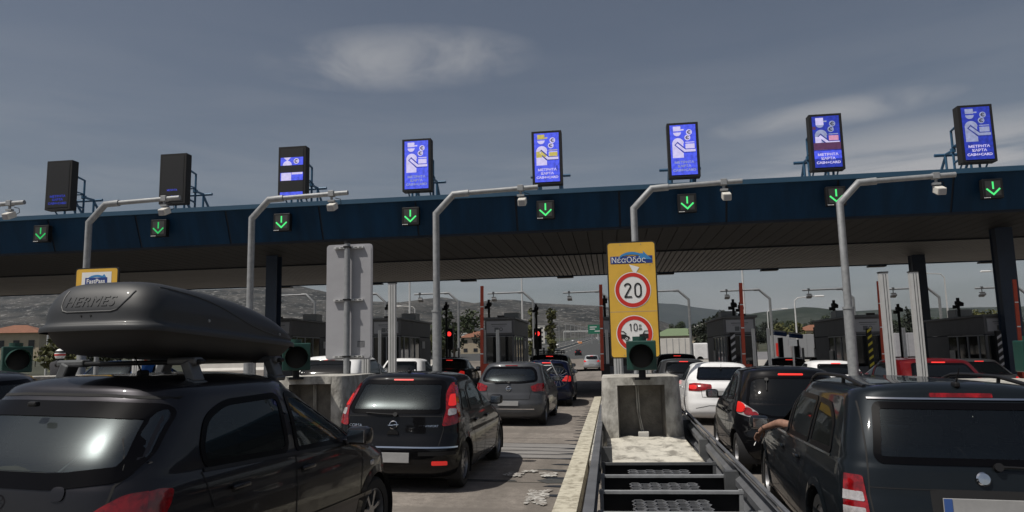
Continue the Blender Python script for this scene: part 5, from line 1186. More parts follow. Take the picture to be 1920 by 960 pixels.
tree('round', D_, 21.0, 150, 10.6, 'dark leaning tree left of the red arm above the right booth', None, 1); tree('round', D_, 18.6, 155, 7.5, 'lower dark tree left of the leaning dark tree', None, 0)
tree('round', Y_, 33.0, 120, 6.2, 'yellow green tree right of the red arm beyond the right booth', None, 1); tree('round', Y_, 30.0, 130, 6.5, 'yellow green tree between the far masts beyond the right booth', None, 0)
tree('round', Y_, 58, 125, 7.6, 'big yellow green tree between the white post and the right column', None, 0); tree('round', Y_, 52, 128, 6.6, 'yellow green bushy tree right of the dark column', None, 1)
tree('cone', D_, 68, 180, 10.5, 'dark cypress right of the dark column', None, 0); tree('cone', D_, 71, 180, 10, 'second dark cypress right of the dark column', None, 1)
tree('bush', Y_, -60, 75, 4.5, 'olive green bush beside the tile roofed house at the left', None, 0)
def house(X, Y, w, d, h, rz, wall, roof, label, flat=False, nwin=4, z=None):
    g = G(X, Y) if z is None else z; t = thing('house', (X, Y, g), rz, label, 'house'); MB().box((0, 0, h / 2 - .5), (w, d, h + 1)).build('wall', M[wall], t)
    if flat: MB().box((0, 0, h + .2), (w + .3, d + .3, .35)).build('roof', M[roof], t)
    else:
        mb = MB(); e = .5; r_ = w * .16; mb.add([(-w / 2 - e, -d / 2 - e, h), (w / 2 + e, -d / 2 - e, h), (w / 2 + e, d / 2 + e, h), (-w / 2 - e, d / 2 + e, h), (-w / 2 + d / 2, 0, h + r_), (w / 2 - d / 2, 0, h + r_)] if w > d else [(-w / 2 - e, -d / 2 - e, h), (w / 2 + e, -d / 2 - e, h), (w / 2 + e, d / 2 + e, h), (-w / 2 - e, d / 2 + e, h), (-.1, 0, h + r_), (.1, 0, h + r_)], [(0, 1, 5, 4), (1, 2, 5), (2, 3, 4, 5), (3, 0, 4), (0, 3, 2, 1)]); mb.build('roof', M[roof], t)
    for k in range(nwin):
        for fl_ in range(max(1, int(h / 3))):
            MB().box((-w / 2 + w * (k + .5) / nwin, -d / 2 - .02, 1.6 + 3 * fl_), (w / nwin * .4, .08, 1.2)).build('window', M['window'], t)
    return t
house(-98, 112, 9, 7, 3.4, .3, 'wallcream', 'tile', 'old house with orange tiled roof at the left edge behind the pale pole', z=3.6)
house(-46, 260, 14, 9, 6, .2, 'wallcream', 'tile', 'cream house with orange tiled roof right of the red signal by the grey pole', z=2.0)
house(-62, 300, 18, 10, 7, 0, 'wallwhite', 'wallwhite', 'long white flat roofed house above the cream one', True, 5)
house(-48, 330, 16, 10, 6, .1, 'wallwhite', 'wallwhite', 'white house just left of the raised red arm', True)
house(-56, 520, 22, 14, 12, 0, 'wallwhite', 'wallwhite', 'white two storey building left of the pale poplars', True, 5)
house(-75, 560, 26, 14, 9, 0, 'wallwhite', 'wallwhite', 'white factory block above the roof of the middle booth', True, 5)
house(18, 205, 13, 8, 4.6, 0, 'wallcream', 'roofgreen', 'low building with pale green roof right of the yellow sign', False, 4)
house(27, 215, 9, 8, 6.6, 0, 'wallwhite', 'wallwhite', 'white gabled building beside the pale green roof', False, 2); house(36, 230, 7, 6, 2.6, 0, 'wallwhite', 'wallwhite', 'low white hut right of the gabled building', True, 3)
house(66, 250, 12, 8, 5, 0, 'wallcream', 'tile', 'small house with red tiled roof among the trees right of the booth', False, 3)
k = 0
for (x, y, z) in [(1240, 3000, 0), (1330, 3050, 0), (1450, 2950, 0), (1530, 3100, 0), (1630, 3000, 0), (1700, 3150, 0), (1120, 2900, 0), (1800, 3050, 0)]:
    h_ = house(x, y, 26, 16, 14, .2, 'wallwhite', 'tile', 'tiny pale house among those scattered on the right hill', False, 3, z=72 + 22 * math.sin(x * 1.3)); h_['group'] = 'tiny houses on the right hill'
for i in range(12):
    x = -640 + i * 34 + (i * 17 % 23); h_ = house(x, 1330 + (i * 53 % 130), 18, 12, 8, .1 * (i % 3), 'wallwhite', 'tile' if i % 3 else 'wallwhite', 'tiny pale house in the town at the foot of the rocky hill', bool(i % 2), 3, z=29 + (i * 7 % 11)); h_['group'] = 'tiny houses at the foot of the rocky hill'
def truck(X, Y, ln, label, boxc='wallwhite', rz=R(90), cabc=PWH):
    t = thing('parked_truck', (X, Y, G(X, Y)), rz, label, 'truck'); MB().box((0, ln / 2 + .3, 2.3), (2.5, ln, 2.6), bev=.04).build('cargo_box', M[boxc], t); MB().box((0, -.95, 1.7), (2.4, 2.0, 2.3), bev=.15).build('cab', cabc, t); MB().box((0, ln / 2, .85), (1.0, ln + 1.5, .25)).build('chassis', M['black'], t)
    MB().box((0, -1.95, 2.15), (2.1, .06, .8)).build('windshield', M['window'], t)
    for y in (-.8, ln * .75, ln * .95):
        for x in (-1.05, 1.05): mb = MB(); mb.cyl((x - .15, y, .5), (x + .15, y, .5), .5, 18); mb.build('wheel', M['rubber'], t)
    mb = MB(); [mb.box((s_ * 1.255, ln * q / 5 + .3, 2.3), (.02, .08, 2.5)) for q in (1, 2, 3, 4) for s_ in (-1, 1)]; mb.build('panel_rib', M['steel'], t); return t
truck(11.6, 108, 4.3, 'white box trailer standing right of the yellow sign beyond the cars')
truck(23.5, 90, 4.5, 'fire truck with red and grey panels beyond the right lanes', 'booth_frame', R(90), PRD)
truck(38, 88, 6.5, 'long pale bus like truck behind the two tall white posts', 'signback'); 
t = thing('red_locker', (21.0, 88.6, G(21, 88.6)), 0, 'pair of red upright panels on the fire truck side', 'panel'); mb = MB(); mb.box((0, 0, 1.9), (.75, .08, 1.5)); mb.build('panel', M['red'], t); mb = MB(); mb.box((-1.9, 0, 1.9), (.5, .08, 1.5)); mb.build('panel', M['red'], t)
def jersey(x0, x1, Y, label, h=.95, mt='wallwhite'):
    mb = MB(); n = 12; vs = []
    for i in range(n + 1):
        x = x0 + (x1 - x0) * i / n; g = G(x, Y)
        for (yy, zz) in ((-.35, 0), (-.30, .1), (-.12, .38), (-.10, h), (.10, h), (.30, 0)): vs.append((x, Y + yy, g + zz))
    mb.add(vs, [(i * 6 + k, i * 6 + k + 1, i * 6 + k + 7, i * 6 + k + 6) for i in range(n) for k in range(5)]); tag(mb.build('concrete_barrier', M[mt], None), label, 'barrier')
jersey(8.0, 62, 72, 'long white concrete barrier crossing behind the right booths', 1.0); jersey(-60, -22, 100, 'long pale concrete barrier behind the left booths', 1.0)
jersey(20, 90, 112, 'grey wall with fence behind the white barrier on the right', 1.5, 'signback')
def street_lamp(X, Y, h, sd_, label, double=False):
    t = thing('street_lamp', (X, Y, G(X, Y)), 0, label, 'street lamp', 'tall street lamps beyond the canopy'); mb = MB(); mb.tube([(0, 0, 0), (0, 0, h * .96), (sd_ * .3, 0, h), (sd_ * 1.9, 0, h + .12)], [.11, .06, .05, .04], 8); mb.build('pole', M['alu'], t, smooth=True)
    MB().box((sd_ * 2.2, 0, h + .10), (.8, .32, .14), bev=.05).build('lamp_head', M['white'], t)
    if double: mb = MB(); mb.tube([(0, 0, h * .96), (-sd_ * .3, 0, h), (-sd_ * 1.9, 0, h + .12)], .045, 8); mb.build('arm', M['alu'], t); MB().box((-sd_ * 2.2, 0, h + .10), (.8, .32, .14), bev=.05).build('lamp_head', M['white'], t)
street_lamp(16.8, 70, 6.6, 1, 'thin street lamp left of the red signal on the right'); street_lamp(29.8, 70, 8.6, -1, 'thin street lamp right of the dark column'); street_lamp(36.4, 72, 8.8, -1, 'thin street lamp at the right edge behind the big column')
street_lamp(20.5, 100, 7.0, 1, 'thin street lamp right of the raised red arm above the right booth')
street_lamp(-25.5, 95, 8.0, -1, 'thin street lamp above the booth right of the white post'); street_lamp(-62, 96, 7.5, 1, 'thin street lamp at the far left behind the booths')
for X, Y, h, lb in ((-19.3, 70, 14, 'tall thin pale mast rising to the canopy edge left of the tall grey pole'), (12.7, 72, 15, 'tall thin pale mast beside the raised red arm on the right'), (-10.0, 85, 16, 'tall thin pale mast left of the middle red signal'), (-63, 76, 6.8, 'pale concrete pole in front of the tile roofed house')):
    t = thing('tall_mast', (X, Y, G(X, Y)), 0, lb, 'mast'); mb = MB(); mb.tube([(0, 0, 0), (0, 0, h)], [.13, .06], 8); mb.build('pole', M['alu'], t); mb = MB(); mb.box((0, 0, h), (.4, .3, .15)); mb.build('top', M['steel'], t)
# highway furniture
t = thing('highway_gantry', (-13.5, 700, G(-13.5, 700)), 0, 'white gantry with a sign panel across the far highway', 'gantry'); mb = MB(); [mb.box((x, 0, 4.5), (.6, .6, 9)) for x in (-30, 2)]; mb.box((-14, 0, 8.8), (32, .8, 1.2)); mb.build('frame', M['alu'], t)
t = thing('green_road_sign', (-8.6, 430, G(-8.6, 430)), 0, 'green direction sign beside the highway just left of the red arm', 'road sign'); mb = MB(); mb.box((0, 0, 8.5), (8, .2, 5.2)); mb.build('panel', mat('road_green', (.01, .14, .08), .5), t); [MB().box((x_, .2, 3.5), (.3, .3, 7)).build('post', M['steel'], t) for x_ in (-2, 2)]
mb = MB(); [mb.box((x, -.12, z), (w_, .02, .45)) for x, z, w_ in ((-1, 9.8, 4), (-1.5, 8.6, 3), (1.5, 7.4, 3.4))]; mb.build('panel_marks', M['white'], t)
for i, (x, y) in enumerate(((-19.8, 470), (-19.0, 472), (-20.6, 474), (-18.6, 480))):
    t = thing('orange_barrel', (x, y, G(x, y)), 0, 'orange marker barrel at the nose of the highway median', 'barrel', 'orange marker barrels at the highway median'); mb = MB(); mb.lathe([(.001, 1.5), (.45, 1.5), (.5, .8), (.6, 0)], (0, 0, 0), 14); mb.build('drum', mat('orange_plastic', (.7, .22, .03), .5) if i == 0 else bpy.data.materials['orange_plastic'], t); mb = MB(); mb.lathe([(.49, 1.2), (.51, .9)], (0, 0, 0), 14); mb.build('reflective_band', M['white'], t)
for i in range(16):
    y = 300 + i * 45; x = med(y); t = thing('highway_lamp', (x, y, G(x, y)), 0, 'lamp post in the row along the highway median', 'street lamp', 'lamp posts along the highway median'); mb = MB(); mb.tube([(0, 0, 0), (0, 0, 11)], [.14, .09], 6); mb.tube([(-2.2, 0, 11.2), (0, 0, 10.9), (2.2, 0, 11.2)], .08, 6); mb.build('pole', M['steel'], t)
# roadside guard rail along the oncoming lanes
mb = MB(); 
for a, b in zip(YB[15:-1], YB[16:]):
    xa, xb = -74 + 36 * min(1, (a - 170) / 260.0), -74 + 36 * min(1, (b - 170) / 260.0); mb.add([(xa, a, G(xa, a) + .4), (xa, a, G(xa, a) + .8), (xb, b, G(xb, b) + .8), (xb, b, G(xb, b) + .4)], [(0, 1, 2, 3)])
o = mb.build('guard_rail', M['steel'], None); tag(o, 'grey guard rail along the left side of the highway', 'guard rail'); md = o.modifiers.new('t', 'SOLIDIFY'); md.thickness = .08

# ---- nearest car, left : dark hatchback under a roof box
c = Car('parked_hatchback', -3.36, 3.62, R(-8.0), 'nearest dark grey hatchback under a roof box, at the left edge of the picture', GRP_L, PB2, 3.75, 1.70, 1.555, hood=.80, cowl=1.0, cy=.70, ws=.88, rg=.37, rre=.30, w_top=.80, nr=3.4, D=.50, axr=.60, axf=.70, roofc=.12)
c.root.name = 'hatchback_car'
c.window('rear_window', [(-.68, 1.02), (-.35, .985), (.35, .985), (.68, 1.02), (.72, 1.12), (.66, 1.385), (.3, 1.40), (-.3, 1.40), (-.66, 1.385), (-.72, 1.12)], 'B', M['glass'], r=.07, fw_=.07)
for sd_, m_ in ((1, 'R'), (-1, 'L')):
    c.window('rear_door_window', [(.78, 1.02), (1.66, .99), (1.66, 1.40), (1.05, 1.385), (.84, 1.30), (.76, 1.12)], m_, M['glass_dark'], r=.09)
    c.window('front_door_window', [(1.76, .985), (2.68, .965), (2.62, 1.05), (2.25, 1.28), (2.0, 1.375), (1.76, 1.40)], m_, M['glass'], r=.05)
    c.window('quarter_window', [(2.76, .96), (3.0, .95), (2.72, 1.08)], m_, M['glass_dark'], r=.02, fw_=.015)
c.window('windshield', [(-.62, 1.03), (.62, 1.03), (.54, 1.40), (-.54, 1.40)], 'F', M['glass'], r=.06)
for sd_ in (-1, 1):
    c.seam('hatch_seam', [(.70 * sd_, 1.42), (.755 * sd_, 1.30), (.77 * sd_, 1.15), (.66 * sd_, .99), (.66 * sd_, .93), (.60 * sd_, .60)], 'B', .012, M['black'])
c.seam('spoiler_seam', [(-.70, 1.425), (-.3, 1.448), (.3, 1.448), (.70, 1.425)], 'B', .016, M['black'])
c.lights([(.72, .95), (.84, .95), (.845, .80), (.80, .68), (.68, .71), (.54, .80), (.62, .88)], M['taillight'], r=.03, off=.012)
c.sidelights([(.21, .93), (.40, .955), (.50, .94), (.46, .86), (.36, .74), (.21, .69)], M['taillight'])
doors(c, .62, 1.71, 2.72, .86); c.seam('belt_trim', [(.76, .998), (1.7, .972), (2.7, .945)], 'R', .022, M['blackplastic'], off=.008)
c.seam('side_strip', [(.9, .50), (2.9, .50)], 'R', .03, PB2, off=.012)
c.mirror(1, 2.50, .98, PB2); c.mirror(-1, 2.50, .98, PB2); c.third(1.36, .24, M['taillight'], .012, -.01); c.plate(.70); c.badge(.90, .05, 'ovals')
l, nn = c.hit((2.93, .74), 'R'); mb = MB(); mb.box((0, 0, 0), (.02, .07, .04), bev=.009); o = mb.build('side_repeater', M['clearlens'], c.root); o.location = l
c.seam('heater_lines', [(-.6, 1.06), (.6, 1.06)], 'B', .003, M['glass_dark'], off=.001)
c.lights([(.36, .92), (.44, .92), (.44, .99), (.36, .99)], PB2, name='hatch_trim', sides=(1,))
c.antenna(.95, .30, x=.14); 
MB().box((-.02, .30, 1.405), (.06, .04, .03), bev=.01).build('washer_jet', M['blackplastic'], c.root)
c.finish(spokes=7)
# belongings behind the rear window
t = thing('folded_jacket', (-3.55, 4.15, .93), R(10), 'tan quilted jacket lying behind the rear window of the nearest car', 'clothing'); mb = MB(); [mb.box((.0, -.02 + .09 * k, .06 + .10 * (k % 2) * .3), (.42, .11, .14), rx=R(20), bev=.04) for k in range(4)]; mb.build('fabric', mat('tan_fabric', (.25, .19, .10), .95, var=.3, vscale=9), t, smooth=True)
t = thing('travel_bag', (-2.95, 4.20, .78), R(-8), 'dark blue soft travel bag filling the boot behind the rear window', 'bag'); mb = MB(); mb.box((0, .05, .16), (.75, .45, .42), bev=.13); mb.build('bag_body', mat('bag_cloth', (.05, .07, .09), .9, var=.3, vscale=6), t, smooth=True)
mb = MB(); mb.tube([(-.36, -.12, .05), (-.34, -.17, .25), (-.20, -.12, .37)], .008, 6); mb.build('piping', M['alu'], t)
# roof bars and roof box
t = thing('roof_bars', (-3.20, 4.45, 1.60), R(-7), 'pair of black roof bars with grey clamping feet carrying the roof box', 'roof rack')
for y in (.12, 1.05):
    mb = MB(); mb.box((0, y, .10), (1.16, .06, .032), bev=.012); mb.build('crossbar', M['blackplastic'], t)
    for sd_ in (-1, 1):
        mb = MB(); mb.box((sd_ * .44, y, .105), (.22, .085, .05), bev=.015); mb.box((sd_ * .50, y, .035), (.07, .10, .15), ry=R(-24 * sd_), bev=.012); mb.box((sd_ * .53, y, -.03), (.08, .13, .035), ry=R(20 * sd_), bev=.01); mb.build('clamp_foot', M['steel_dark'], t)
RB = mat('roofbox_plastic', (0.024, 0.026, 0.029), 0.46, 0, 0.3, 3, coat=0.06, rvar=.15); RBB = mat('roofbox_base', (0.010, 0.010, 0.011), .6)
t = thing('roof_box', (-3.08, 4.00, 1.765), R(-4), 'long dark grey roof box with embossed letters on its rear face', 'roof box', None, (R(-3.0), 0))
def rb_outline(z, inset, yr, yf, w, n=3.2, DR=.22, DF=.48, nf=3.0):
    half = []; nc = 22
    for k in range(nc): a = math.pi / 2 * k / nc; half.append((w * math.sin(a) ** (2 / n), yr + DR * (1 - math.cos(a) ** (2 / n))))
    for k in range(18): half.append((w, yr + DR + (yf - DF - yr - DR) * k / 18))
    for k in range(nc + 1): a = math.pi / 2 * (1 - k / nc); half.append((w * math.sin(a) ** (2 / nf), yf - DF * (1 - math.cos(a) ** (2 / nf))))
    return half
def rb_surf(levels, zf):
    rings = []
    for z, yr, yf, w in levels:
        h_ = rb_outline(z, 0, yr, yf, w); rings.append([Vector((x, y, zf(z, y))) for x, y in h_] + [Vector((-x, y, zf(z, y))) for x, y in h_[-2:0:-1]])
    k = len(rings[0]); vs = [v for r_ in rings for v in r_]; fs = [(j * k + i, j * k + (i + 1) % k, (j + 1) * k + (i + 1) % k, (j + 1) * k + i) for j in range(len(rings) - 1) for i in range(k)]
    return vs, fs, rings
BXL, BXW = 1.98, .40
def zlid(z, y):             # the lid sinks towards the nose
    f = max(0, (y - .55) / (BXL - .55)); return z if z < .17 else .17 + (z - .17) * (1 - .66 * f ** 2.1)
lev = [(.130, -.018, BXL + .01, BXW + .018), (.142, -.02, BXL + .012, BXW + .02), (.165, -.016, BXL + .008, BXW + .016), (.177, .0, BXL, BXW), (.19, .004, BXL - .004, BXW - .004), (.26, .012, BXL - .02, BXW - .008), (.32, .03, BXL - .08, BXW - .02), (.37, .055, BXL - .16, BXW - .04), (.405, .085, BXL - .26, BXW - .065), (.43, .12, BXL - .36, BXW - .10), (.445, .17, BXL - .45, BXW - .16), (.452, .25, BXL - .55, BXW - .25), (.455, .36, BXL - .7, .003)]
la = np.array(lev); dd = np.concatenate([[0], np.cumsum(np.sqrt((np.diff(la, axis=0)[:, [0, 1, 3]] ** 2).sum(1)))]); tq = np.linspace(0, dd[-1], 60); la = np.stack([pchip(dd, la[:, k], tq) for k in range(4)], 1)
vs, fs, _ = rb_surf([tuple(q) for q in la], zlid); mb = MB(); mb.add(vs, fs); lid = mb.build('lid', RB, t, smooth='all'); rbv = BVHTree.FromPolygons(vs, fs)
mb = MB(); vs2, fs2, rg_ = rb_surf([(.0, .20, BXL - .40, BXW - .16), (.01, .12, BXL - .25, BXW - .10), (.05, .07, BXL - .12, BXW - .05), (.10, .04, BXL - .05, BXW - .025), (.14, .02, BXL - .01, BXW - .01)], lambda z, y: z); mb.add(vs2, fs2); mb.add(rg_[0], [tuple(range(len(rg_[0])))]); mb.build('base_shell', RBB, t, smooth='all')
def rbhit(x, z):
    l, nn, _, _ = rbv.ray_cast(Vector((x, -2, z)), Vector((0, 1, 0))); return (l, nn) if l is not None else (Vector((x, 0, z)), Vector((0, -1, 0)))
def rb_line(pts, w, name, mt, off):
    mb = MB(); P = []
    for x, z in pts: l, nn = rbhit(x, z); P.append(l + nn * off)
    mb.tube(P, w, 8); mb.build(name, mt, lid, smooth=True)
path = [(-.205, .385), (-.21, .34), (-.205, .285), (-.185, .255), (-.15, .245), (.15, .245), (.185, .255), (.21, .285), (.24, .33), (.26, .385)]
rb_line([p for a, b in zip(path[:-1], path[1:]) for p in [(a[0] + (b[0] - a[0]) * q / 4, a[1] + (b[1] - a[1]) * q / 4) for q in range(4)]], .006, 'raised_panel_edge', RB, -.001)
tv, tf = text_geo('HERMES', .088, 0, 'CENTER', .0, 1.12); P = []
b0 = len(tv); ov = []
for v in tv: l, nn = rbhit(-.005 + v.x * 1.0 + v.y * .15, .305 + v.y); ov.append(l + nn * .0035)
for v in tv: l, nn = rbhit(-.005 + v.x * 1.0 + v.y * .15, .305 + v.y); ov.append(l - nn * .002)
edges = {}
for f in tf:
    for a, b in zip(f, f[1:] + f[:1]):
        k = (min(a, b), max(a, b)); edges.setdefault(k, []).append((a, b))
side = [(e[0][0], e[0][1], e[0][1] + b0, e[0][0] + b0) for e in edges.values() if len(e) == 1]
mb = MB(); mb.add(ov, list(tf) + side); mb.build('embossed_letters', RB, lid)
# curved crease along the flank
P = []
for k in range(24):
    y = .20 + 1.6 * k / 23; z = .43 - .205 / (1 + math.exp(-(y - .95) * 5.0)) - .02
    l, nn, _, _ = rbv.ray_cast(Vector((2, y, zlid(z, y))), Vector((-1, 0, 0)))
    if l is not None: P.append(l)
mb = MB(); mb.tube(P, .006, 8); mb.build('side_crease', RB, lid, smooth=True)
for y, z in ((.62, .235), (1.55, .215)):
    l, nn, _, _ = rbv.ray_cast(Vector((2, y, z)), Vector((-1, 0, 0)))
    if l is not None: mb = MB(); mb.cyl(l, l + nn * .008, .010, 10); mb.build('rivet', M['steel'], lid)
for x in (-.045, .02): l, nn = rbhit(x, .222); mb = MB(); mb.cyl(l, l + nn * .004, .006, 8); mb.build('screw', M['black'], lid)

# ---- black hatchback in the middle
c = Car('hatchback_car', -2.72, 8.95, R(-1.5), 'black hatchback in the middle distance with tall red lamps beside its rear window', GRP_L, PB, 3.82, 1.66, 1.44, hood=.70, cowl=.95, cy=.90, ws=.90, rg=.36, rre=.30, w_top=.79, nr=3.6, D=.46, axr=.60, axf=.75, roofc=.11, wr=.295)
c.window('rear_window', [(-.56, .955), (.56, .955), (.60, 1.0), (.545, 1.30), (.50, 1.33), (-.50, 1.33), (-.545, 1.30), (-.60, 1.0)], 'B', M['glass_clear'], r=.05, fw_=.04)
for sd_, m_ in ((1, 'R'), (-1, 'L')):
    c.window('rear_door_window', [(.98, .96), (1.72, .94), (1.72, 1.31), (1.25, 1.30), (1.02, 1.22)], m_, M['glass'], r=.05)
    c.window('front_door_window', [(1.80, .94), (2.74, .92), (2.50, 1.08), (2.15, 1.27), (1.80, 1.31)], m_, M['glass'], r=.05)
    c.window('rear_side_window', [(.56, .98), (.86, .965), (.92, 1.20), (.72, 1.22)], m_, M['glass_dark'], r=.04, fw_=.015)
c.window('windshield', [(-.58, .98), (.58, .98), (.50, 1.32), (-.50, 1.32)], 'F', M['glass_clear'], r=.06)
c.lights([(.60, .80), (.655, .80), (.76, .82), (.745, .98), (.70, 1.16), (.66, 1.31), (.60, 1.31), (.585, 1.18), (.63, 1.0)], M['taillight'], r=.03, off=.012)
for sd_ in (-1, 1):
    c.patch('lit_lamp', [(sd_ * .640, 1.03), (sd_ * .720, 1.03), (sd_ * .695, 1.17), (sd_ * .630, 1.17)], 'B', .016, M['lit_soft'], r=.03, rings=3); c.patch('clear_lamp', [(sd_ * .655, .92), (sd_ * .735, .93), (sd_ * .725, 1.0), (sd_ * .650, 1.0)], 'B', .016, M['clearlens'], r=.02, rings=3)
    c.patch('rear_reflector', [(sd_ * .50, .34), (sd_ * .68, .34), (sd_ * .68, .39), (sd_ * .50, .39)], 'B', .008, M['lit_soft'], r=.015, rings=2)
    c.seam('hatch_seam', [(sd_ * .60, .93), (sd_ * .62, .76), (sd_ * .58, .57)], 'B', .010, M['black'])
c.seam('bumper_trim', [(-.78, .55), (.78, .55)], 'B', .018, M['chrome'], off=.006); c.seam('lower_trim', [(.34, .475), (.76, .485)], 'B', .045, M['blackplastic'], off=.012); c.seam('lower_trim', [(-.76, .485), (-.34, .475)], 'B', .045, M['blackplastic'], off=.012)
c.seam('hatch_seam', [(-.6, .915), (.6, .915)], 'B', .010, M['black'])
doors(c, .72, 1.76, 2.86, .80); c.mirror(1, 2.62, .94, M['blackplastic']); c.mirror(-1, 2.62, .94, M['blackplastic']); c.third(1.345, .26, M['lit'], .016, .014); c.plate(.43, .46, .12); c.badge(.81, .052)
mb = MB(); l, nn = c.hit((0, .71), 'B'); mb.prism(arc(0, 0, .075, .06, 0, 180, 12), -.012, .004, 'y'); o = mb.build('hatch_handle', M['blackplastic'], c.root); o.location = l + Vector((0, -.01, -.01))
c.wiper(.93, .02, -.36, .945); c.text('CORSA', -.50, .80, .05, wide=1.1); c.text('1.2 TWINPORT', .44, .80, .036, wide=1.0); c.antenna(.72, .08); c.sidelights([(.24, .83), (.34, .83), (.48, 1.08), (.68, 1.28), (.60, 1.28), (.38, 1.05)], M['taillight'])
c.finish(spokes=9, rimcol=M['rim'])

# ---- grey hatchback ahead
c = Car('hatchback_car', -2.42, 17.2, R(-1), 'metallic grey hatchback with a wide rounded rear window', GRP_L, PG, 4.0, 1.74, 1.48, hood=.76, cowl=1.0, cy=.95, ws=.95, rg=.42, rre=.30, w_top=.78, nr=3.0, D=.55, axr=.62, axf=.80, roofc=.11)
c.window('rear_window', [(-.66, 1.03), (-.3, .99), (.3, .99), (.66, 1.03), (.60, 1.26), (.5, 1.35), (-.5, 1.35), (-.60, 1.26)], 'B', M['glass'], r=.09, fw_=.04)
for sd_, m_ in ((1, 'R'), (-1, 'L')):
    c.window('rear_door_window', [(.95, 1.02), (1.85, .98), (1.85, 1.36), (1.25, 1.33), (1.0, 1.2)], m_, M['glass'], r=.05)
    c.window('front_door_window', [(1.93, .98), (2.9, .96), (2.6, 1.13), (2.3, 1.30), (1.93, 1.36)], m_, M['glass'], r=.05)
c.window('windshield', [(-.58, 1.03), (.58, 1.03), (.50, 1.36), (-.50, 1.36)], 'F', M['glass'])
c.lights([(.50, .92), (.55, .80), (.80, .80), (.85, .86), (.82, .98), (.68, .98)], M['taillight'], r=.04, off=.012); c.sidelights([(.05, .82), (.34, .84), (.42, .98), (.12, .98)], M['taillight'])
c.seam('bumper_trim', [(-.6, .40), (.6, .40)], 'B', .02, M['chrome']); c.seam('hatch_seam', [(-.64, .97), (-.52, .80), (-.48, .62), (.48, .62), (.52, .80), (.64, .97)], 'B', .010, M['black'])
doors(c, .75, 1.89, 2.95, .82); c.mirror(1, 2.74, .98, M['blackplastic']); c.mirror(-1, 2.74, .98, M['blackplastic']); c.third(1.385, .3, M['taillight']); c.plate(.53, .48, .11); c.badge(.86, .055); c.wiper(1.0, 0, -.34, .99); c.antenna(.7, .2)
c.finish(spokes=5)

# ---- dark estate car, right
c = Car('estate_car', 2.36, 5.25, R(-3), 'nearest dark blue grey estate car with roof rails at the right edge', GRP_R, PSK, 4.57, 1.77, 1.49, hood=.74, cowl=.95, cy=1.05, ws=.95, rg=.24, rre=.22, w_top=.79, nr=4.4, D=.40, axr=.95, axf=.88, roofc=.10, wr=.31)
c.window('rear_window', [(-.60, .965), (.60, .965), (.63, 1.0), (.575, 1.31), (.55, 1.34), (-.55, 1.34), (-.575, 1.31), (-.63, 1.0)], 'B', M['glass_clear'], r=.04, fw_=.035)
for sd_, m_ in ((1, 'R'), (-1, 'L')):
    c.window('cargo_window', [(.62, .965), (1.30, .955), (1.30, 1.32), (.92, 1.30), (.70, 1.18)], m_, M['glass_dark'], r=.05)
    c.window('rear_door_window', [(1.38, .955), (2.18, .945), (2.18, 1.33), (1.38, 1.32)], m_, M['glass_dark'], r=.05)
c.window('front_door_window', [(2.27, .945), (3.20, .93), (2.86, 1.13), (2.56, 1.28), (2.27, 1.33)], 'R', M['glass'], r=.05)
c.holes.append((inset_poly(smooth_poly([(2.27, .95), (3.16, .935), (2.84, 1.12), (2.54, 1.27), (2.27, 1.32)], .05, .05), .02), 'L')); c.ring('open_window_frame', [(2.27, .945), (3.20, .93), (2.86, 1.13), (2.56, 1.28), (2.27, 1.33)], 'L', .008, .03, M['blackplastic'], outer=.012)
c.window('windshield', [(-.60, .98), (.60, .98), (.52, 1.32), (-.52, 1.32)], 'F', M['glass_clear'])
c.lights([(.70, .56), (.86, .56), (.875, .87), (.72, .87)], M['taillight'], r=.02, off=.014); c.sidelights([(.02, .56), (.13, .56), (.13, .87), (.04, .87)], M['taillight'])
for sd_ in (-1, 1):
    c.patch('clear_lamp', [(sd_ * .725, .705), (sd_ * .865, .705), (sd_ * .868, .765), (sd_ * .728, .765)], 'B', .017, M['clearlens'], r=.01, rings=2); c.patch('clear_lamp', [(sd_ * .725, .615), (sd_ * .865, .615), (sd_ * .865, .665), (sd_ * .725, .665)], 'B', .017, M['clearlens'], r=.01, rings=2)
    c.seam('hatch_seam', [(sd_ * .66, 1.35), (sd_ * .68, 1.0), (sd_ * .695, .75), (sd_ * .67, .50)], 'B', .010, M['black'])
c.seam('hatch_seam', [(-.69, .80), (-.30, .80)], 'B', .006, M['black']); c.seam('hatch_seam', [(.30, .80), (.69, .80)], 'B', .006, M['black'])
c.patch('plate_recess', [(-.33, .60), (.33, .60), (.33, .805), (-.33, .805)], 'B', .002, M['black'], r=.02, rings=3); c.plate(.70, .54, .115, True, y_off=.02); c.badge(.875, .045, 'disc')
c.third(1.398, .40, M['taillight'], .030, .012); c.seam('spoiler_edge', [(-.60, 1.372), (.60, 1.372)], 'B', .012, M['chrome'], off=.010)
c.wiper(.945, .10, .55, .935); c.antenna(.42, .16, x=-.0)
c.seam('window_trim', [(.62, .94), (2.2, .925), (3.2, .912)], 'L', .016, M['chrome'], off=.006); c.seam('window_trim', [(.62, .94), (2.2, .925), (3.2, .912)], 'R', .016, M['chrome'], off=.006)
doors(c, 1.18, 2.22, 3.30, .80); c.seam('side_strip', [(.5, .48), (1.0, .48)], 'L', .035, PSK, off=.012); c.seam('side_strip', [(1.55, .48), (3.5, .48)], 'L', .035, PSK, off=.012)
c.mirror(-1, 3.22, .90, PSK); c.mirror(1, 3.22, .90, PSK)
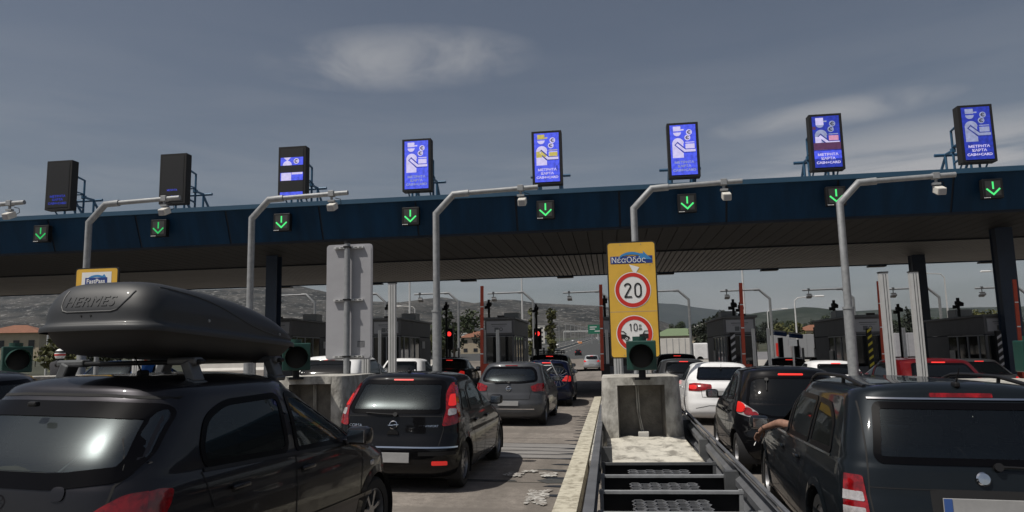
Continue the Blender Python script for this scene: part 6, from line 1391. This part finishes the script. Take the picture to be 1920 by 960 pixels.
for sd_ in (-1, 1):
    P = []
    for k in range(13):
        y = .55 + 2.3 * k / 12; l, nn = c.hit((sd_ * .575, y), 'T'); P.append(l + Vector((0, 0, .055 * min(1, 4 * k / 12, 4 * (12 - k) / 12))))
    mb = MB(); mb.tube(P, .016, 10); [mb.tube([P[k], (P[k].x, P[k].y + .02, P[k].z - .06)], .015, 8) for k in (3, 9)]; mb.build('roof_rail', M['blackplastic'], c.root, smooth=True)
c.finish(spokes=6)
SK = c

# ---- small black hatchback ahead of it
c = Car('hatchback_car', 2.50, 10.75, R(-1), 'small glossy black hatchback with round red rear lamps', GRP_R, PB, 3.42, 1.62, 1.50, hood=.80, cowl=1.0, cy=.72, ws=.85, rg=.26, rre=.30, w_top=.78, nr=2.9, D=.55, axr=.50, axf=.62, roofc=.11, wr=.285)
c.window('rear_window', [(-.60, .86), (-.3, .80), (.3, .80), (.60, .86), (.635, .98), (.56, 1.30), (.46, 1.345), (-.46, 1.345), (-.56, 1.30), (-.635, .98)], 'B', M['glass_opaque'], r=.08, fw_=.02, cut=False)
for sd_, m_ in ((1, 'R'), (-1, 'L')):
    c.window('rear_door_window', [(.74, 1.02), (1.26, .99), (1.26, 1.36), (.95, 1.33), (.78, 1.2)], m_, M['glass'], r=.06)
    c.window('front_door_window', [(1.34, .985), (2.28, .96), (2.04, 1.15), (1.72, 1.32), (1.34, 1.36)], m_, M['glass'], r=.05)
c.window('windshield', [(-.56, 1.04), (.56, 1.04), (.48, 1.36), (-.48, 1.36)], 'F', M['glass'])
for sd_ in (-1, 1):
    c.patch('tail_light', [(sd_ * .77, .99), (sd_ * .70, 1.0), (sd_ * .50, .86), (sd_ * .50, .80), (sd_ * .60, .79), (sd_ * .77, .84)], 'B', .008, M['clearlens'], r=.05, rings=4)
    for x, z, r_ in ((.725, .925, .072), (.625, .872, .055), (.545, .83, .045)):
        q = [(sd_ * x + r_ * math.cos(2 * math.pi * k / 16), z + r_ * math.sin(2 * math.pi * k / 16)) for k in range(16)]
        c.patch('round_lamp', q, 'B', .018, M['lit_soft'] if x > .7 else M['taillight'], r=.01, rings=4); 
    c.seam('bumper_seam', [(sd_ * .5, .78), (sd_ * .62, .62), (sd_ * .75, .56)], 'B', .010, M['black'])
c.seam('bumper_seam', [(-.52, .70), (.52, .70)], 'B', .010, M['black']); c.third(1.385, .34, M['lit'], .020, .014); c.badge(.70, .06, 'ovals'); c.plate(.50, .5, .11)
c.wiper(1.30, -.34, -.36, 1.16)
doors(c, .52, 1.30, 2.36, .83); c.mirror(-1, 2.12, .98, M['blackplastic']); c.mirror(1, 2.12, .98, M['blackplastic']); c.antenna(2.4, .25)
c.finish(spokes=5)

# ---- white saloon
c = Car('saloon_car', 2.62, 17.9, R(-1), 'white saloon with black tinted rear window and red wraparound lamps', GRP_R, PWH, 4.6, 1.79, 1.46, hood=.78, cowl=.98, cy=1.15, ws=.95, rg=.68, rre=.30, deck=.42, w_top=.74, nr=3.2, D=.5, axr=.98, axf=.92, roofc=.10)
c.window('rear_window', [(-.62, 1.05), (.62, 1.05), (.52, 1.33), (-.52, 1.33)], 'B', M['glass_dark'], r=.05, fw_=.03)
for sd_, m_ in ((1, 'R'), (-1, 'L')):
    c.window('rear_door_window', [(1.20, 1.02), (2.05, 1.0), (2.05, 1.35), (1.65, 1.33), (1.32, 1.2)], m_, M['glass_dark'], r=.05)
    c.window('front_door_window', [(2.13, 1.0), (3.12, .98), (2.80, 1.14), (2.45, 1.32), (2.13, 1.35)], m_, M['glass_dark'], r=.05)
c.window('windshield', [(-.58, 1.03), (.58, 1.03), (.50, 1.34), (-.50, 1.34)], 'F', M['glass'])
c.lights([(.33, .95), (.33, .86), (.62, .80), (.84, .80), (.86, .95), (.70, .98)], M['taillight'], r=.03, off=.012); c.sidelights([(.05, .80), (.22, .80), (.36, .95), (.08, .97)], M['taillight'])
for sd_ in (-1, 1): c.patch('lit_lamp', [(sd_ * .66, .84), (sd_ * .82, .84), (sd_ * .82, .93), (sd_ * .66, .93)], 'B', .016, M['lit_soft'], r=.04, rings=3)
c.seam('boot_seam', [(-.58, .99), (-.55, .66), (.55, .66), (.58, .99)], 'B', .010, M['black']); c.plate(.76, .5, .11); c.seam('bumper_seam', [(-.7, .40), (-.4, .47), (.4, .47), (.7, .40)], 'B', .012, M['black'])
doors(c, 1.02, 2.09, 3.15, .83); c.mirror(-1, 2.92, .99, M['blackplastic']); c.mirror(1, 2.92, .99, PWH); c.antenna(.95, .16)
c.finish(spokes=5)

# ---- simpler cars farther off
def queue_car(name, X, Y, label, group, pt, kind='hatch', L=4.0, W=1.74, H=1.48, lit='lit_soft', rz=0.0, hres=.6, dark='glass_dark', third='lit', Z=None, cabin=False, plate=True, wheels=True):
    kw = dict(hood=.76, cowl=1.0, cy=.95, ws=.92, rg=.38, rre=.3, w_top=.78, nr=3.2, D=.5, roofc=.11)
    if kind == 'sedan': kw.update(rg=.66, deck=.42, hood=.76, cowl=.96, cy=1.15)
    if kind == 'suv': kw.update(hood=.95, cowl=1.12, rg=.36, nr=4.0, D=.42, w_top=.82)
    c = Car(name, X, Y, rz, label, group, pt, L, W, H, hres=hres, Z=Z, wr=.33 if kind == 'suv' else .30, **kw); zb = kw['cowl'] + .04; zt = H - .12
    wx = W * .36
    if not cabin: dark = 'glass_opaque'
    c.window('rear_window', [(-wx, zb), (wx, zb), (wx * .84, zt), (-wx * .84, zt)], 'B', M[dark], r=.07, rings=3, cut=cabin)
    yr = .72 if kind != 'sedan' else 1.15
    for m_ in ('R', 'L'):
        c.window('side_window', [(yr + .1, zb), (L * .46, zb - .02), (L * .46, zt + .01), (yr + .45, zt - .01)], m_, M[dark], r=.06, rings=3, cut=cabin); c.window('side_window', [(L * .48, zb - .02), (L - kw['cy'] - .12, zb - .03), (L - kw['cy'] - .75, zt - .04), (L * .48, zt + .01)], m_, M[dark], r=.05, rings=3, cut=cabin)
    c.window('windshield', [(-.57, zb + .02), (.57, zb + .02), (.5, zt), (-.5, zt)], 'F', M[dark], rings=3, cut=cabin)
    zl = kw['cowl'] - .14
    c.lights([(W * .30, zl - .06), (W * .46, zl - .08), (W * .475, zl + .08), (W * .38, zl + .12)], M[lit], r=.03, off=.012, rings=3)
    c.sidelights([(.05, zl - .06), (.2, zl - .04), (.26, zl + .08), (.1, zl + .1)], M['taillight'])
    c.lights([(W * .30, .62), (W * .44, .64), (W * .42, .74), (W * .30, .72)], M['headlamp'], name='headlight') if False else None
    for sd_ in (-1, 1):
        c.patch('headlight', [(sd_ * W * .28, kw['hood'] - .14), (sd_ * W * .43, kw['hood'] - .12), (sd_ * W * .43, kw['hood'] - .01), (sd_ * W * .30, kw['hood'] - .03)], 'F', .01, M['headlamp'], rings=3, r=.03)
        c.mirror(sd_, L - kw['cy'] - .25, kw['cowl'], M['blackplastic'])
    if third: c.third(H - .095, .28, M[third])
    if plate: c.plate(.58, .5, .11)
    c.seam('bumper_seam', [(-W * .4, .52), (W * .4, .52)], 'B', .012, M['black']); c.finish(spokes=5, cabin=cabin, wheels=wheels); return c
q = queue_car('hatchback_car', -2.12, 23.6, 'dark blue car with a bicycle on its tailgate, ahead of the grey hatchback', GRP_L, PBL, L=4.1, W=1.72, H=1.46, lit='lit_soft', cabin=True, dark='glass')
q = queue_car('suv_car', -2.50, 29.5, 'black car with a roof rack in front of the dark blue car', GRP_L, PB, 'suv', 4.3, 1.78, 1.64)
t = thing('roof_rack', (-2.50, 30.4, 1.72), 0, 'black roof basket on the black car ahead', 'roof rack')
mb = MB(); mb.tube([(-.52, 0, .10), (.52, 0, .10), (.52, 1.6, .10), (-.52, 1.6, .10), (-.52, 0, .10)], .02, 8); mb.tube([(-.52, 0, .02), (.52, 0, .02), (.52, 1.6, .02), (-.52, 1.6, .02), (-.52, 0, .02)], .02, 8); [mb.tube([(x, y, .10), (x, y, -.03)], .015, 6) for x in (-.5, -.2, .2, .5) for y in (0, 1.6)]; [mb.tube([(-.52, y, .02), (.52, y, .02)], .015, 6) for y in (.3, .6, .9, 1.2)]; mb.build('basket', M['black'], t)
# bicycle on the tailgate
t = thing('bicycle', (-2.15, 23.42, .98), 0, 'dark bicycle strapped upright on the tailgate of the dark blue car', 'bicycle')
for x in (-.50, .48):
    mb = MB(); mb.lathe([(.30, -.012), (.32, -.014), (.33, 0), (.32, .014), (.30, .012), (.30, -.012)], (x, 0, .0), 30, 'y'); ty = mb.build('wheel', M['rubber'], t, smooth=True); mb = MB(); [mb.tube([(x, 0, 0), (x + .30 * math.cos(a), 0, .30 * math.sin(a))], .003, 4) for a in [2 * math.pi * k / 14 for k in range(14)]]; mb.build('spokes', M['steel'], ty)
mb = MB(); [mb.tube(p, .016, 8) for p in ([(-.50, -.03, 0), (-.14, -.03, .02)], [(-.14, -.03, .02), (-.24, -.03, .42)], [(-.24, -.03, .36), (.28, -.03, .36)], [(.28, -.03, .30), (-.14, -.03, .02)], [(.48, -.03, 0), (.26, -.03, .46)], [(-.50, -.03, 0), (-.23, -.03, .33)])]; mb.tube([(.26, -.25, .50), (.26, .15, .50)], .012, 6); mb.build('frame', M['alu'], t, smooth=True)
mb = MB(); mb.box((-.25, -.03, .45), (.24, .1, .04), bev=.015); mb.build('saddle', M['blackplastic'], t)
queue_car('saloon_car', -1.98, 76.0, 'small silver car driving away beyond the lowered boom', 'cars leaving the toll plaza', PSI, L=4.2, W=1.70, H=1.5, Z=0.0, dark='glass_dark')
queue_car('suv_car', -7.0, 17.3, 'white SUV behind the grey sign back', 'cars in the second lane from the left', PWH, 'suv', 4.3, 1.82, 1.62, lit='taillight')
queue_car('hatchback_car', -7.35, 25.0, 'white hatchback behind the white post, left of the tall grey pole', 'cars in the second lane from the left', PWH, L=3.9, W=1.70, H=1.50, lit='taillight', third=None)
queue_car('saloon_car', -7.0, 30.6, 'black car showing just right of the foot of the tall grey pole', 'cars in the second lane from the left', PB, 'sedan', 4.4, 1.76, 1.46)
queue_car('estate_car', -6.85, 5.3, 'dark car beyond the roof box car, its roof cut by the left edge', 'cars in the second lane from the left', PB2, L=4.2, W=1.76, H=1.52, hres=.8, dark='glass')
queue_car('hatchback_car', -12.1, 16.2, 'blue car seen below the roof box between its bars', 'cars in the far left lane', PBB, L=4.0, W=1.72, H=1.50, lit='taillight', third=None, cabin=True, dark='glass_clear')
queue_car('hatchback_car', 2.30, 24.2, 'dark grey hatchback with lit high brake light, left of the white saloon', GRP_R, PGR, L=4.0, W=1.74, H=1.50)
queue_car('suv_car', 2.60, 30.0, 'black SUV farthest up the lane beside the yellow sign', GRP_R, PB, 'suv', 4.3, 1.80, 1.66)
queue_car('suv_car', 7.02, 16.8, 'dark red crossover behind the two tall white posts', 'cars in the second lane from the right', PRD, 'suv', 4.35, 1.82, 1.58, lit='taillight', hres=.9)
queue_car('hatchback_car', 6.95, 24.0, 'white car behind the thick bent pole', 'cars in the second lane from the right', PWH, L=4.0, W=1.74, H=1.45, lit='lit_soft')
queue_car('saloon_car', 7.1, 30.2, 'black car ahead of the white car near the thick bent pole', 'cars in the second lane from the right', PB, 'sedan', 4.4, 1.76, 1.50)
queue_car('saloon_car', 12.15, 25.6, 'dark car just left of the green lamp at the right edge', 'cars in the far right lane', PGR, 'sedan', 4.5, 1.78, 1.50)
# highway traffic
protoW = queue_car('highway_car', -8.9, 203, 'black car far ahead on the right carriageway', 'cars on the highway', PB, 'suv', 4.3, 1.8, 1.6, hres=.4, Z=G(-8.9, 203), plate=False)
def far_car(src, X, Y, rz, label):
    o = copy_tree(src); o.location = (X, Y, G(X, Y)); o.rotation_euler = (0, 0, rz); o['label'] = label; o['group'] = 'cars on the highway'; return o
pw = queue_car('highway_car', -30.5, 610, 'white car farthest off among those coming down the highway', 'cars on the highway', PWH, L=4.3, W=1.78, H=1.5, hres=.4, Z=G(-30.5, 610), plate=False, third=None); pw.root.rotation_euler = (0, 0, R(180))
far_car(pw.root, -27.5, 385, R(180), 'white car coming down the highway, second of the two close together'); far_car(pw.root, -31.5, 405, R(180), 'white car coming down the highway, first of the two close together')
far_car(pw.root, -30.5, 262, R(180), 'white car approaching beside the dark ones at the plaza end'); far_car(protoW.root, -26.0, 258, R(180), 'black car approaching just right of a white one'); far_car(protoW.root, -35.0, 300, R(180), 'dark car approaching at the left of the highway')
far_car(pw.root, -16.0, 900, 0, 'white car climbing the far end of the highway')

# ------------------------------------------------------------------ people
def skin_mesh(name, pts, edges, radii, mt, parent, root=0, sub=2):
    me = bpy.data.meshes.new(name); me.from_pydata(pts, edges, []); o = bpy.data.objects.new(name, me); COL.objects.link(o)
    md = o.modifiers.new('skin', 'SKIN'); md.use_smooth_shade = True; sd_ = o.modifiers.new('sub', 'SUBSURF'); sd_.levels = sub; sd_.render_levels = sub
    for i, r_ in enumerate(radii): me.skin_vertices[0].data[i].radius = (r_, r_) if not isinstance(r_, tuple) else r_
    me.skin_vertices[0].data[root].use_root = True
    dg = bpy.context.evaluated_depsgraph_get(); m2 = bpy.data.meshes.new_from_object(o.evaluated_get(dg)); bpy.data.objects.remove(o)
    o = bpy.data.objects.new(name, m2); COL.objects.link(o); m2.materials.clear(); m2.materials.append(mt)
    for p in m2.polygons: p.use_smooth = True
    if parent: o.parent = parent
    return o
# driver of the estate car, left arm resting out of the open window (car coordinates)
R_ = SK.root
t = thing('person', R_.location, R_.rotation_euler[2], 'driver of the dark estate car resting a bare left forearm out of the window', 'person')
t.rotation_euler = R_.rotation_euler
hx, hy = -.40, 2.28
J = {'pelvis': (hx, hy + .05, .42), 'belly': (hx, hy + .0, .62), 'chest': (hx, hy - .06, .86), 'neckb': (hx, hy - .07, 1.03), 'neck': (hx, hy - .04, 1.10), 'head0': (hx, hy - .02, 1.17), 'head1': (hx, hy - .01, 1.27), 'head2': (hx, hy - .0, 1.33),
     'shL': (hx - .19, hy - .03, .98), 'elL': (-.80, hy + .14, .985), 'arm1': (-.865, hy + .24, 1.0), 'wrL': (-1.00, hy + .44, .925), 'palm': (-1.03, hy + .50, .875), 'shR': (hx + .19, hy - .03, .97), 'elR': (hx + .26, hy + .20, .80), 'wrR': (hx + .15, hy + .45, .98),
     'hipL': (hx - .10, hy + .10, .42), 'knL': (hx - .14, hy + .50, .56), 'ftL': (hx - .13, hy + .80, .28), 'hipR': (hx + .10, hy + .10, .42), 'knR': (hx + .14, hy + .50, .56), 'ftR': (hx + .13, hy + .80, .28)}
names_ = list(J); E_ = [('pelvis', 'belly'), ('belly', 'chest'), ('chest', 'neckb'), ('neckb', 'neck'), ('neck', 'head0'), ('head0', 'head1'), ('head1', 'head2'), ('neckb', 'shL'), ('shL', 'elL'), ('elL', 'arm1'), ('arm1', 'wrL'), ('wrL', 'palm'), ('neckb', 'shR'), ('shR', 'elR'), ('elR', 'wrR'), ('pelvis', 'hipL'), ('hipL', 'knL'), ('knL', 'ftL'), ('pelvis', 'hipR'), ('hipR', 'knR'), ('knR', 'ftR')]
Rr = {'pelvis': .14, 'belly': .14, 'chest': .16, 'neckb': .08, 'neck': .055, 'head0': .07, 'head1': .09, 'head2': .075, 'shL': .07, 'elL': .046, 'arm1': .046, 'wrL': .027, 'palm': .030, 'shR': .07, 'elR': .045, 'wrR': .03, 'hipL': .09, 'knL': .07, 'ftL': .05, 'hipR': .09, 'knR': .07, 'ftR': .05}
body = skin_mesh('body', [J[n] for n in names_], [(names_.index(a), names_.index(b)) for a, b in E_], [Rr[n] for n in names_], M['skin'], t)
# five fingers hanging from the palm
fd = (Vector(J['palm']) - Vector(J['wrL'])).normalized(); px, py, pz = J['palm']; perp = Vector((.75, .5, 0)).normalized(); dn = Vector((-.25, .35, -1)).normalized()
for k, (o_, ln) in enumerate(((-.030, .062), (-.010, .074), (.010, .076), (.029, .066))):
    b0 = Vector(J['palm']) + perp * o_ * 1.0; p1 = b0 + fd * .030 + dn * .012; p2 = p1 + (fd * .45 + dn * .9).normalized() * ln * .5; p3 = p2 + (dn + Vector((.35, -.25, 0))).normalized() * ln * .38; p4 = p3 + (dn + Vector((.8, -.5, .2))).normalized() * ln * .22
    skin_mesh('finger', [tuple(b0), tuple(p1), tuple(p2), tuple(p3), tuple(p4)], [(0, 1), (1, 2), (2, 3), (3, 4)], [.012, .0105, .0098, .009, .0075], M['skin'], body)
b0 = Vector(J['wrL']) + perp * .02 + fd * .03; skin_mesh('thumb', [tuple(b0), tuple(b0 + perp * .03 + dn * .02 + fd * .02), tuple(b0 + perp * .035 + dn * .055 + fd * .03), tuple(b0 + perp * .025 + dn * .08 + fd * .035)], [(0, 1), (1, 2), (2, 3)], [.014, .012, .0105, .008], M['skin'], body)
mb = MB(); mb.lathe([(.03, -.005), (.034, 0), (.03, .005)], (0, 0, 0), 16, 'z'); o = mb.build('wrist_band', M['black'], t, smooth=True); o.location = Vector(J['wrL']) - fd * .02; o.rotation_euler = fd.to_track_quat('Z', 'Y').to_euler()
mb = MB(); mb.lathe([(.02, .10), (.075, .085), (.105, .03), (.108, -.03), (.09, -.075)], (hx, hy - .02, 1.295), 20, 'z'); mb.build('hair', M['hair'], t, smooth='all')
mb = MB(); mb.lathe([(.045, .26), (.10, .22), (.205, .14), (.21, .0), (.19, -.16), (.19, -.26)], (hx, hy - .05, .80), 22, 'z')
for v in range(len(mb.v)): x, y, z = mb.v[v]; mb.v[v] = (x, hy - .05 + (y - hy + .05) * .70, z)
mb.build('shirt', M['shirt'], t, smooth='all')
mb = MB(); mb.tube([J['shL'], (-.70, hy + .08, .985)], [.082, .066], 14); mb.build('sleeve', M['shirt'], t, smooth='all')
for sx_ in (-.03, .03): mb = MB(); mb.lathe([(.001, .012), (.009, .008), (.012, 0)], (hx + sx_, hy + .075, 1.27), 10, 'y'); mb.build('eye', M['white'], body)
mb = MB(); mb.box((hx, hy + .088, 1.245), (.022, .03, .04), bev=.008); mb.build('nose', M['skin'], body); mb = MB(); mb.box((hx, hy + .078, 1.205), (.045, .01, .008)); mb.build('mouth', M['red'], body)
# a thin cigarette between the fingers
t2 = thing('cigarette', (0, 0, 0), 0, 'cigarette between the fingers of the driver of the dark estate car', 'cigarette'); t2.location = R_.location; t2.rotation_euler = R_.rotation_euler
P0 = Vector(J['palm']) + dn * .075 + fd * .03; mb = MB(); mb.cyl(P0, P0 + Vector((-.03, -.03, -.05)), .004, 8); mb.build('paper', M['white'], t2)
# motorcyclist far left, only the helmet shows above the cars
t = thing('person', (-15.6, 19.2, G(-15.6, 19.2)), 0, 'motorcyclist in dark jacket whose striped helmet shows between the car roofs', 'person')
J2 = [(0, 0, .85), (0, .05, 1.10), (0, .10, 1.36), (0, .12, 1.48), (0, .13, 1.56), (-.2, .11, 1.38), (-.30, .28, 1.15), (-.28, .52, 1.08), (.2, .11, 1.38), (.30, .28, 1.15), (.28, .52, 1.08), (-.12, .05, .84), (-.26, .42, .78), (-.26, .25, .38), (-.26, .35, .33), (.12, .05, .84), (.26, .42, .78), (.26, .25, .38), (.26, .35, .33)]
E2 = [(0, 1), (1, 2), (2, 3), (3, 4), (2, 5), (5, 6), (6, 7), (2, 8), (8, 9), (9, 10), (0, 11), (11, 12), (12, 13), (13, 14), (0, 15), (15, 16), (16, 17), (17, 18)]
skin_mesh('body', J2, E2, [.15, .15, .17, .07, .06, .08, .055, .045, .08, .055, .045, .10, .075, .06, .06, .10, .075, .06, .06], M['shirt'], t)
mb = MB(); mb.lathe([(.001, .15), (.06, .14), (.115, .09), (.14, .02), (.135, -.06), (.11, -.12), (.08, -.13)], (0, .13, 1.66), 24, 'z'); hm = mb.build('helmet', M['white'], t, smooth=True)
mb = MB(); mb.lathe([(.118, .088), (.137, .045), (.141, .03)], (0, .13, 1.661), 24, 'z'); mb.build('helmet_stripe', M['signblack'], hm); mb = MB(); mb.lathe([(.143, .0), (.142, -.03), (.139, -.05)], (0, .13, 1.66), 24, 'z'); mb.build('helmet_stripe', M['red'], hm)
t = thing('motorcycle', (-15.6, 19.2, G(-15.6, 19.2)), 0, 'dark motorcycle under the rider with the striped helmet', 'motorcycle')
for y in (-.65, .80): mb = MB(); mb.lathe([(.20, -.05), (.27, -.06), (.31, 0), (.27, .06), (.20, .05), (.20, -.05)], (0, y, .31), 24, 'x'); mb.build('wheel', M['rubber'], t, smooth=True)
mb = MB(); mb.box((0, .05, .52), (.28, .7, .4), bev=.08); mb.tube([(0, .80, .31), (0, .60, .95)], .04, 8); mb.tube([(0, -.65, .31), (0, -.1, .45)], .04, 8); mb.build('frame', M['blackplastic'], t); mb = MB(); mb.box((0, -.15, .76), (.26, .65, .10), bev=.04); mb.build('seat', M['seat'], t); mb = MB(); mb.tube([(-.34, .50, 1.05), (0, .60, 1.0), (.34, .50, 1.05)], .016, 8); mb.build('handlebar', M['steel_dark'], t)

# ------------------------------------------------------------------ air
mb = MB(); mb.box((0, 6900, 240), (14000, 14400, 600)); hz = mb.build('haze', None); hz.data.materials.clear()
hm_ = bpy.data.materials.new('haze_air'); hm_.use_nodes = True; t_ = hm_.node_tree; t_.nodes.clear(); o_ = t_.nodes.new('ShaderNodeOutputMaterial'); v_ = t_.nodes.new('ShaderNodeVolumePrincipled')
v_.inputs['Color'].default_value = (0.80, 0.88, 1.0, 1); v_.inputs['Density'].default_value = 0.000036; v_.inputs['Anisotropy'].default_value = 0.0
t_.links.new(v_.outputs[0], o_.inputs['Volume']); hz.data.materials.append(hm_); tag(hz, 'thin pale haze that lies over the distant hills', 'haze', kind='stuff')
sc.cycles.volume_bounces = 0
